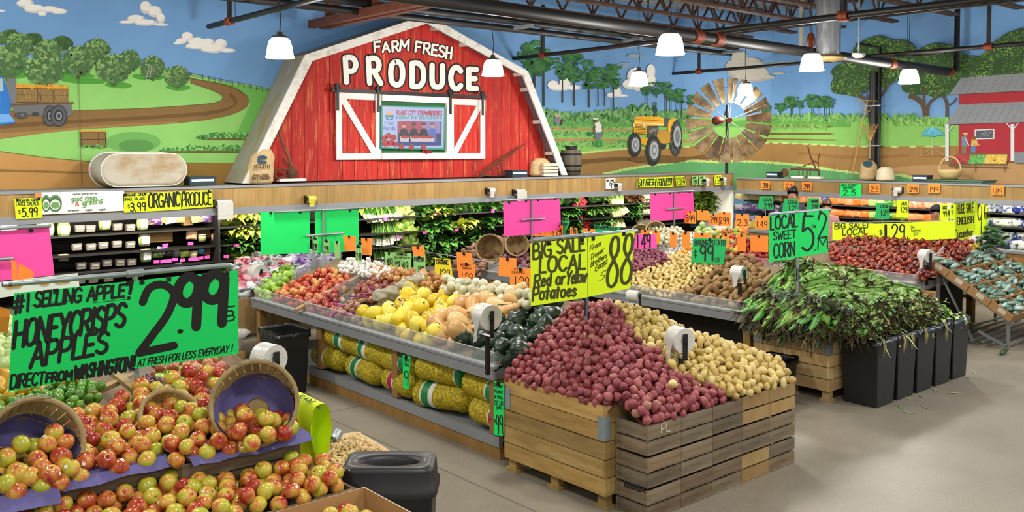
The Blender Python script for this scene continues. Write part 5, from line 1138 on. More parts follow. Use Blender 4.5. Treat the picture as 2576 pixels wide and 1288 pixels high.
for i, (u, v) in enumerate([R0(*q) for q in ((1450, 1025), (1510, 1022), (1562, 1018), (1620, 1005), (1690, 1010), (1770, 1003), (1820, 1000), (1858, 990), (1920, 982), (2095, 975), (1530, 872), (1765, 855))]+[(970, 551), (1098, 538), (1241, 526), (1007, 597), (1069, 585), (1149, 578), (1103, 640), (1146, 617), (595, 618), (1240, 532)]):
    p = W(u, v, y=11.55); o = tag(MB().box((-.035, -.001, -.02), (.035, .001, .02), MX.Rotation(random.uniform(-.1, .1), 4, 'Y')).build('shelf_tag', TAGM, None, p), 'small fluorescent pink price tag on a wall case shelf edge', 'tag', 'pink shelf edge tags')
# bagged goods in case B
rowsB = [(shB[0], 15.8), (shB[1], 15.78), (shB[2], 15.76), (zb+.01, 15.6)]
def kindB(u, r):
    if u < 1960: return ('yellow vegetable bag', 'white and purple bag', 'white and purple bag', 'yellow vegetable bag')[r]
    if u < 2060: return ('orange carrot bag', 'orange carrot bag', 'white and purple bag', 'red label bag')[r]
    if u < 2098: return ('blue and white bag', 'blue and white bag', 'peach fruit bag', 'blue and white bag')[r]
    if u < 2182: return ('orange carrot bag', 'orange carrot bag', 'peach fruit bag', 'peach fruit bag')[r]
    if u < 2245: return ('green bean bag', 'green bean bag', 'lime fruit bag', 'lime fruit bag')[r]
    if u < 2295: return 'lime fruit bag'
    if u < 2395: return ('peach fruit bag', 'orange carrot bag', 'peach fruit bag', 'peach fruit bag')[r]
    if u < 2490: return ('blue and white bag', 'green bean bag', 'lime fruit bag', 'blue and white bag')[r]
    return 'blue and white bag'
for r, (z, x) in enumerate(rowsB):
    u = 1858
    while u < 2590:
        k = kindB(u, r); d = ray(u, 520); t = x/d.x; bag(k, (x, d.y*t, z+.075), '%s on the %s shelf of the right hand wall case'.replace('right hand ', '') % (k.replace(' bag', '')+' bag', ('top', 'second', 'third', 'bottom')[r]) + ' below the stall mural', '%s row %s' % (k, ('top', 'second', 'third', 'bottom')[r]), pi/2+.1, 1.02); u += 20
# ================================================================ TABLES, BINS, CRATES
def S(u, v, a, x0, b):
    """photo pixel -> point on the sloped display z = a + b (x - x0)"""
    d = ray(u, v); t = (a-b*x0-HC)/(d.z-b*d.x); return CAM+d*t
ACE = mat('acrylic edge highlight', 'e3e8e8', .2, alpha=.6)  # whitish strips: acrylic edge with highlight lines painted along it
ACR = mat('clear acrylic', 'dfe6e6', .08, alpha=.16, spec=.6)
SLAT = mat('raw pine slats', '927244', .7, col2='ad9060', vscale=3, stretch=(1, 1, 1), vc=True, bump=.06, rnd=.0)
OLD = mat('old grey crate wood', '5c4e39', .8, col2='8a7860', vscale=3, stretch=(1.3, 1.3, 9), ramp=(.3, .7), vc=True, bump=.12)
PINE = mat('yellow bulk bin pine', '98793f', .7, col2='c09e60', vscale=2.6, stretch=(1.1, 1.1, 9), ramp=(.3, .7), vc=True, bump=.08)
POSTW = mat('wood post', '9c7741', .7, col2='84622f', vscale=3, stretch=(3, 3, .6))
def table(name, label, x0, y0, y1, shelf=True, ends=(), back=1.1, h=.75):
    o = thing(name, label, 'display table', (x0, (y0+y1)/2, 0)); yc = (y0+y1)/2; a, b = y0-yc, y1-yc
    m = MB(); m.box((0, a, h-.105), (.035, b, h)); m.box((.035, a, h-.105), (back, a+.035, h)); m.box((.035, b-.035, h-.105), (back, b, h)); m.box((-.012, a-.012, h-.018), (.05, b+.012, h+.004)); m.build('apron', GRAY, o)
    m = MB(); k = .3*back/1.1; m.add([(.02, a, h-.02), (.02, b, h-.02), (back, b, h+.33*back), (back, a, h+.33*back), (.02, a, h-.04), (.02, b, h-.04), (back, b, h+.33*back-.02), (back, a, h+.33*back-.02)], [(0, 3, 2, 1), (4, 5, 6, 7), (0, 1, 5, 4), (1, 2, 6, 5), (2, 3, 7, 6), (3, 0, 4, 7)]); m.build('sloped_bed', mat('bed board', '6d5b42', .8, var=.2, vscale=5), o)
    m = MB(); m.add([(back, a, h+.33*back), (back, b, h+.33*back), (2*back-.02, b, h-.02), (2*back-.02, a, h-.02)], [(0, 1, 2, 3)]); m.box((2*back-.035, a, h-.105), (2*back, b, h)); m.build('rear_bed', MATS['bed board'], o)
    n = max(2, int((y1-y0)/1.25))
    for i in range(n+1):
        y = a+.06+(b-a-.12)*i/n
        m = MB(); m.box((.05, y-.045, .2 if shelf else 0), (.14, y+.045, h-.1)); m.build('post', POSTW, o); m = MB(); m.box((2*back-.14, y-.045, 0), (2*back-.05, y+.045, h-.1)); m.build('post', POSTW, o)
    if shelf:
        m = MB(); m.box((.06, a, .1), (.1, b, .185)); m.box((.1, a, .14), (2*back-.1, b, .165)); m.build('lower_shelf', GRAY, o)
        m = MB(); m.box((.07, a, 0), (.11, b, .1)); m.build('kick_board', POSTW, o)
        m = MB(); m.box((back-.02, a, .17), (back+.02, b, h)); m.build('centre_board', DARK, o)
    else: m = MB(); m.box((.5, a, .0), (2*back-.5, b, h-.1)); m.build('under_panel', DARK, o)
    m = MB(); m.box((.03, a+.02, h), (.036, b-.02, h+.105)); m.build('acrylic_front', ACR, o); m = MB(); m.box((.0295, a+.02, h+.104), (.0365, b-.02, h+.109)); m.box((.026, a+.02, h+.001), (.03, b-.02, h+.012)); m.build('acrylic_edge_highlight', ACE, o)
    for y, k in ends: m = MB(); m.prism([(.03, y-yc, h), (.03, y-yc, h+.105), (back*.9, y-yc, h+.33*back*.9+.13), (back*.9, y-yc, h+.33*back*.9)], (0, .006, 0)); m.build('acrylic_end', ACR, o)
    return o
T1, T2, T3 = 4.45, 7.92, 11.3
table('display_table', 'grey edged sloping table of squash, melons and apples with peanut sacks below', T1, 5.42, 9.77, ends=((5.43, 0), (9.75, 0), (8.55, 0)))
table('display_table', 'grey edged sloping table of baking and sweet potatoes behind the potato pile', T2, 5.48, 9.8, shelf=False, ends=((5.5, 0),))
table('display_table', 'grey edged table of tomatoes, peppers and garlic near the far wall case', T3, 5.35, 9.7, shelf=False, ends=((5.37, 0),), back=.95)
# table for the apples at the front
o = thing('display_table', 'low wooden table under the honey coloured apples and the big green price sign', 'display table', (1.4, 6.6, 0))
m = MB(); m.box((-1.2, -2.2, .4), (1.0, 2.9, .5)); m.build('table_top', SLAT, o)
for x in (-1.1, .9):
    for y in (-2.1, .3, 2.8): MB().box((x-.05, y-.05, 0), (x+.05, y+.05, .4)).build('leg', POSTW, o)
m = MB(); m.add([(.2, -1.2, .72), (1.0, -1.2, .66), (1.0, 2.6, .66), (.2, 2.6, .9), (-1.2, 2.6, .95), (-1.2, -1.2, .9)], [(0, 1, 2, 3), (0, 3, 4, 5)]); m.box((-1.2, -1.15, .5), (.95, 2.55, .64)); m.build('sloped_bed', MATS['bed board'], o)
def crate_box(name, label, lo, hi, rows, mt, t=.018, gap=.008, cat='crate', group=None, axis=None, posts=True, rz=0):
    """slatted wooden crate: four slat sides, corner posts and a floor"""
    (x0, y0, z0), (x1, y1, z1) = lo, hi; o = thing(name, label, cat, ((x0+x1)/2, (y0+y1)/2, z0), rz, group); w, d, h = x1-x0, y1-y0, z1-z0; hh = (h-gap*(rows-1))/rows
    for (a, b) in (((-w/2, -d/2), (w/2, -d/2+t)), ((-w/2, d/2-t), (w/2, d/2)), ((-w/2, -d/2+t), (-w/2+t, d/2-t)), ((w/2-t, -d/2+t), (w/2, d/2-t))):
        m = MB()
        for r in range(rows): m.tint(.68, 1.15, .07); z = r*(hh+gap)+random.uniform(-.002, .002); m.box((a[0], a[1], max(0, z)), (b[0], b[1], z+hh))
        m.build('slat_side', mt, o)
    m = MB(); m.tint(.7, .9); m.box((-w/2+t, -d/2+t, .002), (w/2-t, d/2-t, .014)); m.build('bottom', mt, o)
    if posts:
        for sx in (-1, 1):
            for sy in (-1, 1): m = MB(); m.tint(.7, 1); x, y = sx*(w/2-t), sy*(d/2-t); m.box((min(x, x-sx*.03), min(y, y-sy*.03), .01), (max(x, x-sx*.03), max(y, y-sy*.03), h-.01)); m.build('corner_post', mt, o)
    return o
def bulk_bin(label, x0, x1, y0, y1, top, rows, brackets=True, mt=None):
    mt = mt or PINE; o = crate_box('bulk_bin', label, (x0, y0, .1), (x1, y1, top), rows, mt, .022, .009, 'bin'); w, d = x1-x0, y1-y0; h = top-.1
    for sx in (-.94, 0, .94):
        for sy in (-.94, 0, .94): m = MB(); m.tint(.6, .85); x, y = sx*(w/2-.03), sy*(d/2-.03); m.box((x-.03, y-.04, -.085), (x+.03, y+.04, 0)); m.box((x-.045, y-.06, -.1), (x+.045, y+.06, -.08)); m.build('foot_block', mt, o)
    if brackets:
        zn = mat('zinc corner bracket', '9fb0b8', .4, .6, var=.1, vscale=20)
        for sx, sy in ((-1, -1), (-1, 1), (1, -1)):
            m = MB(); x, y = sx*w/2, sy*d/2; z0 = h*.62; m.box((x-.004, min(y, y-sy*.07), z0), (x+.004, max(y, y-sy*.07), z0+.16)); m.box((min(x, x-sx*.05), y-.004, z0), (max(x, x-sx*.05), y+.004, z0+.16)); m.build('corner_bracket', zn, o)
    return o
bulk_bin('large pine bulk bin heaped with red potatoes beside the stacked old crates', 4.41, 5.5, 4.18, 5.235, .715, 5)
bulk_bin('pine bulk bin under the yellow potatoes, behind the stacked old crates', 5.53, 6.28, 4.18, 5.2, .66, 5, False)
cw = (6.24-4.5)/5; ch = .645/3
cname = {(0, 2): 'with red potatoes, nearest the large pine bin', (1, 2): 'second from the large pine bin', (2, 2): 'third from the large pine bin', (3, 2): 'fourth from the large pine bin', (4, 2): 'with yellow potatoes at the far end'}
for i in range(5):
    for k in range(3):
        lv = ('bottom', 'middle', 'top')[k]; col = ('nearest the large pine bin', 'second from the large pine bin', 'third from the large pine bin', 'fourth from the large pine bin', 'at the far end of the row')[i]
        mt = OLD if (i, k) not in ((4, 2), (3, 2), (3, 0)) else MATS['raw pine slats']
        c = crate_box('wooden_crate', 'old slatted wooden crate, %s of its stack, %s' % (lv, col), (4.5+i*cw+.002, 3.885, k*ch+.002), (4.5+(i+1)*cw-.002, 4.165, (k+1)*ch-.016), 2, mt, .014, .012, group='stacked old crates by the potatoes')
        if (i, k) == (0, 0):
            pm = local(plane_map(x=4.502), c.location); m = MB(); write(m, pm, 'WEISER', 1622, 1228, 1570, 1210, -13, w=3, off=.004); m.build('stencil', INK, c)
        if (i, k) == (0, 2):
            pm = local(plane_map(y=3.885), c.location); m = MB(); write(m, pm, 'PL', 1664, 1090, 1686, 1084, 22, w=2.5, off=.002); m.build('chalk_mark', mat('pale chalk', 'c9b9a0', .9), c)
# corn bin and black bins
bulk_bin('pine bulk bin heaped with sweet corn beside the black bins', 7.98, 9.05, 4.6, 5.46, .69, 5, True, mat('pale pine bin', 'ad8f5c', .7, col2='c8ab7c', vscale=2.2, stretch=(1, 1, 2.5), vc=True, bump=.06))
PLA = mat('black plastic bin', '111214', .42, var=.2, vscale=3); LINER = mat('black bin liner', '0b0b0d', .25, bump=.4, var=.2, vscale=18)
def slim_bin(label, x, y, w, d, h, rz=0, liner=True, group=None):
    o = thing('waste_bin', label, 'bin', (x, y, 0), rz, group); t = .02
    m = MB(); a, b = w/2-.03, d/2-.02; A, Bq = w/2, d/2
    outer0 = [(-a, -b, 0), (a, -b, 0), (a, b, 0), (-a, b, 0)]; outer1 = [(-A, -Bq, h), (A, -Bq, h), (A, Bq, h), (-A, Bq, h)]; in1 = [(-A+t, -Bq+t, h), (A-t, -Bq+t, h), (A-t, Bq-t, h), (-A+t, Bq-t, h)]; in0 = [(-a+t, -b+t, .04), (a-t, -b+t, .04), (a-t, b-t, .04), (-a+t, b-t, .04)]
    m.add(outer0+outer1+in1+in0, [(3, 2, 1, 0), (12, 13, 14, 15)]+[(i, (i+1) % 4, 4+(i+1) % 4, 4+i) for i in range(4)]+[(4+i, 4+(i+1) % 4, 8+(i+1) % 4, 8+i) for i in range(4)]+[(8+i, 8+(i+1) % 4, 12+(i+1) % 4, 12+i) for i in range(4)])
    bevel(m.build('bin_body', PLA, o), .018, 3)
    if liner:
        m = MB(); pts = []; n = 40; R_ = random.Random(x)
        per = [(-A-.006, -Bq-.006), (A+.006, -Bq-.006), (A+.006, Bq+.006), (-A-.006, Bq+.006)]
        for k in range(n): s = k/n*4; i = int(s) % 4; f = s-int(s); p, q = per[i], per[(i+1) % 4]; pts.append((lerp(p[0], q[0], f), lerp(p[1], q[1], f)))
        vs = [(p[0]*.93, p[1]*.93, h-.05) for p in pts]+[(p[0], p[1], h+.008+R_.uniform(-.004, .006)) for p in pts]+[(p[0]*1.01+R_.uniform(-.003, .003), p[1]*1.01+R_.uniform(-.003, .003), h-.045-R_.uniform(0, .03)) for p in pts]
        m.smooth = True; m.add(vs, [(r*n+k, r*n+(k+1) % n, (r+1)*n+(k+1) % n, (r+1)*n+k) for r in (0, 1) for k in range(n)]); m.build('bin_liner', LINER, o)
    return o
for i, wh in enumerate(('nearest, at the front corner of the corn', 'second in the row by the corn', 'third in the row by the corn', 'fourth in the row by the corn', 'last of the row by the corn')):
    slim_bin('tall black waste bin with bag liner, '+wh, 8.1+.195+i*.405, 4.365, .385, .375, .645, group='black bins in front of the corn')
slim_bin('black lined waste bin in the shadow by the old crates far end', 7.62, 5.0, .42, .3, .42)
b = slim_bin('black lined waste bin standing in front of the squash table', 4.17, 8.4, .36, .4, .64)
# front bin with its lid
FB = (2.735, 4.235); o = slim_bin('black waste bin with oval opening lid beside the apple crates', FB[0], FB[1], .5, .29, .57, RA(-41), False)
m = MB(); w, d, z0, z1 = .27, .165, .56, .72; n = 28; vs = []
def rr(w, d, r, n=28):
    out = []
    for i in range(n): a = 2*pi*(i+.5)/n; c, s = cos(a), sin(a); e = .28; out.append((w*math.copysign(abs(c)**e, c), d*math.copysign(abs(s)**e, s)))
    return out
rings = [[(x, y, z0) for x, y in rr(w, d, 0)], [(x, y, z0+.035) for x, y in rr(w, d, 0)], [(x*.955, y*.93, z0+.05) for x, y in rr(w, d, 0)], [(x*.94, y*.92, z1-.025) for x, y in rr(w, d, 0)], [(x*.9, y*.87, z1) for x, y in rr(w, d, 0)]]
hole = [(w*.7*cos(2*pi*(i+.5)/n), d*.55*sin(2*pi*(i+.5)/n)) for i in range(n)]
rings += [[(x, y, z1-.004) for x, y in hole], [(x*.9, y*.86, z1-.03) for x, y in hole], [(x*.82, y*.75, z1-.09) for x, y in hole]]
vs = [p for r in rings for p in r]; m.smooth = True; m.add(vs, [(r*n+i, r*n+(i+1) % n, (r+1)*n+(i+1) % n, (r+1)*n+i) for r in range(len(rings)-1) for i in range(n)]); m.add(rings[-1], [tuple(range(n))]); m.build('bin_lid', PLA, o)
for dx in (-.235, -.2): m = MB(); m.ball((dx, -.137, z1-.012), (.009, .006, .007), 8, 6); m.build('worn_spot', mat('worn white spot', 'd8d4cc', .6), o)
slim_bin('open black waste bin behind the folded yellow sign', 2.78, 5.52, .34, .42, .52)
# ---------------------------------------------------------------- front apple display
CLOTH = mat('lavender fabric liner', '5f5a8e', .9, var=.1, vscale=6, bump=.2, bscale=60)
UZ = .88
xs = [(.55, 1.12), (1.13, 1.66), (1.67, 2.32)]
for i, (a, b) in enumerate(xs):
    wh = ('under the tipped basket at the far left end', 'in the middle of the upper apple step', 'under the tipped basket beside the bag roll')[i]
    f0 = (4.55, 4.6, 4.5)[i]
    crate_box('wooden_crate', 'grey slatted crate %s' % wh, (a, f0, .5), (b, 5.6, UZ-.02), 4, OLD, .016, .01, group='upper step crates under the apples')
    for k, (q0, q1) in enumerate(((4.12, f0-.01),)):
        crate_box('wooden_crate', 'low slatted crate before the step %s' % wh.replace('tipped ', ''), (a, q0, .5), (min(b, 2.44) if i < 2 else 2.45, q1, .66), 2, OLD, .016, .01, group='lower step crates under the apples')
def hA(x, y):                                   # height of the apple heap
    f0 = 4.55 if x < 1.12 else 4.6 if x < 1.66 else 4.5
    if y > f0: return UZ+.07+max(0, y-f0-.05)*.14+.035*NZ.noise(V((x*3, y*3, 1)))
    return .72+max(0, (y-4.2))*.12+.05*NZ.noise(V((x*3, y*3, 4)))
def cloth(label, x0, x1, y0, y1, z, over, seed):
    m = MB(); nx, ny = 22, 18; vs = []
    for j in range(ny+1):
        for i in range(nx+1):
            s, t = i/nx, j/ny; x = lerp(x0, x1, s); y = lerp(y0-over, y1, t); dz = 0
            if y < y0: e = y0-y; dz = -e*.55; y = y0-e*.75
            w = NZ.noise(V((x*7, y*7, seed))); m_edge = max(0, 1-t*5); vs.append((x+.03*m_edge*NZ.noise(V((x*5, 0, seed+3))), y-.05*m_edge*NZ.noise(V((x*6, seed, 0))), z+dz+.012*w+max(0, y-y0)*.06))
    m.smooth = True; m.add(vs, [(j*(nx+1)+i, j*(nx+1)+i+1, (j+1)*(nx+1)+i+1, (j+1)*(nx+1)+i) for j in range(ny) for i in range(nx)])
    return tag(m.build('fabric_liner', CLOTH), label, 'cloth')
cloth('lavender fabric liner hanging over the left end apple crate', .55, 1.12, 4.54, 5.5, UZ+.005, .1, 1)
cloth('lavender fabric liner on the middle apple crate step', 1.14, 1.64, 4.58, 5.5, UZ+.005, .06, 2)
cloth('lavender fabric liner with a wide bare corner beside the yellow sign', 1.7, 2.37, 4.48, 5.5, UZ+.004, .05, 3)
BASK = mat('pale bushel basket wood', 'b29a68', .75, col2='8f7a4c', vscale=3, stretch=(4, 4, .5), vc=True, bump=.1)
def basket(label, c, ax, r=.215, d=.26, lining=True):
    o = thing('bushel_basket', label, 'basket', c); ax = V(ax).normalized(); q = ax.to_track_quat('Z', 'Y'); Mx = q.to_matrix().to_4x4()
    m = MB(); n = 30
    for k in range(n):
        m.tint(.8, 1.15); a0, a1 = 2*pi*k/n+.012, 2*pi*(k+1)/n-.012
        pr = [(r*.72, -d), (r*.9, -d*.45), (r, 0)]; vs = []
        for rr_, z in pr:
            for a in (a0, a1): vs += [(rr_*cos(a), rr_*sin(a), z), ((rr_-.006)*cos(a), (rr_-.006)*sin(a), z)]
        m.add(vs, [(0, 2, 6, 4), (4, 6, 10, 8), (1, 5, 7, 3), (5, 9, 11, 7), (8, 10, 11, 9)], Mx)
    m.tint(.7, .8); m.lathe([(0, -d), (r*.73, -d), (r*.73, -d+.01), (0, -d+.01)], n, Mx, False); m.build('staves', BASK, o)
    m = MB(); m.tint(.75, .95)
    for z, k in ((-.012, 1.0), (-d*.55, .885)): m.lathe([(r*k+.001, z-.014), (r*k+.011, z-.014), (r*k+.011, z+.014), (r*k-.012, z+.014), (r*k-.012, z-.01)], n, Mx)
    m.build('hoop', BASK, o)
    m = MB(); m.tube([Mx @ V((r*1.03*cos(a), r*1.03*sin(a), .0+.05*sin((a-1.1)/.9*pi))) for a in [1.1+.09*k for k in range(11)]], .0025, 5); m.build('wire_handle', GALV, o)
    if lining:
        m = MB(); nn_ = 34; vs = []; R_ = random.Random(c[0])
        qm = q.to_matrix()
        for j, (k, z) in enumerate(((.3, -d+.03), (.68, -d+.02), (.86, -d*.5), (.93, -.035), (.95, .012))):
            for i in range(nn_): a = 2*pi*i/nn_; w = NZ.noise(V((cos(a)*2.4, sin(a)*2.4, j*.7))); upz = (qm @ V((cos(a), sin(a), 0))).z; zz = -d+.02+(z+d-.02)*(1-.62*min(1, max(0, upz+.35+.35*NZ.noise(V((cos(a)*3, sin(a)*3, 7)))))); kk = min(k, .72+.25*(zz+d)/d); vs.append((r*(kk-.07*abs(w))*cos(a), r*(kk-.07*abs(w))*sin(a), zz+.012*w))
        m.smooth = True; m.add(vs, [(j*nn_+i, j*nn_+(i+1) % nn_, (j+1)*nn_+(i+1) % nn_, (j+1)*nn_+i) for j in range(4) for i in range(nn_)], Mx); m.build('basket_lining', CLOTH, o)
    return o
pR, pL, pM = W(640, 1014, z=1.09), W(92, 1115, z=1.06), W(450, 1050, z=1.0)
basket('tipped bushel basket lined with lavender cloth beside the white bag roll', pR, (-.45, -.82, .42), .225)
basket('tipped bushel basket half full of apples at the left end of the display', pL, (.1, -.9, .45), .215)
basket('tipped bushel basket almost buried in apples under the green sign', pM+V((0, .1, -.02)), (.1, -.75, .65), .17, .22, False)
# cardboard box with apples
o = thing('cardboard_box', 'open cardboard box with white outside in front of the apple crates', 'box', (2.23, 3.84, .3))
WC = mat('white printed cardboard', 'e3e0d8', .6); KR = mat('kraft cardboard inside', 'a98352', .75, var=.05, vscale=3)
w, d, h = .25, .25, .37
m = MB()
for lo, hi in (((-w, -d, 0), (w, -d+.004, h)), ((-w, d-.004, 0), (w, d, h)), ((-w, -d, 0), (-w+.004, d, h)), ((w-.004, -d, 0), (w, d, h))): m.box(lo, hi)
m.build('outer_wall', WC, o); m = MB()
for lo, hi in (((-w+.004, -d+.004, .01), (w-.004, -d+.008, h+.001)), ((-w+.004, d-.008, .01), (w-.004, d-.004, h+.001)), ((-w+.004, -d+.008, .01), (-w+.008, d-.008, h+.001)), ((w-.008, -d+.008, .01), (w-.004, d-.008, h+.001)), ((-w+.008, -d+.008, .005), (w-.008, d-.008, .16))): m.box(lo, hi)
m.build('inner_wall', KR, o)
m = MB(); [m.add([(w+.0015, -d+.1+.05*k, h-.05), (w+.0015, -d+.13+.05*k, h-.05), (w+.0015, -d+.13+.05*k, h-.02), (w+.0015, -d+.1+.05*k, h-.02)], [(0, 1, 2, 3)]) for k in range(3)]; m.build('green_print', mat('green print', '3f8a4a', .7), o)
tag(MB().box((-.3, -.3, 0), (.3, .3, .298), MX.Translation((2.23, 3.84, 0))).build('pallet_block', mat('dark plywood block', '3b3128', .8, var=.2, vscale=5)), 'dark plywood block under the open white cardboard box', 'block')
# peanut crate
o = thing('peanut_crate', 'burlap lined wicker crate full of loose peanuts behind the front black bin', 'crate', (2.9, 4.95, 0), RA(-8))
WIC = mat('dark wicker', '6a543a', .8, col2='8d7350', vscale=40, stretch=(1, 1, 3), bump=.4)
m = MB(); m.box((-.17, -.28, 0), (-.15, .28, .55)); m.box((.15, -.28, 0), (.17, .28, .55)); m.box((-.15, -.28, 0), (.15, -.26, .55)); m.box((-.15, .26, 0), (.15, .28, .55)); m.box((-.15, -.26, .02), (.15, .26, .04)); m.build('wicker_side', WIC, o)
m = MB(); n = 44; per = rr(.175, .285, 0, n); vs = []
for j, (k, z) in enumerate(((1.04, .3), (1.06, .45), (1.05, .565), (.97, .575), (.86, .52), (.5, .5), (.05, .5))):
    for i, (x, y) in enumerate(per): w_ = NZ.noise(V((x*14, y*14, j))); vs.append((x*(k+.03*w_), y*(k+.03*w_), z+.018*w_*(1 if j > 0 else 3)))
m.smooth = True; m.add(vs, [(j*n+i, j*n+(i+1) % n, (j+1)*n+(i+1) % n, (j+1)*n+i) for j in range(6) for i in range(n)]); m.build('burlap_lining', BUR, o)
o = thing('metal_scoop', 'small metal scoop stuck in the peanuts', 'scoop', W(838, 1108, z=.6), .6); m = MB(); m.lathe([(.03, 0), (.032, .08), (.028, .08), (.026, .005), (0, .004)], 14, MX.Rotation(RA(70), 4, 'Y')); m.tube([(0, 0, 0), (-.1, 0, .02)], .007, 6); m.build('scoop_body', GALV, o)
# black bag and cardboard boxes by the squash table end
for (u, v, z, w, d, h, lab) in ((640, 868, .36, .42, .36, .36, 'brown cardboard box on the floor under the crumpled plastic bag'),):
    p = W(u, v, z=.2); o = thing('cardboard_box', lab, 'box', (3.72, 9.0, 0), .12); m = MB(); m.box((-w/2, -d/2, 0), (w/2, d/2, h)); m.build('carton', CARDB, o); m = MB(); m.box((-w/2-.002, -d/2-.003, h-.1), (w/2+.002, -d/2, h)); m.build('flap', KR, o)
o = thing('plastic_bag', 'crumpled clear plastic bag lying on the floor cardboard box', 'bag', (3.74, 9.0, .362)); m = MB(); m.ball((0, 0, .13), (.23, .2, .15), 20, 14, None, .7, 3); m.build('bag_film', mat('crumpled clear film', 'c9c6c2', .2, alpha=.55, bump=.6, bscale=14, var=.1), o)
# peanut sacks on the lower shelf
MESH = mat('yellow mesh sack of peanuts', 'd6c018', .7, col2='8c7a0e', vscale=55, ramp=(.35, .6), bump=.5, detail=2)
GLB, RLB = mat('green sack label', '0c7a3c', .5), mat('red sack label', 'a41c38', .5); WLB = mat('white sack band', 'ddd9cf', .6)
def msack(u, v, L, rz, lab, lm, r=.125, z=.17, tilt=0, bend=.02, t0=.5):
    p = W(u, v, z=z+r*.9); o = thing('peanut_sack', lab, 'sack', p, rz, 'yellow mesh peanut sacks on the lower shelf'); o.rotation_euler = (0, tilt, rz)
    def rad(t): return r*(.35+.65*min(1, t/.14) if t < .14 else .35+.65*min(1, (1-t)/.12) if t > .88 else 1)*(1+.06*NZ.noise(V((t*5, u*.1, 0))))
    def sec(ts, k):
        m = MB(); rings = []; n = 20
        for t in ts: rings.append([((t-.5)*L, k*rad(t)*cos(2*pi*j/n)*(1+.05*NZ.noise(V((t*6, cos(2*pi*j/n)*2, u)))), k*rad(t)*.8*sin(2*pi*j/n)-bend*sin(pi*t)*0) for j in range(n)])
        vs = [q for r_ in rings for q in r_]; m.smooth = True; m.add(vs, [(i*n+j, i*n+(j+1) % n, (i+1)*n+(j+1) % n, (i+1)*n+j) for i in range(len(ts)-1) for j in range(n)]); m.smooth = False; m.add(rings[0], [tuple(range(n))[::-1]]); m.add(rings[-1], [tuple(range(n))]); return m
    sec([i/22 for i in range(23)], 1).build('mesh_body', MESH, o)
    sec([t0-.11+.22*i/6 for i in range(7)], 1.012).build('white_band', WLB, o); sec([t0-.085+.12*i/6 for i in range(7)], 1.02).build('printed_label', lm, o)
    return o
for (u, v, L, lm, z, t0, lab) in ((790, 905, .55, GLB, .17, .4, 'with green label, at the far end under the squash table'), (800, 865, .6, GLB, .4, .5, 'with green label, topmost at the far end of the shelf'), (885, 935, .62, GLB, .17, .4, 'with green label, right of the first wooden post'), (915, 885, .62, GLB, .38, .4, 'with green label, upper right of the first wooden post'),
        (985, 965, .58, RLB, .17, .5, 'with red label, beside the hanging green price strip'), (975, 915, .6, GLB, .37, .7, 'with green label, on top beside the green price strip'), (1090, 1000, .64, GLB, .17, .35, 'with green label, right of the second wooden post'), (1170, 990, .62, GLB, .37, .7, 'with green label, topmost next to the large pine bin'), (1200, 1055, .6, RLB, .17, .65, 'with red label, lowest next to the large pine bin'),
        (1090, 935, .6, GLB, .4, .9, 'in shadow at the back of the shelf')):
    p = W(u, v, z=z+.1); o = msack(u, v, L*1.08, -pi/2+random.uniform(-.25, .25), 'yellow mesh sack of peanuts '+lab, lm, .155, z, random.uniform(-.08, .08), t0=t0); o.location.x = max(o.location.x, 4.66)
# stacked cartons at the tomato table, corn side
for (z, h, lab, mt, wh) in ((.0, .42, 'brown cardboard box at the bottom of the stack by the tomatoes', CARDB, 0), (.42, .12, 'white printed carton in the middle of the stack by the tomatoes', WC, 1), (.54, .16, 'open brown carton on top of the stack by the tomatoes', CARDB, 0)):
    o = thing('cardboard_box', lab, 'box', (10.95, 5.22, z)); m = MB(); w, d = (.24, .19)
    for lo, hi in (((-w, -d, 0), (w, -d+.01, h)), ((-w, d-.01, 0), (w, d, h)), ((-w, -d+.01, 0), (-w+.01, d-.01, h)), ((w-.01, -d+.01, 0), (w, d-.01, h)), ((-w+.01, -d+.01, 0), (w-.01, d-.01, .02 if z > .5 else h-.01))): m.box(lo, hi)
    m.build('carton', mt, o); m = MB(); m.box((-w-.001, -d-.002, h*.3), (-w+.1, -d, h*.75)); m.box((-w-.002, -d*.5, h*.3), (-w, d*.4, h*.7)); m.build('print', mat('red carton print', '8d3b34', .7), o)
# ---------------------------------------------------------------- cucumber rack
def ck(x, s, n=0): return V((x, 4.35+s*.857-n*.515, .36+s*.515+n*.857))   # along / up the sloped rack
o = thing('sloped_rack', 'grey steel sloped rack holding the cucumber cartons', 'rack', (12.4, 4.8, 0)); oc = V((12.4, 4.8, 0)); RK = mat('grey rack steel', '7f8488', .45, .4)
m = MB()
for x in (11.72, 13.6): m.bar(ck(x, -.02, -.02)-oc, ck(x, 1.25, -.02)-oc, .03)
for s in (.02, .4, .8, 1.2): m.bar(ck(11.7, s, -.02)-oc, ck(13.65, s, -.02)-oc, .025)
m.build('sloped_frame', RK, o)
for x in (11.74, 13.55):
    MB().bar(V((x, 4.4, 0))-oc, V((x, 4.4, .36))-oc, .035).build('leg', RK, o); MB().bar(V((x, 5.25, 0))-oc, V((x, 5.25, .88))-oc, .035).build('leg', RK, o); MB().bar(V((x, 4.42, .04))-oc, V((x, 4.75, .18))-oc, .03).build('brace', RK, o); MB().bar(V((x, 4.8, .03))-oc, V((x, 5.2, .8))-oc, .025).build('brace', RK, o)
m = MB()
for k in range(7): m.bar(V((11.7, 4.42+k*.13, .06))-oc, V((13.6, 4.42+k*.13, .06))-oc, .03, .02)
m.build('floor_slats', RK, o)
CB2 = mat('printed brown carton', '9a7547', .75, var=.06, vscale=3)
cuc_box = []
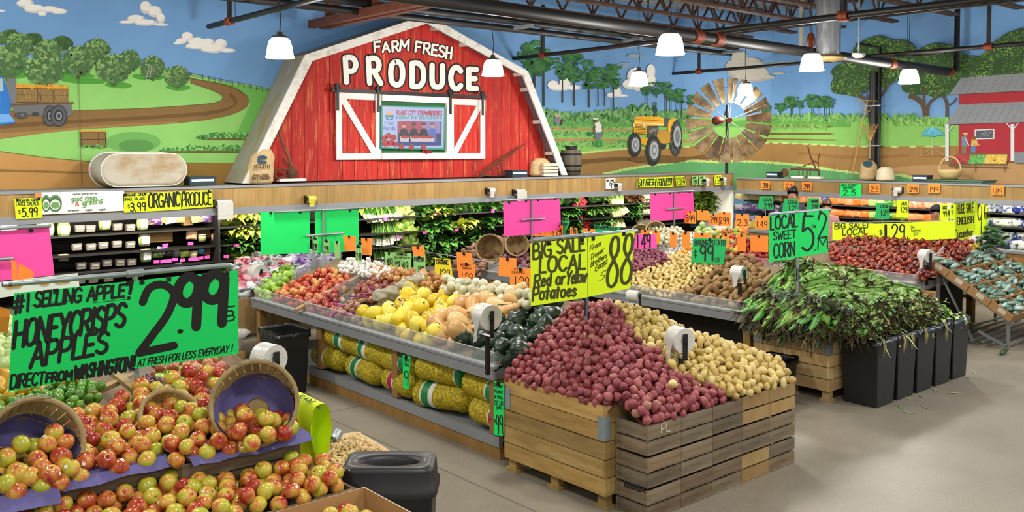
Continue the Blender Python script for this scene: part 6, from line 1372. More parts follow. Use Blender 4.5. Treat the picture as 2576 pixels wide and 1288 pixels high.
for r in range(4):
    for k in range(4):
        x0 = 11.64+k*.5; s0 = r*.3; wh = '%s row up, %s along the sloped rack' % (('lowest', 'second', 'third', 'top')[r], ('first', 'second', 'third', 'fourth')[k]); c = ck(x0+.25, s0+.15)
        o = thing('cucumber_carton', 'open brown carton of cucumbers, '+wh, 'carton', c, group='cartons on the sloped rack'); cuc_box.append((x0, s0)); e = lambda x, s, n: ck(x, s, n)-c
        def wall(m, x0_, s0_, x1_, s1_, n0, n1): m.add([e(x0_, s0_, n0), e(x1_, s0_, n0), e(x1_, s1_, n0), e(x0_, s1_, n0), e(x0_, s0_, n1), e(x1_, s0_, n1), e(x1_, s1_, n1), e(x0_, s1_, n1)], [(3, 2, 1, 0), (4, 5, 6, 7), (0, 1, 5, 4), (1, 2, 6, 5), (2, 3, 7, 6), (3, 0, 4, 7)])
        m = MB(); g = .004
        wall(m, x0+g, s0+g, x0+.5-g, s0+.3-g, 0, .008); wall(m, x0+g, s0+g, x0+.5-g, s0+.014, .008, .1); wall(m, x0+g, s0+.286, x0+.5-g, s0+.3-g, .008, .1); wall(m, x0+g, s0+.014, x0+.014, s0+.286, .008, .1); wall(m, x0+.486, s0+.014, x0+.5-g, s0+.286, .008, .1); m.build('carton', CB2, o)
        if k == 0: m = MB(); wall(m, x0+g-.002, s0+.09, x0+g, s0+.19, .03, .085); m.build('white_label', LBL, o)
crate_box('wooden_crate', 'pale wooden crate at the edge below the cucumber rack', (12.3, 4.0, 0), (12.8, 4.3, .36), 3, MATS['raw pine slats'])
# ---------------------------------------------------------------- bag rolls
ROLL = mat('white bag roll film', 'd2d0cb', .35, col2='b9b6b0', vscale=30, stretch=(1, 1, 6)); BRK = mat('black roll bracket', '121214', .4)
rl = None
def roll(u, v, rpx, t, where, foot, ax=35, L=.13, tail=True):
    p = WT(u, v, t/ray(u, v).dot(FW)); r = rpx/FPX*t; yaw = math.atan2(-p.y, -p.x)+RA(ax)
    o = thing('bag_roll', 'white produce bag roll on a black bracket '+where, 'bag roll', p, yaw, group='produce bag rolls')
    Mx = MX.Rotation(pi/2, 4, 'Y'); m = MB(); m.lathe([(r*.985, -L), (r, -L+.006), (r, -.006), (r*.985, 0)], 36, Mx); m.lathe([(r*.985, 0), (r*.3, -.002), (r*.28, -.02), (.002, -.02)], 36, Mx, False); m.lathe([(r*.985, -L), (.002, -L)], 36, Mx, False); m.build('roll', ROLL, o)
    m = MB(); m.box((.004, -.017, -r*.1-.02), (.016, .017, r*.55)); m.box((.004, -.017, -r*1.5), (.016, .017, -r*.1)); m.box((-L, -.02, -r*1.5), (.016, .02, -r*1.4)); m.bar((-.05, 0, -r*1.45), (-.05, 0, foot-p.z), .03); m.build('bracket', BRK, o)
    if tail: m = MB(); m.smooth = True; m.add([(-L*.8, -r, 0), (-L*.1, -r, 0), (-L*.25, -r-.01, -r*1.1), (-L*.75, -r+.01, -r*1.2), (-L*.6, -r-.015, -r*1.9), (-L*.35, -r, -r*1.7)], [(0, 1, 2, 3), (3, 2, 5, 4)]); m.build('bag_tail', mat('thin bag film', 'dcdad6', .25, alpha=.7), o)
    return o
roll(693, 905, 37, 5.15, 'behind the lavender lined basket', .7)
roll(1236, 800, 33, 6.9, 'in front of the dark acorn squash', .72)
roll(1722, 858, 32, 6.6, 'standing in the yellow potatoes', .75)
roll(657, 690, 24, 11.0, 'beside the bagged produce and green apples', .75)
roll(1872, 688, 18, 9.6, 'in front of the baking potatoes', .72, 60)
roll(2340, 645, 17, 11.6, 'in front of the red tomatoes', .7, 50)
roll(2467, 610, 17, 13.2, 'above the cucumber rack by the yellow sign', .8, 40)
roll(1608, 746, 14, 9.4, 'on the edge below the yellow sale sign', .7, 60, tail=False)
for u, v, x_, wh in ((563, 512, 0, 'beside the organic produce card'), (783, 501, 0, 'with yellow film, alone on the planks'), (1236, 480, 0, 'under the thin rusty cultivator'), (1308, 484, 0, 'above the first pink cards'), (1556, 467, 0, 'beside the white price card'), (1777, 455, 0, 'beside the pale green cards'), (1820, 452, 0, 'at the end of the plank header'), (2258, 478, 1, 'on the right case header')):
    p = W(u, v, y=HY-.07) if not x_ else W(u, v, x=BX-.07); o = thing('bag_roll', 'small bag roll holder on the case header '+wh.replace('right case', 'stall side case'), 'bag roll', p, 0 if not x_ else -pi/2, group='bag rolls on the case headers')
    big_ = u in (563, 1308); L = .1 if big_ else .06
    m = MB(); m.lathe([(0, -L), (.05, -L), (.05, L), (0, L)], 18, MX.Rotation(pi/2, 4, 'Y')); m.build('roll', ROLL if u != 783 else mat('yellow film', 'cfc04a', .35), o)
    if big_: m = MB(); m.box((-L, -.06, -.2), (L, -.045, .02)); m.build('bag_tail', ROLL, o)
    else: m = MB(); m.box((-L, -.055, -.1), (L*.5, -.04, 0), None, .01); m.build('bag_tail', ROLL if u != 783 else MATS['yellow film'], o)
    m = MB(); m.box((-L-.02, -.045, -.02), (-L-.005, .06, .04)); m.box((-L-.02, .045, -.05), (L+.02, .06, .05)); m.build('bracket', BRK, o)
# ================================================================ PRODUCE
def fruit(name, cols, rough=.35, vscale=3, stretch=(1, 1, 1), rnd=.5, pos=(.25, .45, .6, .75), bump=0., spec=.5, detail=4, bscale=None):
    """produce skin: noise plus a per-fruit random value through a ramp of natural colours"""
    m = mat(name, cols[0], rough, col2=cols[-1], vscale=vscale, stretch=stretch, rnd=rnd, bump=bump, spec=spec, detail=detail, bscale=bscale)
    r = [n for n in m.node_tree.nodes if n.type == 'VALTORGB'][0].color_ramp
    ps = [pos[0]+(pos[-1]-pos[0])*i/(len(cols)-1) for i in range(len(cols))]
    r.elements[0].position = ps[0]; r.elements[1].position = ps[-1]
    for c, p in zip(cols[1:-1], ps[1:-1]): e = r.elements.new(p); e.color = (*lin(c), 1)
    return m
def wrapm(mb, name, mt):
    me = mb.mesh(name); me.materials.append(mt); return me
def proto(name, me, kids=()):
    o = bpy.data.objects.new(name, me); COL.objects.link(o); o['category'] = name.split('_')[-1]
    for n, k in kids: c = bpy.data.objects.new(n, k); COL.objects.link(c); c.parent = o
    return o
STEMM = mat('brown stem', '4a3a1e', .8)
def apple_me(r, seed, mt, tall=.9):
    m = MB(); pr = []
    for i in range(15):
        t = pi*i/14; x = sin(t)*(1+.06*cos(t)); z = -cos(t)*tall; z -= (.22*max(0, 1-x*2.4)**1.3)*(1 if z > 0 else -.7)
        pr.append((max(.001, x)*r, z*r))
    m.lathe(pr, 18, fn=lambda a, i: 1+.03*cos(5*a+seed)*(i < 5)+.03*NZ.noise(V((cos(a)+seed, sin(a), i*.2))))
    return wrapm(m, 'apple', mt)
def stem_me(r): m = MB(); m.tube([(0, 0, .5*r), (.03*r, 0, .72*r), (.14*r, .04*r, .98*r)], [.03*r, .035*r, .05*r], 5); return wrapm(m, 'stem', STEMM)
def stick_me(r): 
    m = MB(); m.add([(.0, 0, 0)]+[(.2*r*cos(k*pi/5), .2*r*sin(k*pi/5), -.02*r) for k in range(10)], [(0, 1+k, 1+(k+1) % 10) for k in range(10)], MX.Rotation(1.25, 4, 'Y') @ MX.Translation((0, 0, 1.03*r))); return wrapm(m, 'sticker', mat('white fruit sticker', 'e6e4dc', .4))
HONEY = fruit('honey apple skin', ['a3a832', 'c2b040', 'c98c40', 'b4552e', '962820'], .22, 2.2, (8, 8, 5), .36, (.3, .45, .6, .73))
ap = [proto('apple', apple_me(.046, s, HONEY), [('stem', stem_me(.046))]+([('sticker', stick_me(.046))] if s % 3 == 0 else [])) for s in range(4)]
def tilt(k=.8): return lambda: (random.uniform(-k, k), random.uniform(-k, k), random.uniform(0, 6.28))
TOPC = [tuple(W(u, v, z=.99)[:2]) for u, v in ((-60, 1075), (30, 1080), (200, 1052), (300, 1015), (400, 1000), (470, 975), (550, 968), (640, 1010), (735, 1045), (745, 1070))]
up = scatter([(.5, 4.5), (1.13, 4.52), (1.14, 4.56), (1.66, 4.56), (1.66, 4.46), (2.02, 4.47), (2.3, 4.66)]+TOPC[::-1], hA, .088, seed=3, low=.055, lowd=.074)
lowp = scatter([(.5, 4.12), (2.4, 4.14), (2.42, 4.42), (2.25, 4.46), (1.68, 4.46), (1.66, 4.55), (1.4, 4.45), (1.2, 4.42), (1.1, 4.5), (.5, 4.5)], lambda x, y: .735+.035*NZ.noise(V((x*4, y*4, 9)))+max(0, y-4.35)*.15, .088, seed=5, low=.055, lowd=.075)
heap('apple', ap, up, 'red and yellow honey apple on the upper step of the front display', 'apple', 'honey apples on the upper step', rot=tilt(1.3), limit=185, stuff_name='apples', stuff_label='more honey apples deep in the upper step heap')
heap('apple', ap, lowp, 'red and yellow honey apple on the lowest step in front of the crates', 'apple', 'honey apples on the lower step', rot=tilt(1.3), limit=92, stuff_name='apples', stuff_label='more honey apples deep in the lower step heap')
for c, g, lab, pts in ((pR, 'basket', 'honey apple inside the tipped basket beside the bag roll', ((-.13, -.1, -.1), (-.06, -.02, -.05), (.03, -.08, -.07), (.09, -.05, -.1), (-.1, -.18, -.15), (0, -.16, -.13), (.1, -.14, -.15), (.16, -.1, -.14))),
                       (pL, 'l', 'honey apple inside the tipped basket at the left end', ((.0, -.02, -.07), (.09, -.04, -.07), (.05, .02, -.02), (-.1, -.06, -.1), (-.05, -.1, -.12), (.12, -.1, -.12), (-.13, -.0, -.04), (-.06, .03, -.0), (.13, .03, -.03), (-.15, -.1, -.13), (.03, -.12, -.12), (.0, .06, -.03), (.09, .06, .02)))):
    for q in pts: dup(random.choice(ap), c+V(q), tilt(1.3)(), lab, lab.replace('apple inside', 'apples inside'))
for q in ((.0, .16, .31), (.1, .18, .3), (.07, .09, .33), (-.08, .12, .31), (.0, .0, .3), (-.16, .17, .28), (.16, .08, .28), (-.05, .05, .29)): dup(random.choice(ap), V((2.23, 3.84, .3))+V(q), tilt(1.)(), 'honey apple lying in the open white cardboard box', 'honey apples in the cardboard box')
proto_free(ap)
# ---- potatoes
def tuber(r, seed, mt, nm, n=13, m_=9, wob=.22): m = MB(); m.ball((0, 0, 0), r, n, m_, None, wob, seed); return wrapm(m, nm, mt)
REDP = fruit('red potato skin', ['6c2f36', '8c4147', '9a5052', 'a27a62'], .42, 5, (1, 1, 1), .4, (.25, .45, .6, .85), bump=.15, bscale=60, spec=.4)
YELP = fruit('yellow potato skin', ['a48a48', 'c2a860', 'cfb974', 'd9c890'], .4, 4, (1, 1, 1), .4, (.25, .45, .6, .8), bump=.1, bscale=50, spec=.4)
RUS = fruit('russet potato skin', ['6d5230', '8c6c42', 'a3845a'], .65, 7, (1, 1, 1), .3, (.25, .45, .6, .8), bump=.2, bscale=40, spec=.3)
def hP(x, y): 
    z = min(.75+.64*(x-4.41), .68+.54*(y-3.88), .72+.5*(6.32-x), 1.24)
    if y > 4.85: z = min(z, 1.24-(y-4.85)*.25)
    return max(.66, z)+.035*NZ.noise(V((x*3, y*3, 0)))
POLY = [(4.42, 4.18), (4.5, 4.16), (4.5, 3.9), (6.23, 3.9), (6.25, 5.2), (4.42, 5.22)]
def side(x, y):                                 # red / yellow border across the pile
    k = [(3.8, 5.45), (3.9, 5.4), (4.12, 5.2), (4.5, 5.13), (5.0, 5.3), (5.3, 5.33)]
    for (y0, x0), (y1, x1) in zip(k, k[1:]):
        if y0 <= y <= y1: return x-lerp(x0, x1, (y-y0)/(y1-y0))+.05*NZ.noise(V((x*4, y*4, 3)))
    return x-5.3
def hcore(mb):
    n = 26
    for sgn in (1,):
        vs = [(lerp(4.43, 6.22, i/n), lerp(3.9, 5.2, j/n), hP(lerp(4.43, 6.22, i/n), lerp(3.9, 5.2, j/n))-.085) for j in range(n+1) for i in range(n+1)]
        mb.add(vs, [(j*(n+1)+i, j*(n+1)+i+1, (j+1)*(n+1)+i+1, (j+1)*(n+1)+i) for j in range(n) for i in range(n) if lerp(3.9, 5.2, (j+.5)/n) > 4.16 or lerp(4.43, 6.22, (i+.5)/n) > 4.52])
allp = scatter(POLY, lambda x, y: hP(x, y)+.005, .058, seed=11, low=.045, lowd=.05, tries=60000)
redp, yelp = [p for p in allp if side(p[0], p[1]) < 0], [p for p in allp if side(p[0], p[1]) >= 0]
pr = [proto('red_potato', tuber((.036*a, .031*b, .03), s, REDP, 'red_potato')) for s, (a, b) in enumerate(((1, 1), (1.15, 1), (.9, 1), (1.25, .95), (1, 1.05)))]
heap('red_potato', pr, redp, 'dusky red potato in the big heap over the pine bin and crates', 'potato', 'red potatoes in the big heap', stuff_name='red_potatoes', stuff_label='red potatoes filling the big heap behind the nearest ones', core=hcore, core_mat=mat('potato heap shade', '4d2a26', .9))
edge = [p for p in redp if p[1] < 4.1][:2]
proto_free(pr)
py_ = [proto('yellow_potato', tuber((.038*a, .03*b, .029), s+9, YELP, 'yellow_potato')) for s, (a, b) in enumerate(((1, 1), (1.2, 1), (.95, 1), (1.3, .95)))]
heap('yellow_potato', py_, yelp, 'smooth yellow potato in the heap along the old crates', 'potato', 'yellow potatoes in the big heap', stuff_name='yellow_potatoes', stuff_label='more yellow potatoes filling the heap')
for u, v, z in ((1693, 966, .82), (1690, 915, .9)): dup(py_[0], W(u, v, z=z+.02), rrot(), 'stray yellow potato lying among the red potatoes', 'stray yellow potatoes')
proto_free(py_)
def notch(u, v, w, lab): p = W(u, v, z=.9); tag(MB().box((-w/2, -.01, -.12), (w/2, .01, 0), MX.Translation(p) @ MX.Rotation(.03, 4, 'Y')).build('crate_edge_board', OLD), lab, 'board')
notch(1582, 914, .17, 'wooden crate edge showing among the red potatoes'); notch(1757, 878, .22, 'wooden crate edge showing among the yellow potatoes')
# ---- table 1
def sl(a, x0, b): return lambda x, y: a+b*(x-x0)
A1 = (.79, T1, .36)
def regn(px, A): return [tuple(S(u, v, *A)[:2]) for u, v in px]
def hs(A, amp=.03, f=4, k=0): return lambda x, y: A[0]+A[2]*(x-A[1])+amp*NZ.noise(V((x*f, y*f, k)))
def table_heap(name, px, A, d, protos, lab, cat, grp, seed, low=True, rot=None, limit=300, amp=.03, clampx=None, lift=0, lowd=None, **kw):
    poly = regn(px, A)
    if clampx: poly = [(max(x, clampx), y) for x, y in poly]
    h = hs(A, amp, 4, seed); pts = scatter(poly, lambda x, y: h(x, y)+lift, d, seed=seed, low=d*.6 if low else 0, lowd=lowd or d*.85)
    heap(name, protos, pts, lab, cat, grp, rot=rot, limit=limit, **kw); proto_free(protos); return pts
XF = T1+.075
GAL = fruit('red orange apple skin', ['962a22', 'b2452e', 'c06c3e', 'c4a456'], .3, 2.4, (8, 8, 3), .5, (.3, .5, .6, .8)); GRN = fruit('green apple skin', ['5f8a1c', '86ab36', 'a7bf52'], .25, 3); DKR = fruit('dark red apple skin', ['6d1520', '93262a', 'b2553f'], .3, 3, (6, 6, 2), .5)
def apro(mt, r=.036, n=2, nm='apple'): return [proto(nm, apple_me(r, s, mt), [('stem', stem_me(r))]) for s in range(n)]
table_heap('apple', [(640, 745), (655, 752), (735, 690), (745, 676), (720, 668), (690, 690), (640, 730)], A1, .08, apro(GRN, .041, nm='green_apple'), 'green apple along the end of the squash table', 'apple', 'green apples on the squash table', 21, clampx=XF)
table_heap('apple', [(668, 752), (765, 780), (865, 720), (885, 695), (868, 678), (822, 674), (760, 700), (715, 720)], A1, .086, apro(GAL, .043, nm='orange_red_apple'), 'orange red apple in the pile beside the green apples', 'apple', 'orange red apples on the squash table', 22, clampx=XF)
table_heap('apple', [(765, 783), (822, 800), (850, 770), (842, 745), (815, 745)], A1, .084, apro(DKR, .042, nm='dark_red_apple'), 'dark red apple in the small pile before the onions', 'apple', 'dark red apples on the squash table', 23, clampx=XF)
def onion_me(r, mt, tip=.35):
    m = MB(); pr = [(.02*r, -.82*r)]+[(r*sin(pi*(i/10)*.96+.04)*1., -r*.85*cos(pi*i/10)) for i in range(1, 9)]+[(r*.22, r*.9), (r*.1, r*(.95+tip)), (.001, r*(1+tip))]; m.lathe(pr, 14); return wrapm(m, 'onion', mt)
ONR = fruit('reddish brown onion skin', ['6d2f2c', '8d4a3a', 'a8714c'], .35, 4, (3, 3, 1), .5); ONB = fruit('golden onion skin', ['8a5828', 'b0793c', 'c79a5e'], .35, 3, (4, 4, .6), .4); ONW = fruit('white onion skin', ['a8a482', 'c2be9f', 'd0cdb6'], .3, 3, (4, 4, .6), .4)
table_heap('onion', [(800, 800), (868, 826), (900, 780), (905, 745), (960, 700), (985, 712), (930, 735), (880, 745), (850, 755)], A1, .066, [proto('onion', onion_me(.034, fruit('pink brown onion skin', ['7a4a3c', '9a6a55', 'b58a72'], .4, 4)))], 'small brown pink onion beside the yellow melons', 'onion', 'pink brown onions on the squash table', 24, clampx=XF)
table_heap('onion', [(898, 735), (935, 742), (1010, 718), (1035, 700), (985, 688), (945, 694), (905, 712)], (.83, T1, .36), .075, [proto('onion', onion_me(.038, ONR))], 'red brown onion above the netted onions', 'onion', 'red brown onions on the squash table', 25)
table_heap('onion', [(928, 690), (1000, 705), (1110, 722), (1160, 715), (1080, 688), (1000, 676), (940, 672)], (.86, T1, .36), .08, [proto('onion', onion_me(.041, ONB))], 'golden brown onion along the ridge behind the price cards', 'onion', 'golden onions along the ridge', 26)
NET = mat('pink net', 'b0418a', .5)
for k, (u, v) in enumerate(((856, 778), (900, 755), (925, 750), (878, 800), (840, 800), (940, 735))): p = S(u, v, *A1); m = MB(); R_ = random.Random(k); m.tube([(R_.uniform(-.07, .07), R_.uniform(-.08, .08), R_.uniform(.01, .05)) for _ in range(7)], .006, 5); tag(m.build('onion_net', NET, None, p+V((0, 0, .01))), 'strand of pink netting lying over the small onions', 'netting', 'pink onion netting')
# canary / spaghetti squash with stickers
YEL = fruit('yellow squash skin', ['c7a416', 'dcc12e', 'e6d455'], .3, 2.5, rnd=.5); PUR = mat('purple oval sticker', '2a2358', .4)
def mel(s, rs): 
    m = MB(); m.ball((0, 0, 0), rs, 18, 12, None, .06, s); me = wrapm(m, 'squash', YEL); k = MB(); vs = []
    for j in range(12): a = 2*pi*j/12; y, x = .035*cos(a), .02*sin(a); n = V((x/rs[0], y/rs[1], 0)); z = rs[2]*math.sqrt(max(0, 1-n.x**2-n.y**2))+.003; vs.append((x, y, z))
    k.add(vs, [tuple(range(12))]); b = MB(); b.tube([(rs[0]*.97, 0, 0), (rs[0]*1.12, .005, .005)], .007, 6)
    return proto('yellow_squash', me, [('sticker', wrapm(k, 'sticker', PUR)), ('stem', wrapm(b, 'stem', STEMM))])
table_heap('yellow_squash', [(880, 826), (960, 852), (1045, 878), (1075, 850), (1120, 800), (1150, 770), (1175, 745), (1190, 725), (1120, 735), (1020, 730), (1020, 760), (955, 785), (900, 790)], (.83, T1, .36), .145, [mel(1, (.1, .078, .075)), mel(2, (.115, .08, .077)), mel(3, (.088, .075, .073))], 'smooth yellow squash with a purple sticker on the grey edged table', 'squash', 'yellow squash on the table', 27, low=True, rot=tilt(.8), clampx=XF+.04, lowd=.12)
# butternut
BUT = fruit('butternut skin', ['b98a4e', 'd0a468', 'dcb981'], .4, 2.5, (1, 1, .6), .4)
def butt(k):
    m = MB(); pr = [(1.28*a, 1.28*b) for a, b in [(.002, -.098), (.03, -.1), (.055, -.085), (.064, -.055), (.06, -.02), (.045, .015), (.036, .045), (.034, .08), (.033, .105), (.024, .125), (.008, .13)]]; m.lathe(pr, 18, fn=lambda a, i: 1+.03*cos(a*5+k)); m.v = [(x+k*.9*max(0, z)**2*1.8, y, z) for x, y, z in m.v]; st = MB(); st.tube([(k*.044, 0, .16), (k*.05, .004, .19)], [.013, .01], 6)
    return proto('butternut_squash', wrapm(m, 'butternut_squash', BUT), [('stem', wrapm(st, 'stem', mat('pale stem', '8a744a', .8)))])
lying = lambda: (RA(90)+random.uniform(-.5, .5), random.uniform(-.4, .4), random.uniform(-1.2, 1.5))
table_heap('butternut_squash', [(1062, 872), (1125, 895), (1150, 880), (1160, 840), (1200, 800), (1260, 790), (1300, 762), (1290, 735), (1230, 735), (1180, 750), (1130, 790), (1090, 820)], (.86, T1, .36), .14, [butt(0), butt(1), butt(-1)], 'tan butternut squash between the yellow squash and the dark acorn squash', 'squash', 'butternut squash on the table', 28, rot=lying, lowd=.12, clampx=XF+.08)
# acorn
ACO = fruit('dark green acorn squash skin', ['0c1c14', '14291c', '1f3a22', '2f5a24'], .35, 2.2, rnd=.2, pos=(.3, .5, .6, .82))
def acorn(s):
    m = MB(); pr = [(1.22*a, 1.22*b) for a, b in [(.002, -.058), (.03, -.058), (.056, -.04), (.068, -.008), (.062, .025), (.042, .055), (.018, .078), (.002, .085)]]; m.lathe(pr, 30, fn=lambda a, i: 1-.1*abs(sin(a*5)) ** 2 if 0 < i < 7 else 1); st = MB(); st.tube([(0, 0, -.065), (.004, 0, -.1)], [.012, .009], 6)
    return proto('acorn_squash', wrapm(m, 'acorn_squash', ACO), [('stem', wrapm(st, 'stem', mat('green stem', '4a5a30', .8)))])
table_heap('acorn_squash', [(1115, 868), (1150, 886), (1246, 930), (1300, 880), (1395, 812), (1400, 770), (1380, 752), (1320, 755), (1285, 775), (1245, 800), (1200, 820)], (.82, T1, .36), .138, [acorn(0), acorn(1)], 'dark green ribbed acorn squash at the corner of the table', 'squash', 'acorn squash at the table corner', 29, rot=tilt(2.5), lowd=.115, clampx=XF+.07, limit=110)
table_heap('onion', [(1115, 715), (1180, 735), (1300, 745), (1345, 760), (1340, 738), (1230, 712), (1120, 700)], (.93, T1, .36), .09, [proto('onion', onion_me(.047, ONW, .2))], 'white onion along the ridge above the butternut squash', 'onion', 'white onions along the ridge', 30)
table_heap('garlic_bulb', [(850, 668), (960, 690), (985, 675), (925, 655), (870, 652)], (.88, T1, .36), .06, [proto('garlic_bulb', onion_me(.03, fruit('garlic skin', ['c9c4b8', 'dcd8ce', 'e9e6de'], .5, 4), .6))], 'white garlic bulb behind the red apples on the ridge', 'garlic', 'garlic bulbs on the ridge', 31)
for k, (u, v) in enumerate(((985, 735), (1020, 718), (1050, 705), (962, 745))): p = S(u, v, .9, T1, .36); m = MB(); m.ball((0, 0, 0), (.1, .08, .06), 14, 10, None, .7, k); tag(m.build('produce_bag', mat('clear wrinkled film', 'bcb6a0', .18, alpha=.62, bump=.5, bscale=20, var=.15), None, p), 'loose wrinkled clear bag lying between onions and yellow squash', 'bag', 'clear bags among the onions')
o = thing('empty_tray', 'empty black tray framed by pine strips on the squash table', 'tray', S(925, 700, .8, T1, .33)); c0 = V(o.location); Aq = (.8, T1, .33)
q = [S(u, v, *Aq)-c0 for u, v in ((1008, 692), (1035, 702), (862, 768), (838, 756))]; MB().prism(q, (0, 0, .004)).build('tray_liner', mat('black plastic tray', '3a3b3e', .4), o)
for a, b in (((912, 692), (745, 780)), ((1035, 705), (870, 772)), ((905, 690), (1030, 703))): p1, p2 = S(*a, *Aq)-c0, S(*b, *Aq)-c0; m = MB(); m.tint(.95, 1.1); m.bar(p1, p2, .05, .03); m.build('pine_strip', SLAT, o)
# bagged produce on the end table
o = thing('display_table', 'wooden bulk table of bagged produce at the far end beyond the green apples', 'display table', (4.9, 10.25, 0)); m = MB(); m.box((-.75, -.3, .55), (1.2, .35, .62)); m.build('table_top', SLAT, o); m = MB(); m.tint(); m.box((-.75, -.32, .3), (1.2, -.3, .72)); m.box((-.77, -.32, .3), (-.75, .35, .72)); m.build('side_board', SLAT, o)
for x in (-.7, 1.15):
    for y in (-.25, .3): MB().box((x-.04, y-.04, 0), (x+.04, y+.04, .55)).build('leg', POSTW, o)
FILM = [mat('bag film '+k, c, .15, col2=c2, vscale=9, bump=.6, bscale=14, ramp=(.42, .6)) for k, c, c2 in (('clear over dark produce', '39423c', 'b9bfc0'), ('red', '8c2134', 'c99aa0'), ('white printed', 'b9bcc2', 'e6e6e6'), ('purple', '4a2a6a', 'b8a8c8'), ('pink', 'b03a70', 'dcb0c4'), ('blue', '28478c', 'c3cddc'))]
bm_ = []
for i, f_ in enumerate(FILM):
    mm = MB(); mm.ball((0, 0, 0), (.13, .1, .07), 14, 10, None, .55, i*3); bm_.append(wrapm(mm, 'produce_bag', f_))
bn = ('clear bag over dark produce', 'red printed bag', 'white printed bag', 'purple printed bag', 'pink printed bag', 'blue printed bag')
for k in range(120):
    u, v = random.uniform(604, 850), random.uniform(628, 745)
    if v < 650-(u-640)*.05 or (u > 760 and v > 665) or (u > 690 and v > 690) or v > 745-(u-610)*.35: continue
    i = 3 if u > 740 and random.random() < .6 else 4 if 690 < u < 780 and v < 652 else 5 if u > 810 else random.choice((0, 0, 2, 0, 2, 1)) if u > 640 else random.choice((1, 1, 0))
    z = .72+(745-v)*.0032; p = W(u, v, z=z); o = link('produce_bag', bm_[i], None, p); o.rotation_euler = (random.uniform(-.4, .4), random.uniform(-.4, .4), random.uniform(0, 6)); o.scale = (1.15,)*3; tag(o, bn[i]+' piled beside the green apples at the far table end', 'bag', bn[i]+'s at the far table end')
# ---- table 2
A2 = (.79, T2, .36); XF2 = T2+.07
SWE = fruit('sweet potato skin', ['6a4a34', '85604a', '9a7860'], .6, 5, rnd=.4, bump=.15, bscale=40); PSW = fruit('purple sweet potato skin', ['4a2430', '633440', '7a4a50'], .55, 5, rnd=.4); SRP = fruit('small purple red potato skin', ['4d1a2c', '6d2a40', '8a4456'], .4, 5, rnd=.4)
def longp(mt, nm, L, r, s): m = MB(); m.ball((0, 0, 0), (L, r, r), 12, 9, None, .3, s); m.v = [(x, y*(1-.35*abs(x/L)**2)+.25*r*sin(x/L*2+s), z*(1-.35*abs(x/L)**2)) for x, y, z in m.v]; return proto(nm, wrapm(m, nm, mt))
table_heap('sweet_potato', [(1138, 672), (1215, 682), (1235, 640), (1320, 610), (1290, 592), (1230, 600), (1165, 630)], A2, .1, [longp(SWE, 'sweet_potato', .085, .034, 1), longp(SWE, 'sweet_potato', .075, .038, 2)], 'brown sweet potato around the tipped basket on the second table', 'sweet potato', 'brown sweet potatoes on the second table', 32, rot=tilt(.6), lowd=.08)
table_heap('sweet_potato', [(1232, 692), (1345, 712), (1480, 730), (1560, 700), (1560, 630), (1480, 600), (1350, 600), (1290, 620), (1250, 655)], A2, .1, [longp(PSW, 'purple_sweet_potato', .085, .038, 3), longp(PSW, 'purple_sweet_potato', .075, .043, 4)], 'purple sweet potato behind the orange squash cards', 'sweet potato', 'purple sweet potatoes on the second table', 33, rot=tilt(.6), low=False, lowd=.08, clampx=XF2)
bk = V(S(1232, 625, .95, T2, .36)); basket('small bushel basket tipped over among the sweet potatoes', bk, (-.75, -.6, .05), .2, .26, False)
bk = V(S(1300, 615, .98, T2, .36)); basket('half hidden bushel basket among the purple sweet potatoes', bk, (-.7, -.7, .3), .16, .2, False)
table_heap('red_potato', [(1555, 672), (1590, 680), (1680, 648), (1668, 630), (1600, 628), (1560, 645)], (.84, T2, .36), .05, [proto('purple_potato', tuber((.03, .026, .025), 3, SRP, 'red_potato', 10, 7))], 'small dark purple red potato below the pink price card', 'potato', 'small purple potatoes below the pink card', 34)
SYP = fruit('small yellow potato skin', ['a08648', 'c4aa66', 'd2bb80'], .45, 4, rnd=.4)
table_heap('yellow_potato', [(1545, 722), (1600, 732), (1690, 745), (1750, 700), (1800, 668), (1780, 642), (1690, 640), (1600, 670), (1550, 690)], A2, .056, [proto('small_yellow_potato', tuber((.031*a, .027, .026), 5+i, SYP, 'yellow_potato', 10, 7)) for i, a in enumerate((1, 1.15))], 'small pale yellow potato on the second table', 'potato', 'small yellow potatoes on the second table', 35, clampx=XF2, stuff_name='small_yellow_potatoes', stuff_label='small pale yellow potatoes further back on the second table', low=True, lowd=.052)
table_heap('baking_potato', [(1690, 748), (1760, 756), (1885, 775), (1930, 740), (1935, 690), (1895, 650), (1830, 645), (1790, 690), (1740, 715)], (.8, T2, .38), .088, [longp(RUS, 'baking_potato', .068, .039, 5), longp(RUS, 'baking_potato', .06, .041, 6), longp(RUS, 'baking_potato', .075, .037, 7)], 'brown baking potato below the green ninety nine cent card', 'potato', 'brown baking potatoes on the second table', 36, clampx=XF2+.02, lowd=.075)
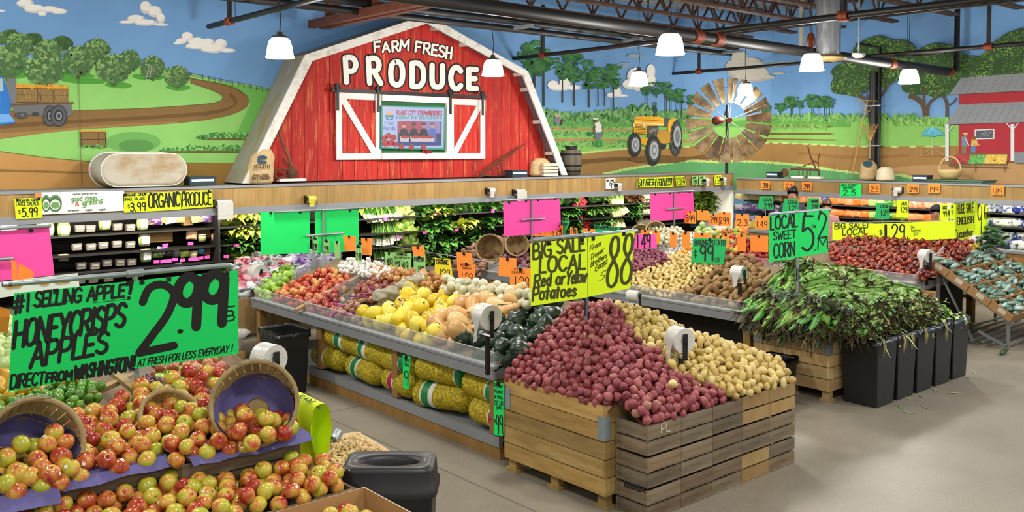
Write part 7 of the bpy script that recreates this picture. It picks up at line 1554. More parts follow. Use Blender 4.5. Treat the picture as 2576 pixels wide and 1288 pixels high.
# ---- table 3 and beyond
A3 = (.8, T3, .36)
TOM = fruit('tomato skin', ['5e140b', '822413', '984026'], .18, 1.5, rnd=.6, spec=.6)
def tom(r=.04, mt=None, nm='tomato'): 
    m = MB(); m.lathe([(.001, -.8*r), (.5*r, -.78*r), (.88*r, -.42*r), (r, .05*r), (.85*r, .52*r), (.45*r, .76*r), (.15*r, .7*r), (.001, .66*r)], 14); s = MB()
    for k in range(5): a = 2*pi*k/5; s.add([(0, 0, .7*r), (.3*r*cos(a-.2), .3*r*sin(a-.2), .8*r), (.55*r*cos(a), .55*r*sin(a), .74*r), (.3*r*cos(a+.2), .3*r*sin(a+.2), .8*r)], [(0, 1, 2, 3)])
    return proto(nm, wrapm(m, nm, mt or TOM), [('calyx', wrapm(s, 'calyx', mat('green calyx', '3f6a26', .7)))])
table_heap('tomato', [(2095, 650), (2130, 668), (2200, 696), (2340, 694), (2375, 668), (2440, 632), (2445, 606), (2300, 590), (2120, 598), (2085, 622)], (.8, T3, .3), .078, [tom()], 'red tomato in the big heap under the yellow sale cards', 'tomato', 'tomatoes in the big heap', 41, rot=tilt(1.2), lowd=.07, clampx=T3+.05, stuff_name='tomatoes', stuff_label='red tomatoes in the shaded depth of the big heap')
table_heap('tomato', [(1845, 650), (1900, 660), (1940, 655), (1940, 600), (1905, 600), (1870, 625)], A3, .075, [tom(.037, fruit('vine tomato skin', ['6e1616', '94261f', 'ab3c2b'], .18, 1.5, rnd=.6), 'tomato')], 'bright red tomato beside the baking potatoes and corn sign', 'tomato', 'bright tomatoes behind the baking potatoes', 42)
table_heap('garlic_bulb', [(1655, 640), (1735, 648), (1765, 610), (1760, 588), (1700, 590), (1660, 612)], A3, .055, [proto('garlic_bulb', onion_me(.028, MATS['garlic skin'], .5))], 'white garlic bulb in the heap behind the potatoes', 'garlic', 'garlic heap behind the potatoes', 43)
ORP = fruit('orange pepper skin', ['b86a12', 'd98a1e', 'e0a83a'], .25, 2.5, rnd=.5); MIX = fruit('mixed pepper skin', ['8f2a1e', 'c96a2a', 'd9a83a', '7f9a3a'], .25, .6, rnd=1.2, pos=(.1, .4, .6, .9)); LIM = fruit('pale green squash skin', ['7f9a4a', 'a9bf72', 'c3d092'], .4, 2)
table_heap('orange_pepper', [(1690, 650), (1770, 655), (1800, 625), (1770, 610), (1710, 630)], (.83, T3, .36), .075, [proto('orange_pepper', apple_me(.037, 3, ORP))], 'orange pepper between the small orange cards and the green card', 'pepper', 'orange peppers', 44)
table_heap('pepper', [(1790, 618), (1850, 635), (1880, 600), (1880, 575), (1830, 572), (1790, 590)], (.92, T3, .36), .085, [proto('pepper', apple_me(.044, 5, MIX, 1.05))], 'red, yellow or green pepper below the orange cards', 'pepper', 'mixed peppers', 45)
table_heap('green_squash', [(1745, 590), (1790, 598), (1800, 575), (1765, 565)], (1.0, T3, .36), .09, [proto('green_squash', apple_me(.046, 6, LIM))], 'pale green round squash behind the garlic', 'squash', 'pale green squash', 46)
table_heap('onion', [(1620, 610), (1700, 600), (1720, 575), (1650, 570), (1600, 590)], (1.02, T3, .36), .07, [proto('onion', onion_me(.035, ONW, .3))], 'cream onion beside the tipped baskets behind the pink cards', 'onion', 'cream onions behind the pink cards', 47)
for u, v, lab in ((1612, 590, 'small tipped basket behind the bright pink price card'), (1650, 582, 'second small tipped basket behind the pink price card')): basket(lab, V(S(u, v, 1.02, T3, .36)), (-.7, -.6, .3), .17, .2, False)
table_heap('yellow_squash', [(2435, 640), (2460, 640), (2462, 612), (2440, 610)], (.95, 12.9, .3), .06, [proto('yellow_squash', apple_me(.032, 6, YEL))], 'small yellow squash by the cucumber sign pole', 'squash', 'small yellow squash', 48)
# cucumbers in the rack cartons
CUC = fruit('film wrapped cucumber skin', ['4a6a58', '7a988a', 'b4c6be'], .14, 9, (1, 3, 3), .3, (.3, .5, .6, .72)); DCU = fruit('dark cucumber skin', ['1c3a1c', '2c5226', '3f6a30'], .3, 5)
m = MB(); m.tube([(-.13, 0, -.006), (-.12, 0, -.003), (-.06, .002, .002), (0, .004, .004), (.06, .002, .002), (.12, 0, -.003), (.135, 0, -.006)], [.008, .021, .026, .028, .026, .021, .006], 10); cme = wrapm(m, 'cucumber', CUC); cpr = proto('cucumber', cme)
rot0 = MX(((1, 0, 0), (0, .857, -.515), (0, .515, .857)))
for i, (x0, s0) in enumerate(cuc_box):
    for k in range(13):
        c = ck(x0+.25+random.uniform(-.06, .06), s0+.05+.2*((k % 5)/4)+random.uniform(-.012, .012), .035+.042*(k//5)+random.uniform(0, .012)); R3 = rot0.to_4x4() @ MX.Rotation(random.uniform(-.3, .3), 4, 'Z') @ MX.Rotation(random.uniform(-.1, .1), 4, 'Y')
        dup(cpr, c, R3.to_euler(), 'shiny film wrapped cucumber in a carton on the sloped rack', 'film wrapped cucumbers')
proto_free([cpr])
m = MB(); m.tube([(-.12, 0, 0), (-.1, 0, .003), (0, .006, .006), (.1, 0, .003), (.13, 0, 0)], [.008, .02, .024, .02, .006], 10); dme = wrapm(m, 'cucumber', DCU); cpr = proto('cucumber', dme)
for k in range(26): dup(cpr, W(random.uniform(2465, 2510), random.uniform(575, 625), x=13.1)+V((random.uniform(0, .4), 0, 0)), tilt(.5)(), 'dark green cucumber heaped behind the cucumber sign pole', 'dark cucumbers behind the sign pole')
dup(cpr, W(2525, 886, z=.026), (0, 0, .1), 'dark green cucumber lying on the floor below the rack', 'fallen cucumbers'); proto_free([cpr])
# left display: limes, mangoes, other apples
A0 = (.76, 2.6, -.12)
LIME = fruit('lime skin', ['355f14', '4f8020', '78a436'], .3, 5, rnd=.4); MAN = fruit('yellow mango skin', ['b8881a', 'd6a526', 'c98a2a'], .3, 2.5, rnd=.5); PNK = fruit('pink apple skin', ['b0423a', 'c4705c', 'cf9a6a'], .28, 2.5, (5, 5, 2), .5)
def lime(): m = MB(); m.ball((0, 0, 0), (.034, .028, .028), 12, 9); return [proto('lime', wrapm(m, 'lime', LIME))]
def flat(px, z): return [tuple(W(u, v, z=z)[:2]) for u, v in px]
def flat_heap(name, px, z, d, protos, lab, cat, grp, seed, dz=0, x0=1.5, limit=300, **k):
    pts = scatter(flat(px, z), lambda x, y: z+dz*(y-5.9)+.02*NZ.noise(V((x*5, y*5, seed))), d, seed=seed, low=d*.6, lowd=d*.85); heap(name, protos, pts, lab, cat, grp, limit=limit, **k); proto_free(protos)
flat_heap('lime', [(-10, 1085), (40, 1050), (150, 1010), (235, 1000), (255, 985), (215, 955), (140, 965), (60, 985), (-10, 1010)], .93, .055, lime(), 'glossy green lime behind the apple baskets', 'lime', 'limes behind the apple baskets', 51)
dup_l = lime()[0]; dup(dup_l, W(254, 972, z=1.0), rrot(), 'single green lime on the pine strip by the acrylic', 'stray limes'); proto_free([dup_l])
flat_heap('mango', [(-10, 1000), (60, 985), (140, 965), (205, 950), (190, 925), (60, 940), (-10, 930)], .96, .085, [longp(MAN, 'mango', .052, .038, 2)], 'yellow mango behind the limes', 'mango', 'mangoes behind the limes', 52)
flat_heap('chayote', [(-10, 930), (25, 930), (40, 850), (20, 800), (-10, 800)], .99, .085, [proto('chayote', apple_me(.044, 2, LIM, 1.15))], 'pale green chayote at the edge left of the green sign', 'chayote', 'chayotes left of the green sign', 53)
flat_heap('apple', [(385, 948), (455, 965), (540, 935), (470, 925), (400, 930)], .9, .078, apro(GRN, .039, nm='yellow_green_apple'), 'yellow green apple in the row behind the honey apples', 'apple', 'yellow green apples under the big sign', 54)
flat_heap('apple', [(400, 935), (470, 928), (545, 938), (560, 915), (500, 895), (420, 905), (385, 915)], .93, .078, apro(PNK, .038, nm='pink_apple'), 'pinkish apple in the acrylic bin under the big green sign', 'apple', 'pinkish apples under the big sign', 55)
flat_heap('plum', [(330, 975), (400, 985), (430, 955), (370, 945)], .93, .06, [proto('plum', apple_me(.03, 4, fruit('plum skin', ['2c1018', '4a1a28', '6d2c3a'], .25, 3)))], 'dark red plum between limes and honey apples', 'plum', 'dark plums behind the honey apples', 56)
o = thing('acrylic_divider', 'clear acrylic divider with pine strip behind the limes and apples', 'divider', (2.1, 5.9, .78)); q = [W(u, v, z=.95)-o.location for u, v in ((245, 905), (345, 985))]; m = MB(); m.prism([q[0], q[1], q[1]+V((0, 0, .1)), q[0]+V((0, 0, .1))], (.006, 0, 0)); m.build('acrylic_sheet', ACR, o); m = MB(); m.tint(.95, 1.1); m.bar(q[0]-V((0, 0, .0)), q[1]-V((0, 0, .0)), .05, .03); m.build('pine_strip', SLAT, o)
q = [W(u, v, z=.93)-o.location for u, v in ((230, 992), (330, 945), (560, 905), (640, 985))]; m = MB(); m.tint(.9, 1.05); m.bar(q[0], q[1], .05, .03); m.build('pine_strip', SLAT, o); m = MB(); m.prism([q[2], q[3], q[3]+V((0, 0, .12)), q[2]+V((0, 0, .12))], (.006, 0, 0)); m.build('acrylic_sheet', ACR, o)
# peanuts
PNT = fruit('peanut shell', ['a98a54', 'c4a772', 'd6be90'], .7, 20, rnd=.4, bump=.3)
m = MB(); m.lathe([(.001, -.021), (.007, -.019), (.0095, -.012), (.0075, -.001), (.0085, .009), (.0095, .014), (.006, .02), (.001, .0215)], 9); ppr = [proto('peanut', wrapm(m, 'peanut', PNT))]
pts = scatter([(2.74, 4.76), (3.01, 4.72), (3.06, 5.14), (2.82, 5.2), (2.75, 5.05)], lambda x, y: .555+.035*max(0, 1-((x-2.9)/.17)**2-((y-4.95)/.26)**2), .021, seed=61)
def pcore(mb): mb.add([(2.72, 4.72, .545), (3.05, 4.68, .545), (3.09, 5.18, .545), (2.76, 5.24, .545), (2.9, 4.95, .582)], [(0, 1, 4), (1, 2, 4), (2, 3, 4), (3, 0, 4)])
heap('peanut', ppr, pts, 'loose tan peanut in the burlap lined crate', 'peanut', 'loose peanuts in the crate', limit=300, stuff_name='peanuts', stuff_label='loose tan peanuts at the back of the burlap crate', core=pcore); proto_free(ppr)
# ---------------------------------------------------------------- sweet corn
HUSK = mat('corn husk', 'ffffff', .55, vc=True, col2='c9d8b0', vscale=18, stretch=(1, 8, 8)); 
def ear(seed, c0, c1, dry):
    st = random.getstate(); random.seed(seed); m = MB(); m.smooth = True; bend = random.uniform(-.03, .03)
    n = 12; pr = [(.009, -.2), (.012, -.15), (.026, -.11), (.032, -.04), (.032, .03), (.025, .1), (.014, .155), (.005, .19)]
    for j in range(n):
        m.col = mixc(c0, c1, random.uniform(0, 1)*.55+.45*(j % 3)/2)
        for i in range(len(pr)-1):
            a0, a1 = 2*pi*j/n, 2*pi*(j+1)/n; (r0, z0), (r1, z1) = pr[i], pr[i+1]; b0, b1 = bend*(z0/.2)**2, bend*(z1/.2)**2
            m.add([(z0, r0*cos(a0)+b0, r0*sin(a0)), (z0, r0*cos(a1)+b0, r0*sin(a1)), (z1, r1*cos(a1)+b1, r1*sin(a1)), (z1, r1*cos(a0)+b1, r1*sin(a0))], [(0, 1, 2, 3)])
    for k in range(2): m.col = mixc(c0, c1, .3+.7*random.random()); a = random.uniform(0, 6.28); leaf(m, (-.14, .016*cos(a), .016*sin(a)), (1, .12*cos(a), .12*sin(a)+.05), .3, .014, .06, .6)
    a_ = wrapm(m, 'corn_ear', HUSK); t = MB()
    for k in range(14): t.col = mixc('22180a', '5d4520', random.random()); d = V((1, random.uniform(-.9, .9), random.uniform(-.9, .9))); t.tube([(.17, 0, 0), V((.18, 0, 0))+d*.035, V((.18, 0, -.015))+d*random.uniform(.05, .09)], [.004, .004, .002], 4)
    random.setstate(st); return proto('corn_ear', a_, [('silk', wrapm(t, 'silk', HUSK))])
ears = [ear(1, '3a7a24', '7fae46', 0), ear(2, '548f36', '9cc25c', 0), ear(3, '3f8a46', '7fb460', 0), ear(4, '7ba645', 'bccf7e', 0), ear(5, '6a9c3c', 'b4cc74', 0)]
def hC(x, y): return min(.76+.5*max(0, x-7.85), 1.2-.18*max(0, x-8.7), .72+.5*(y-4.4)+.0, 1.2)+.04*NZ.noise(V((x*3, y*3, 5)))
cp = scatter([(7.9, 4.52), (8.2, 4.4), (9.7, 4.42), (10.1, 4.5), (10.1, 4.9), (9.6, 5.5), (8.0, 5.5), (7.88, 5.3)], hC, .082, seed=71, low=0)
cp += [p[:2]+(p[2]-.05,) for p in cp if p[1] < 4.7]
cp.sort(key=camdist); cp = cp[:295]
for p in cp:
    s = hC(p[0]+.05, p[1])-hC(p[0]-.05, p[1]); dirn = pi+random.uniform(-.45, .45)+(.5 if p[1] < 4.7 else 0); o = random.choice(ears[3:] if random.random() < (.75 if p[0] > 8.6 or p[2] > 1.12 else .25) else ears[:3])
    dup(o, p[:3], (random.uniform(-.6, .6), random.uniform(-.12, .12)+math.atan2(s, .1)*.8, dirn), 'green husked ear of sweet corn in the heap over the pale bin', 'ears of sweet corn in the heap', random.uniform(.95, 1.25))
proto_free(ears)
m = MB(); random.seed(77)
def tuft(c, n, L, w, cols, dr):
    for _ in range(n):
        m.col = mixc(cols[0], cols[1], random.random()**1.3); d = V(dr)+V((random.uniform(-.9, .9), random.uniform(-.9, .9), random.uniform(-.7, .6))); leaf(m, V(c)+V((random.uniform(-.05, .05), random.uniform(-.05, .05), random.uniform(-.04, .04))), d, L*random.uniform(.5, 1.3), w*random.uniform(.6, 1.3), random.uniform(.2, 1.1), random.uniform(.1, .7), 2)
DG, BR, LG = ('1c2a10', '4a6630'), ('332c12', '8a7a42'), ('6f9a3a', 'cdd998')
for k in range(170):                                        # dark wilted tips over the side facing the potatoes
    y = random.uniform(4.5, 5.5); zt = random.uniform(.62, .98); x = 7.93+(zt-.7)*.8+random.uniform(-.05, .04); tuft((x, y, zt), 8, .085, .02, DG if random.random() < .6 else BR, (-.9, -.35, -.1))
for k in range(60):                                         # brown silk along the bins
    x = random.uniform(7.95, 9.7); y = random.uniform(4.36, 4.62); tuft((x, y, hC(x, y)+random.uniform(-.06, .03)), 11, .09, .015, BR if random.random() < .65 else DG, (-.4, -.7, -.1))
for k in range(26): x = random.uniform(8.0, 9.6); y = random.uniform(4.6, 5.4); tuft((x, y, hC(x, y)+.02), 5, .13, .016, LG if random.random() < .5 else BR, (-.8, -.4, .2))
for k in range(40): x = random.uniform(9.2, 10.15); y = random.uniform(4.4, 4.75); tuft((x, y, hC(x, y)*.5+.36), 5, .15, .02, LG, (-.3, -.3, .5))
tag(m.build('corn_leaves', HUSK), 'wilted dark green and brown corn leaves draped over the corn heap', 'leaves', None, 'stuff')
m = MB()
for i in range(5):
    for k in range(15): x = 8.1+.2+i*.405+random.uniform(-.14, .14); y = 4.365+random.uniform(-.13, .13); tuft((x, y, .62), 3, .17, .022, LG, (-.3, -.4, .7))
tag(m.build('corn_husks', HUSK), 'pale stripped corn husks filling the row of black bins', 'husks', None, 'stuff')
m = MB()
for x in (8.2, 8.6, 8.75, 9.05, 9.5): 
    for _ in range(9): m.col = mixc('8a7a44', 'cfc48a', random.random()); q = V((x+random.uniform(-.03, .03), 4.172, .645)); m.tube([q, q+V((random.uniform(-.01, .01), -.02, -.06)), q+V((random.uniform(-.02, .02), -.012, -random.uniform(.1, .2)))], [.003, .003, .001], 4)
tag(m.build('corn_silk', HUSK), 'pale corn silk hanging over the black bin rims', 'silk', None, 'stuff')
m = MB()
for u, v in ((2290, 1005), (2345, 975), (2360, 985), (2400, 960), (2440, 950), (2270, 1030), (2380, 965), (2320, 1000), (2455, 940), (2300, 1040), (2420, 990), (2340, 1030)):
    p = W(u, v, z=.004); m.col = mixc('5f8a3a', 'c9cf9a', random.random()); a = random.uniform(0, 3); leaf(m, p, (cos(a), sin(a), 0.02), random.uniform(.05, .16), .012, 0, .1, 2)
tag(m.build('husk_scraps', HUSK), 'scraps of corn husk scattered on the floor by the black bins', 'scraps', None, 'stuff')
random.seed(7)
# ================================================================ SIGNS AND PRICE CARDS
def stand(name, label, pts, r=.016, cross=(), extra=()):
    """galvanised pipe sign stand: a pole, a long top bar and fittings"""
    o = thing(name, label, 'sign stand', pts[0]); o3 = V(pts[0])
    for nm, q in (('pole', pts),)+tuple(cross): m = MB(); m.tube([V(p)-o3 for p in q], r if nm != 'tee' else r*1.5, 10); m.build(nm, GALV, o)
    return o
# --- big green apple sign (two cards on one pipe)
YS = 6.0; fs = plane_map(y=YS)
a, b, t = fs(20, 722), fs(575, 668), fs(340, 692); a.z = b.z = (a.z+b.z)/2+.01; t.z = a.z
stand('sign_stand', 'galvanised pipe stand carrying the big green apple price cards', [(t.x, YS, .6), t], .017, (('top_bar', [a, b]), ('tee', [t-V((.05, 0, 0)), t+V((.05, 0, 0))]), ('end_cap', [a-V((.03, 0, 0)), a+V((.02, 0, 0))]), ('end_cap', [b, b+V((.03, 0, -.01))])))
g = dict(y=YS-.028)
sign('price_sign', 'large green card handwritten with honeycrisp apples from Washington, left half of the pair', ((36, 738), (343, 706), (342, 926), (21, 986)), 'G', g, [
    ('#1', 31, 790, 72, 782, 44, 42, dict(w=8, slant=.05)), ('SELLING APPLE', 86, 773, 312, 746, 38, 30, dict(w=7, slant=.12, track=.9)), ('!', 318, 752, 330, 750, 44, 44, dict(w=9, slant=.2)),
    ('HONEYCRISPS', 34, 876, 312, 820, 66, 58, dict(w=10.5, slant=.12, track=.75)), ('APPLES', 76, 925, 268, 886, 62, 52, dict(w=10, slant=.14, track=.9)),
    ('DIRECT', 26, 978, 110, 966, 34, 30, dict(w=6, slant=.12)), ('FROM', 116, 962, 180, 954, 22, 22, dict(w=7, slant=.12)), ('WASHINGTON!!', 186, 954, 336, 930, 32, 34, dict(w=8, slant=.15, track=.7)),
    ('-', 60, 790, 220, 770, 40, 40, dict(w=1.5)), ('-', 222, 782, 330, 770, 40, 40, dict(w=1.5))], clips=(.32, .93))
sign('price_sign', 'large green card with huge two ninety nine price, beside the honeycrisp card', ((343, 706), (599, 680), (600, 890), (342, 926)), 'G', g, [
    ('2', 350, 888, 438, 872, 166, 160, dict(w=20, slant=.05)), ('.', 448, 836, 460, 834, 60, 60, dict(w=11)), ('99', 445, 828, 566, 812, 130, 126, dict(w=25, slant=.02, track=.45)),
    ('L', 570, 772, 590, 770, 24, 24, dict(w=4)), ('B', 568, 808, 590, 805, 24, 24, dict(w=4)), ('AT FRESH FOR LESS EVERYDAY !', 346, 922, 583, 884, 17, 17, dict(w=3, slant=.2, track=.9))], clips=(.05, .3, .65, .88))
# --- yellow potato sign
YP = 4.95; fs = plane_map(y=YP); a, b = fs(1338, 606), fs(1602, 578); a.z = b.z = (a.z+b.z)/2; t = V((fs(1476, 592).x, YP, a.z))
stand('sign_stand', 'galvanised pipe stand of the yellow potato sale cards in the red potatoes', [(t.x, YP, 1.0), t], .016, (('top_bar', [a, b]), ('tee', [t-V((.045, 0, 0)), t+V((.045, 0, 0))]), ('pole_sleeve', [(t.x, YP, 1.15), (t.x, YP, 1.3)])))
g = dict(y=YP-.026)
OLIVE = mat('olive marker on yellow', '3c4206', .7)
sign('price_sign', 'big yellow card reading big sale local red or yellow potatoes', ((1335, 612), (1477, 598), (1478, 748), (1336, 770)), 'Y', g, [
    ('BIG', 1342, 652, 1386, 644, 38, 36, dict(w=6)), ('SALE', 1402, 638, 1470, 630, 36, 34, dict(w=6)), ('LOCAL', 1358, 686, 1472, 676, 38, 36, dict(w=6.5, slant=.05)), ('Red or', 1344, 723, 1420, 714, 30, 30, dict(w=6, slant=.1)), ('Yellow', 1424, 716, 1474, 708, 32, 30, dict(w=5.5, slant=.12, track=.7)), ('Potatoes', 1340, 756, 1448, 744, 32, 28, dict(w=6, slant=.1))], ink=OLIVE, clips=(.3, .9))
sign('price_sign', 'big yellow card with price eighty eight from Troyer Brothers Farms', ((1479, 598), (1597, 580), (1585, 725), (1480, 747)), 'Y', g, [
    ('88', 1526, 724, 1586, 710, 126, 122, dict(w=8, slant=.08, track=1.2)), ('From', 1484, 632, 1510, 618, 14, 14, dict(w=1.8, slant=.2)), ('Troyer', 1484, 655, 1518, 634, 14, 14, dict(w=1.8, slant=.2)), ('Brothers', 1486, 672, 1526, 648, 14, 14, dict(w=1.8, slant=.2)), ('Farms', 1497, 682, 1527, 661, 14, 14, dict(w=1.8, slant=.2)), ('~', 1500, 690, 1528, 672, 22, 22, dict(w=1.8)), ('S', 1506, 708, 1520, 700, 22, 22, dict(w=1.6, slant=.3))], ink=OLIVE, clips=(.1, .75))
# --- corn sign
YC = 5.05; fs = plane_map(y=YC); a, b = fs(1936, 541), fs(2088, 526); a.z = b.z = (a.z+b.z)/2; t = V((fs(2008, 533).x, YC, a.z))
stand('sign_stand', 'galvanised pipe stand of the green sweet corn cards', [(t.x, YC, .8), t], .016, (('top_bar', [a, b]), ('tee', [t-V((.05, 0, 0)), t+V((.05, 0, 0))]), ('white_sleeve', [(t.x, YC, 1.12), (t.x, YC, 1.25)])))
g = dict(y=YC-.026)
sign('price_sign', 'green card reading local sweet corn above the corn heap', ((1935, 543), (2008, 536), (2009, 647), (1935, 660)), 'G', g, [('LOCAL', 1939, 578, 2006, 570, 32, 32, dict(w=4.5)), ('SWEET', 1946, 604, 2002, 598, 20, 20, dict(w=3)), ('CORN', 1947, 650, 1999, 642, 36, 34, dict(w=4))], clips=(.3, .8))
sign('price_sign', 'green card with five for two price beside the sweet corn card', ((2009, 536), (2085, 528), (2083, 635), (2009, 647)), 'G', g, [('5', 2018, 632, 2046, 628, 88, 84, dict(w=6)), ('for', 2042, 574, 2054, 573, 10, 10, dict(w=1.2)), ('2', 2058, 600, 2080, 596, 62, 60, dict(w=4.5)), ('.M', 2048, 630, 2082, 624, 30, 30, dict(w=3))], clips=(.2, .7))
# --- long yellow tomato banner
g = dict(x=12.55); 
sign('price_sign', 'yellow banner card reading big sale local tomatoes', ((2094, 560), (2206, 563), (2208, 603), (2094, 605)), 'Y', g, [('BIG SALE!', 2100, 576, 2183, 573, 14, 13, dict(w=3)), ('LOCAL', 2120, 592, 2182, 588, 14, 14, dict(w=3)), ('Tomatoes', 2146, 600, 2202, 597, 9, 9, dict(w=1.6))], ink=OLIVE)
sign('price_sign', 'yellow banner card with one twenty nine price over the tomatoes', ((2206, 563), (2322, 558), (2326, 605), (2208, 606)), 'Y', g, [('$', 2212, 592, 2220, 592, 14, 14, dict(w=1.8)), ('1', 2226, 603, 2230, 603, 36, 36, dict(w=7)), ('.29', 2236, 603, 2276, 601, 38, 36, dict(w=4)), ('Lb', 2277, 604, 2287, 604, 8, 8, dict(w=2)), ('Box', 2292, 575, 2304, 574, 7, 7, dict(w=1)), ('Tomatoes', 2291, 583, 2316, 582, 6, 6, dict(w=.9)), ('120', 2298, 592, 2310, 591, 7, 7, dict(w=1))])
sign('price_sign', 'blank yellow banner card beside the one twenty nine card', ((2322, 558), (2402, 556), (2404, 600), (2326, 604)), 'Y', g)
stand('sign_rail', 'thin wire rail holding the yellow tomato banner cards', [W(2094, 560, x=12.57), W(2404, 556, x=12.57)], .006, (('pole', [W(2150, 560, x=12.57), V(W(2150, 560, x=12.57)*1)-V((0, 0, .3))]), ('pole', [W(2380, 557, x=12.57), V(W(2380, 557, x=12.57)*1)-V((0, 0, .3))])))
# --- cucumber sign
YK = 6.3; fs = plane_map(y=YK); a, b = fs(2398, 513), fs(2494, 502); a.z = b.z = (a.z+b.z)/2; t = V((fs(2441, 508).x, YK, a.z))
stand('sign_stand', 'galvanised pipe stand of the yellow english cucumber cards', [(t.x, YK, .0), t], .016, (('top_bar', [a, b]),)); g = dict(y=YK-.026)
sign('price_sign', 'yellow card reading huge sale english cucumber', ((2401, 514), (2451, 507), (2451, 600), (2397, 607)), 'Y', g, [('HUGE SALE', 2408, 538, 2449, 533, 24, 22, dict(w=2.6)), ('ENGLISH', 2408, 566, 2449, 560, 18, 16, dict(w=2.8)), ('Cucumber', 2400, 601, 2448, 592, 22, 18, dict(w=2.4, slant=.1))], ink=OLIVE)
sign('price_sign', 'yellow card with tall ninety nine price beside the cucumber card', ((2452, 507), (2491, 502), (2488, 592), (2452, 600)), 'Y', g, [('99', 2460, 592, 2486, 586, 78, 74, dict(w=3.2, track=1.6))], ink=OLIVE)
# --- plain coloured card pairs on stands
def pair(label, st, Y, c1, c2, col, bar, pole, foot, cross=None):
    fs = plane_map(y=Y); a, b = fs(*bar[0]), fs(*bar[1]); a.z = b.z = (a.z+b.z)/2; t = V((fs(*pole).x, Y, a.z)); cr = [('top_bar', [a, b])]
    if cross: p, q = fs(*cross[0]), fs(*cross[1]); q.z = p.z = (p.z+q.z)/2; cr.append(('short_bar', [p-V((0, .02, 0)), q-V((0, .02, 0))]))
    stand('sign_stand', st, [(t.x, Y, foot), t], .014, tuple(cr)); ff = dict(y=Y+.02)
    for k, c in enumerate((c1, c2)):
        if c: sign('sign_card', label % ('left', 'right')[k], c, col, ff, clips=(.2, .8))
pair('blank bright green card on the tall stand, %s one of the pair', 'galvanised cross stand of the blank green cards over the bagged produce', 9.95, ((655, 534), (779, 531), (779, 636), (656, 641)), ((792, 529), (902, 527), (903, 630), (793, 638)), 'G', ((690, 531), (917, 525)), (813, 528), .65, ((768, 591), (862, 588)))
pair('blank hot pink card beside the plank header, %s one of the first pair', 'galvanised cross stand of the first blank pink cards', 9.5, ((1266, 509), (1337, 503), (1337, 590), (1268, 594)), ((1339, 502), (1409, 498), (1411, 578), (1339, 590)), 'P', ((1262, 504), (1412, 497)), (1338, 501), .9, ((1310, 554), (1368, 548)))
pair('blank hot pink card near the case end, %s one of the second pair', 'galvanised cross stand of the second blank pink cards', 9.9, ((1635, 488), (1697, 484), (1698, 553), (1637, 557)), ((1698, 484), (1743, 481), (1748, 548), (1698, 553)), 'P', ((1634, 486), (1745, 480)), (1697, 483), .9, ((1676, 527), (1719, 523)))
pair('big blank hot pink card cut off at the far edge, %s one', 'galvanised stand of the big pink card behind the green apple sign', 7.6, ((-120, 590), (124, 572), (137, 692), (-120, 720)), None, 'P', ((-120, 583), (128, 566)), (-60, 578), .7, ((-40, 655), (32, 649)))
# --- header signs
h = dict(y=HY-.035)
sign('header_sign', 'yellow header card for organic girl large salads at five ninety nine', ((36, 500), (104, 497), (107, 548), (40, 551)), 'Y', h, [('ORGANIC GIRL', 40, 508, 96, 506, 7, 7, dict(w=1.6)), ('LARGE SALADS', 41, 518, 98, 516, 8, 8, dict(w=1.6)), ('$', 46, 539, 52, 539, 11, 11, dict(w=1.4)), ('5.99', 56, 546, 94, 543, 22, 21, dict(w=3.4))], clips=(.1, .9))
o = sign('header_banner', 'long white printed banner about good clean greens on the plank header', ((104, 484), (312, 480), (312, 530), (107, 540)), 'W', h)
gm = local(plane_map(**h), V(o.location)); m = MB()
for x, wd_ in ((116, 11), (139, 17)):
    for k, c in enumerate(('5f7f5a', '3f6a3a', 'dfe3df', '6a9a5a')): m.col = lin(c); m.poly([gm(x+wd_*cos(a)*(1-.12*k), 512+22*sin(a)*(1-.2*k)+k*1.5, .004+k*.001) for a in [2*pi*j/16 for j in range(16)]])
m.col = lin('d98a4a'); m.poly([gm(*q, .003) for q in ((88, 487), (105, 486), (104, 498), (90, 499))])
m.build('printed_pictures', LEAFM, o); m = MB(); m.col = lin('5f9a4a'); write(m, gm, 'good clean', 180, 507, 242, 503, 13, w=1.8, off=.004); write(m, gm, 'greens', 208, 518, 258, 511, 15, w=2.4, off=.004); m.col = lin('b8503a'); write(m, gm, '&', 190, 519, 199, 517, 10, w=1.8, off=.004); m.col = lin('55585a'); write(m, gm, "you'll be smitten with our", 183, 490, 246, 488, 4, w=.8, off=.004)
for u, wd_ in ((171, 28), (216, 16), (248, 18)): write(m, gm, 'organic', u, 532-(u-171)*.03, u+wd_, 531-(u-171)*.03, 5, w=1, off=.004)
m.build('lettering', LEAFM, o)
sign('header_sign', 'yellow header card for organic girl small salads at three ninety nine', ((309, 488), (371, 485), (372, 532), (312, 535)), 'Y', h, [('ORGANIC GIRL', 312, 494, 362, 492, 6, 6, dict(w=1.5)), ('SMALL SALADS', 312, 505, 364, 503, 7, 7, dict(w=1.4)), ('$', 321, 525, 327, 525, 11, 11, dict(w=1.4)), ('3.99', 328, 532, 366, 529, 21, 20, dict(w=3.2))], clips=(.1, .9))
sign('header_sign', 'yellow header card with the word organic in tall letters', ((371, 485), (453, 482), (456, 527), (373, 532)), 'Y', h, [('ORGANIC', 374, 523, 452, 518, 34, 34, dict(w=4.2, track=.8))], clips=(.1, .9))
sign('header_sign', 'yellow header card with the word produce in tall letters', ((454, 482), (533, 478), (536, 520), (458, 526)), 'Y', h, [('PRODUCE', 458, 519, 531, 514, 33, 31, dict(w=3.8, track=.8))], clips=(.1, .9))
def tent(name, label, cor, col, pl, texts, sk=.06, **k): return sign(name, label, cor, col, pl, texts, **k)
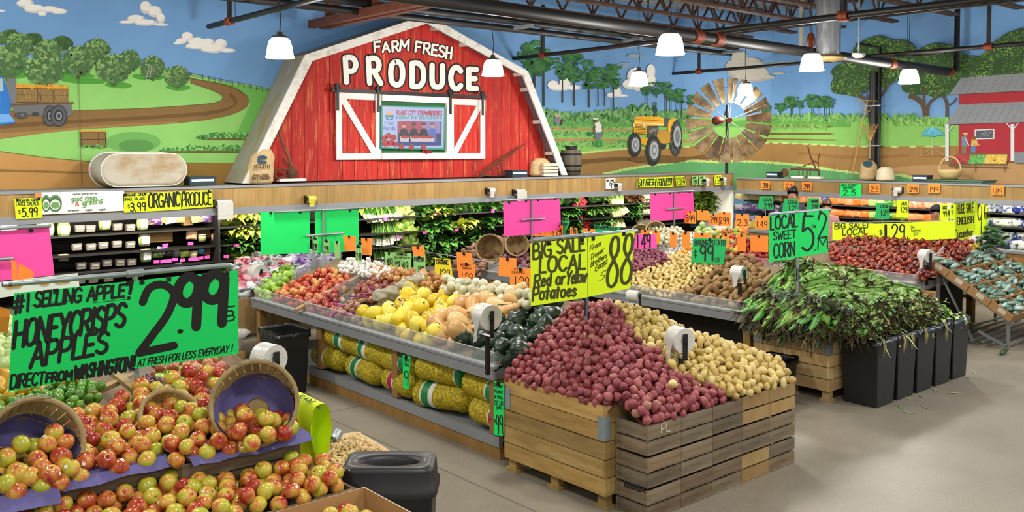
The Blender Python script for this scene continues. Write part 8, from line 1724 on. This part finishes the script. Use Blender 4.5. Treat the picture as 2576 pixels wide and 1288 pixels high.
sign('header_sign', 'white header card with ninety nine price on the plank header', ((1524, 450), (1548, 448), (1548, 474), (1524, 476)), 'W', h, [('BIG SALE', 1526, 457, 1545, 456, 5, 5, dict(w=1.2)), ('99', 1533, 474, 1547, 472, 14, 14, dict(w=2))])
sign('header_sign', 'yellow header card reading eat fresh', ((1608, 449), (1653, 446), (1648, 470), (1601, 472)), 'Y', h, [('EAT FRESH', 1605, 469, 1648, 466, 17, 16, dict(w=2.2, slant=.15, track=.8))])
sign('header_sign', 'yellow header card reading for less', ((1654, 446), (1694, 444), (1692, 470), (1650, 471)), 'Y', h, [('FOR LESS!', 1654, 468, 1689, 466, 17, 18, dict(w=2.2, slant=.1, track=.8))])
for u, w_, wh, c in ((1697, 30, 'right of the for less card', 'Y'), (1739, 17, 'first of two pale ones', 'M'), (1758, 17, 'second of two pale ones', 'M'), (1794, 26, 'near the end of the plank header', 'Y')):
    sign('header_sign', 'small %s folded card with one twenty nine price, %s' % ({'Y': 'yellow', 'M': 'pale green'}[c], wh), ((u+2, 444-(u-1697)*.03), (u+w_-6*(c == 'Y'), 443-(u-1697)*.03), (u+w_, 467-(u-1697)*.03), (u+1+4*(c == 'Y'), 468-(u-1697)*.03)), c, h, [('LOCAL', u+4, 451-(u-1697)*.03, u+w_-5, 450-(u-1697)*.03, 4, 4, dict(w=1)), ('1.29', u+6, 465-(u-1697)*.03, u+w_-4, 464-(u-1697)*.03, 10, 10, dict(w=1.5))])
hb = dict(x=BX-.035)
for u0, v0, u1, v1, tx in ((1914, 455, 1937, 476, '399'), (1972, 456, 1998, 478, '2.3'), (2017, 457, 2042, 479, '299'), (2185, 462, 2214, 485, '2.5'), (2282, 463, 2312, 486, '299'), (2334, 462, 2366, 486, '199'), (2492, 466, 2526, 490, '1.89')):
    sign('price_card', 'orange header card with %s price above the bags' % {'399': 'three ninety nine', '2.3': 'two for three', '299': 'two ninety nine', '2.5': 'two for five', '199': 'one ninety nine', '1.89': 'one eighty nine'}[tx]+(' beside the bag roll holder' if u0 == 2282 else ', third from the corner' if u0 == 2017 else ''), ((u0, v0), (u1, v0+1), (u1-1, v1), (u0+1, v1-1)), 'O', hb, [(tx, u0+6, v1-4, u1-5, v1-3, 12, 12, dict(w=1.8))], cat='price card')
sign('header_sign', 'green header card with two for five price on the stall side header', ((2113, 461), (2167, 462), (2166, 495), (2114, 494)), 'G', hb, [('MINI SWEET', 2116, 469, 2158, 468, 5, 5, dict(w=1.3)), ('PEPPERS', 2122, 475, 2146, 474, 4, 4, dict(w=1.1)), ('2.5', 2121, 491, 2152, 491, 13, 13, dict(w=2))])
# --- cards hanging over table 1
g1 = dict(x=5.62)
PCN = [0]
def pc(label, cor, col, texts=(), pl=None, **k):
    PCN[0] += 1; pl = dict(x=(pl or g1)['x']-.007*(PCN[0] % 7)); return sign('price_card', label, cor, col, pl or g1, texts, cat='price card', clips=(.5,), **k)
for k, (u, v, w_, h_, wh) in enumerate(((786, 594, 13, 42, 'leftmost before the blank green cards'), (814, 601, 14, 41, 'beside the stand pole'), (894, 615, 16, 44, 'just left of the blank orange pair'))):
    pc('narrow pale green card with two ninety nine price, '+wh, ((u, v), (u+w_, v+2), (u+w_, v+h_), (u+1, v+h_-2)), 'M', [('2.99' if k < 2 else '2.49', u+2, v+h_-7, u+w_-2, v+h_-6, 17, 17, dict(w=1.6)), ('ORGANIC', u+2, v+8, u+w_-2, v+9, 4, 4, dict(w=.8))], dict(x=5.2))
pc('narrow blank pale green card between the priced narrow cards', ((841, 606), (855, 607), (856, 650), (842, 649)), 'M', (), dict(x=5.2))
for u0, v0, u1, v1, wh in ((863, 592, 895, 632, 'hanging in front of the blank green card'), (908, 598, 936, 643, 'hanging right of the narrow green cards')): pc('blank orange price card '+wh, ((u0, v0), (u1, v0+2), (u1-1, v1), (u0+3, v1-2)), 'O', (), dict(x=5.3))
pc('pale green card with one nineteen price partly covered by the organic card', ((968, 634), (990, 636), (990, 678), (968, 676)), 'M', [('$19', 974, 674, 988, 674, 24, 24, dict(w=2))])
pc('pale green organic onion card with two forty nine price', ((988, 635), (1035, 637), (1034, 684), (988, 679)), 'M', [('ORGANIC', 998, 642, 1024, 643, 5, 5, dict(w=1.3)), ('YELLOW ONIONS', 991, 650, 1032, 651, 5, 5, dict(w=.7)), ('$', 993, 666, 998, 666, 9, 9, dict(w=1)), ('2.49', 999, 680, 1026, 681, 22, 22, dict(w=2.4))])
pc('blank orange card above the fresh pale green card', ((1036, 620), (1067, 620), (1069, 650), (1040, 648)), 'O')
pc('pale green card reading fresh with eighty nine price', ((1040, 643), (1070, 646), (1069, 694), (1041, 691)), 'M', [('FRESH', 1042, 657, 1066, 658, 10, 10, dict(w=1.8)), ('89', 1052, 691, 1066, 692, 22, 22, dict(w=2.2))])
pc('deep yellow organic card with one twenty nine price', ((1095, 649), (1132, 653), (1139, 702), (1092, 699)), 'L', [('ORGANIC', 1097, 664, 1128, 666, 11, 11, dict(w=1.8)), ('129', 1108, 697, 1131, 699, 20, 20, dict(w=2.4))])
pc('blank orange card clipped above the butternut squash card', ((1149, 634), (1187, 637), (1187, 684), (1150, 680)), 'O')
pc('orange butternut squash card with one twenty nine price', ((1152, 660), (1196, 664), (1194, 714), (1153, 710)), 'O', [('BUTTERNUT', 1158, 668, 1184, 670, 5, 5, dict(w=.8)), ('SQUASH', 1163, 676, 1186, 678, 5, 5, dict(w=.8)), ('1.29', 1162, 710, 1188, 712, 24, 24, dict(w=1.8))])
pc('blank orange card clipped behind the acorn squash card', ((1256, 648), (1299, 650), (1298, 698), (1254, 694)), 'O')
pc('orange acorn squash card with one twenty nine price beside the yellow sale card', ((1284, 675), (1336, 676), (1336, 729), (1282, 727)), 'O', [('ACORN', 1292, 680, 1316, 681, 5, 5, dict(w=.8)), ('SQUASHES', 1287, 687, 1320, 688, 5, 5, dict(w=.8)), ('1.29', 1296, 726, 1330, 727, 30, 30, dict(w=2))])
m = MB(); q = [W(815, 592, x=5.63), W(1000, 640, x=5.63), W(1336, 676, x=5.63)]; tag(m.tube([q[0], lerp(q[0], q[2], .5), q[2]], .004, 5).build('card_wire', GALV), 'thin wire strung along the squash table ridge for price cards', 'wire')
# --- cards over table 2
g2 = dict(x=9.1)
for k, (u0, v0, u1, v1, tx) in enumerate(((1338, 558, 1356, 594, '199'), (1355, 560, 1384, 595, '1.99'), (1382, 564, 1396, 594, '1.99'), (1396, 566, 1416, 597, '2.99'), (1434, 572, 1452, 598, '1.99'))):
    pc('orange sweet potato price card, %s from the pink pair' % ('first', 'second', 'third', 'fourth', 'fifth')[k], ((u0, v0), (u1, v0+2), (u1, v1), (u0, v1-1)), 'O', [(tx, u0+3, v1-6, u1-3, v1-5, 16, 16, dict(w=1.6))], g2)
pc('blank orange card just above the yellow sale sign', ((1466, 574), (1498, 576), (1498, 592), (1466, 592)), 'O', (), g2)
pc('folded green card reading red cabbage', ((1376, 550), (1434, 557), (1420, 592), (1404, 566)), 'D', [('Red Cabbage', 1380, 563, 1426, 567, 8, 8, dict(w=1.4, slant=.2))], g2)
pc('folded green card reading organic yellow beside the radishes', ((1495, 565), (1560, 572), (1558, 582), (1498, 590)), 'D', [('ORGANIC YELLOW', 1497, 575, 1552, 579, 8, 7, dict(w=1.4))], g2)
pc('hot pink folded card with one forty nine price', ((1600, 588), (1648, 590), (1654, 637), (1592, 633)), 'P', [('1.49', 1603, 630, 1636, 622, 38, 34, dict(w=4)), ('Lb', 1620, 633, 1628, 633, 5, 5, dict(w=1.2))], dict(x=9.0))
for k, (u0, v0, u1, v1) in enumerate(((1612, 578, 1634, 590), (1641, 580, 1660, 614), (1685, 585, 1702, 622), (1715, 584, 1735, 622), (1746, 586, 1788, 606), (1818, 588, 1834, 624))):
    pc('blank orange card behind the potato table, %s' % ('above the bright pink card', 'right of the bright pink card', 'left of the white garlic', 'right of the white garlic', 'above the green baking potato card', 'beside the green baking potato card')[k], ((u0, v0), (u1, v0+1), (u1, v1), (u0, v1-1)), 'O', (), dict(x=9.6))
pc('green card reading baking potato ninety nine cents', ((1744, 598), (1829, 602), (1820, 665), (1738, 661)), 'D', [('BAKING POTATO', 1748, 617, 1824, 617, 14, 13, dict(w=2)), ('c/', 1745, 650, 1753, 650, 24, 24, dict(w=1.8)), ('99', 1762, 656, 1794, 656, 38, 38, dict(w=4.5)), ('LB', 1799, 658, 1810, 658, 10, 10, dict(w=1.2))], dict(x=8.7))
g3 = dict(x=12.5)
for k, (u0, v0, u1, v1, tx) in enumerate(((1722, 531, 1751, 563, '399'), (1753, 529, 1782, 555, ''), (1783, 538, 1808, 567, '299'), (1806, 534, 1838, 569, '299'), (1851, 538, 1884, 574, '2.3'), (1900, 543, 1934, 578, '1.49'))):
    pc('orange card over the pepper table with %s' % ('three ninety nine price', 'no writing, second from the pink pair', 'two ninety nine price, third in the row', 'two ninety nine price, fourth in the row', 'two for three price', 'one forty nine price')[k], ((u0, v0), (u1, v0+1), (u1, v1), (u0, v1-1)), 'O', [(tx, u0+4, v1-7, u1-4, v1-6, 15, 15, dict(w=1.8))] if tx else (), g3)
for k, (u0, v0, u1, v1) in enumerate(((1855, 590, 1876, 633), (1888, 592, 1932, 634))): pc('blank orange card %s the corn sign' % ('one away from', 'directly beside')[k], ((u0, v0), (u1, v0+1), (u1, v1), (u0, v1-1)), 'O', (), dict(x=11.15))
for u0, v0, u1, v1, c, l1, l2, lab in ((1906, 494, 1946, 528, 'D', 'LOCAL', '2.99', 'green folded card with two ninety nine price, nearest the case corner'), (1967, 500, 2010, 536, 'D', 'LOCAL', '1.29', 'green folded card reading local one twenty nine behind the corn sign'), (2028, 498, 2062, 532, 'D', 'ORGANIC', '2.99', 'green folded card above the five for two card'), (2201, 511, 2238, 552, 'D', 'LOCAL', '1.29', 'green folded card reading local one twenty nine above the tomato banner'), (2254, 504, 2286, 548, 'Y', 'LOCAL', '1.29', 'yellow folded card above the one twenty nine banner'), (2363, 514, 2386, 556, 'Y', 'LOCAL', '99', 'yellow folded card half hidden beside the hooded person'), (2388, 512, 2402, 552, 'Y', 'BIG', '9', 'narrow yellow folded card against the cucumber card')):
    w_ = u1-u0; o = sign('folded_card', lab, ((u0+w_*.12, v0), (u1-w_*.05, v0), (u1, v1), (u0, v1-3)), c, dict(x=13.0), [(l1, u0+w_*.38, v0+12, u1-4, v0+12, 7, 7, dict(w=1.5, slant=.1)), (l2, u0+w_*.42, v0+30, u1-4, v0+30, 13, 13, dict(w=1.9))], cat='price card', ink=INK if c == 'D' else OLIVE)
    p = W((u0+u1)/2, v1-2, x=13.02); MB().tube([p-V(o.location), p-V(o.location)-V((0, 0, .3))], .006, 6).build('card_stem', GALV, o)
# --- strips and folded card low down
sign('price_strip', 'narrow green strip card hanging before the peanut sack shelf', ((1013, 892), (1032, 898), (1028, 980), (1014, 976)), 'G', dict(x=4.44), [('50LB', 1016, 908, 1030, 911, 8, 8, dict(w=1.3)), ('BAG', 1016, 920, 1029, 923, 8, 8, dict(w=1.3)), ('9', 1017, 968, 1027, 970, 36, 36, dict(w=2.4))], clips=(.5,))
sign('price_strip', 'long green strip card about raw peanuts fifty pound bag', ((1242, 958), (1267, 966), (1265, 1096), (1242, 1094)), 'G', dict(x=4.395), [('RAW', 1245, 974, 1264, 977, 9, 9, dict(w=1.5)), ('PEANUT', 1244, 988, 1265, 991, 8, 8, dict(w=1.3)), ('N SHELL', 1244, 1002, 1265, 1004, 8, 8, dict(w=1.3)), ('50 LB', 1244, 1018, 1265, 1019, 10, 10, dict(w=1.5)), ('BAG', 1248, 1030, 1263, 1030, 9, 9, dict(w=1.5)), ('$', 1243, 1064, 1247, 1064, 10, 10, dict(w=1)), ('99', 1248, 1090, 1264, 1091, 46, 46, dict(w=2.8))], clips=(.5,))
o = thing('folded_sign', 'bright yellow folded card reading raw draped over a rail by the peanuts', 'sign', W(790, 1080, z=.75)); pa, pb = W(745, 985, z=1.0), W(808, 1015, z=1.0); pb.z = pa.z = 1.0; e = (pb-pa); fwd = e.cross(V((0, 0, 1))).normalized(); fwd = fwd if fwd.dot(CAM-pa) > 0 else -fwd; o3 = V(o.location)
m = MB(); m.smooth = True; n = 16; vs = []
for i in range(n+1):
    t = i/n-.5; ang = t*2
    if abs(t) < .16: a = t/.16*pi/2; off, z = -.05*sin(a), -.05*(1-cos(a))
    else: k = (abs(t)-.16)/.34; off, z = -math.copysign(.05+.015*sin(k*5), t), -.05-.3*k
    for s in range(7): q = pa+e*(s/6)+fwd*(off*(1+.5*sin(s*1.1)*abs(t)))+V((0, 0, z)); vs.append(q-o3)
m.add(vs, [(i*7+s, i*7+s+1, (i+1)*7+s+1, (i+1)*7+s) for i in range(n) for s in range(6)]); m.build('card', CARD['Y'], o)
m = MB()
def fm2(u, v, l=0): return pa+e*((u)/100)+fwd*(.012+v*.0022)+V((0, 0, .003+l-abs(v)*.0004))-o3
write(m, fm2, 'RAW', 30, 14, 80, 14, 20, w=3); m.build('lettering', INK, o)
MB().tube([pa-o3-V((0, 0, .03)), pb-o3-V((0, 0, .03))], .006, 6).build('rail', GALV, o); MB().tube([(pa+pb)/2-o3-V((0, 0, .03)), (pa+pb)/2-o3-V((0, 0, .45))], .008, 6).build('rail_post', GALV, o)
# --- far left behind the green sign
g0 = dict(y=7.9)
for k, cor in enumerate((((28, 652), (42, 660), (44, 706), (30, 704)), ((48, 662), (86, 684), (82, 708), (44, 706)))): sign('price_card', 'blank orange card hanging by the pink card, %s' % ('narrow one', 'wide one')[k], cor, 'O', dict(y=7.3), cat='price card')
sign('price_card', 'orange card at the edge beside the green apple sign', ((-20, 765), (26, 780), (20, 840), (-20, 830)), 'O', dict(y=6.3), [], cat='price card')
o = sign('printed_panel', 'white printed crate panel with fruit pictures behind the green apple sign', ((-20, 712), (196, 687), (200, 722), (-20, 752)), 'W', dict(y=7.0)); gm = local(plane_map(y=7.0), V(o.location)); m = MB()
for u, c in ((25, 'd98a2c'), (42, 'c9a03c'), (112, 'd9822c'), (150, 'c9a24a'), (165, 'b0703a')): m.col = lin(c); m.poly([gm(u+14*cos(a), 720-u*.1+9*sin(a), .004+u*1e-5) for a in [2*pi*j/14 for j in range(14)]])
m.build('printed_pictures', LEAFM, o)
# ================================================================ SHOPPERS
SKIN = mat('skin', 'b98468', .55); 
def person(label, head, x, h, hair, top, hood=False, face=0.):
    """one continuous skinned figure standing behind the tables, hair and clothes as its parts"""
    o = thing('person', label, 'person', (head.x, head.y, 0), face); H_ = h; k = H_/1.7
    J = {'pel': (0, 0, .95), 'spine': (0, .01, 1.15), 'chest': (0, .01, 1.33), 'neck': (0, 0, 1.47), 'head0': (0, -.01, 1.55), 'head1': (0, -.015, 1.64), 'sl': (.17, .01, 1.4), 'el': (.23, .02, 1.13), 'wl': (.2, -.16, .98), 'hl': (.18, -.24, .97), 'sr': (-.17, .01, 1.4), 'er': (-.23, .02, 1.13), 'wr': (-.2, -.16, .98), 'hr': (-.18, -.24, .97), 'kl': (.1, -.02, .5), 'al': (.1, .02, .09), 'tl': (.11, -.13, .04), 'kr': (-.1, -.02, .5), 'ar': (-.1, .02, .09), 'tr': (-.11, -.13, .04), 'pl': (.09, 0, .9), 'pr': (-.09, 0, .9)}
    R_ = {'pel': .14, 'spine': .125, 'chest': .14, 'neck': .055, 'head0': .085, 'head1': .09, 'sl': .065, 'el': .045, 'wl': .03, 'hl': .032, 'kl': .062, 'al': .042, 'tl': .035, 'pl': .085}
    names = list(J); E = [('pel', 'spine'), ('spine', 'chest'), ('chest', 'neck'), ('neck', 'head0'), ('head0', 'head1')]+[q for s in 'lr' for q in (('chest', 's'+s), ('s'+s, 'e'+s), ('e'+s, 'w'+s), ('w'+s, 'h'+s), ('pel', 'p'+s), ('p'+s, 'k'+s), ('k'+s, 'a'+s), ('a'+s, 't'+s))]
    def skin(nm, keep, grow, m_):
        ns = [n for n in names if n in keep]; me = bpy.data.meshes.new(nm); me.from_pydata([tuple(c*k for c in J[n]) for n in ns], [(ns.index(a), ns.index(b)) for a, b in E if a in ns and b in ns], []); me.materials.append(m_); q = link(nm, me, o); md = q.modifiers.new('skin', 'SKIN'); me.skin_vertices or None
        for i, n in enumerate(ns): r = (R_.get(n) or R_.get(n[0]+'l' if len(n) == 2 else n))*k*grow; me.skin_vertices[0].data[i].radius = (r, r*.85)
        me.skin_vertices[0].data[0].use_root = True; q.modifiers.new('sub', 'SUBSURF').levels = 2; q.modifiers['sub'].render_levels = 2; return q
    try:
        skin('body', names, 1, SKIN); skin('jacket', ['chest', 'pel', 'spine', 'sl', 'el', 'wl', 'sr', 'er', 'wr', 'neck'], 1.13, top); skin('trousers', ['pel', 'pl', 'kl', 'al', 'pr', 'kr', 'ar'], 1.12, mat('dark trousers', '22252c', .8))
    except Exception as ex: print('person skin', ex)
    c = V((0, -.01, 1.615))*k
    m = MB(); m.ball((c.x, c.y+.022, c.z+.022), (.098*k, .1*k, .118*k), 18, 12, None, .1, 2)
    keep = [i for i, f in enumerate(m.f) if sum(m.v[j][1] for j in f)/len(f) > c.y-.045*k or sum(m.v[j][2] for j in f)/len(f) > c.z+.055*k]
    m2 = MB(); m2.v = m.v; m2.f = [m.f[i] for i in keep]; m2.m = [0]*len(keep); m2.c = [(1, 1, 1)]*len(keep); m2.sm = [True]*len(keep); m2.build('hood' if hood else 'hair', hair, o)
    m = MB(); f = c.y-.088*k
    for s in (-1, 1): m.ball((s*.033*k, f+.012, c.z), (.011, .008, .007), 8, 6)
    m.build('eyes', mat('dark eyes', '1c1512', .3), o); m = MB(); m.ball((0, f-.004, c.z-.03*k), (.013, .018, .022), 8, 6); m.ball((0, f+.012, c.z-.068*k), (.025, .008, .007), 8, 5); m.build('nose_and_mouth', mat('lip and nose skin', 'a86a58', .5), o)
    for s in (-1, 1):
        m = MB(); b0 = V(J['hl' if s > 0 else 'hr'])*k
        for i in range(4): a = b0+V((s*(.012-.011*i)*1.6, -.02, .0)); m.tube([a, a+V((0, -.035-.008*(i in (1, 2)), -.006)), a+V((0, -.055-.012*(i in (1, 2)), -.03))], [.009, .008, .006], 6)
        m.tube([b0+V((-s*.03, .02, 0)), b0+V((-s*.05, -.015, -.006)), b0+V((-s*.05, -.04, -.016))], [.01, .009, .007], 6); m.build('fingers', SKIN, o)
    return o
DKH = mat('black hair', '15110f', .5); BRH = mat('brown hair', '5a3a26', .5); HOODM = mat('black hood', '17171c', .85)
for u, v, x, lab, hr, tp, hd in ((1994, 493, 14.3, 'shopper with long dark hair behind the green folded cards', DKH, mat('grey sweater', '3c4048', .85), False), (2080, 525, 14.0, 'shopper with brown hair and pink top behind the corn price card', BRH, mat('pink top', 'b8807c', .85), False), (2354, 541, 13.9, 'person in black hooded jacket behind the yellow tomato banner', HOODM, HOODM, True)):
    p = W(u, v, x=x); person(lab, p, x, min(1.85, max(1.45, (p.z+.06)/1.64*1.7)), hr, tp, hd, -pi/2+.4)
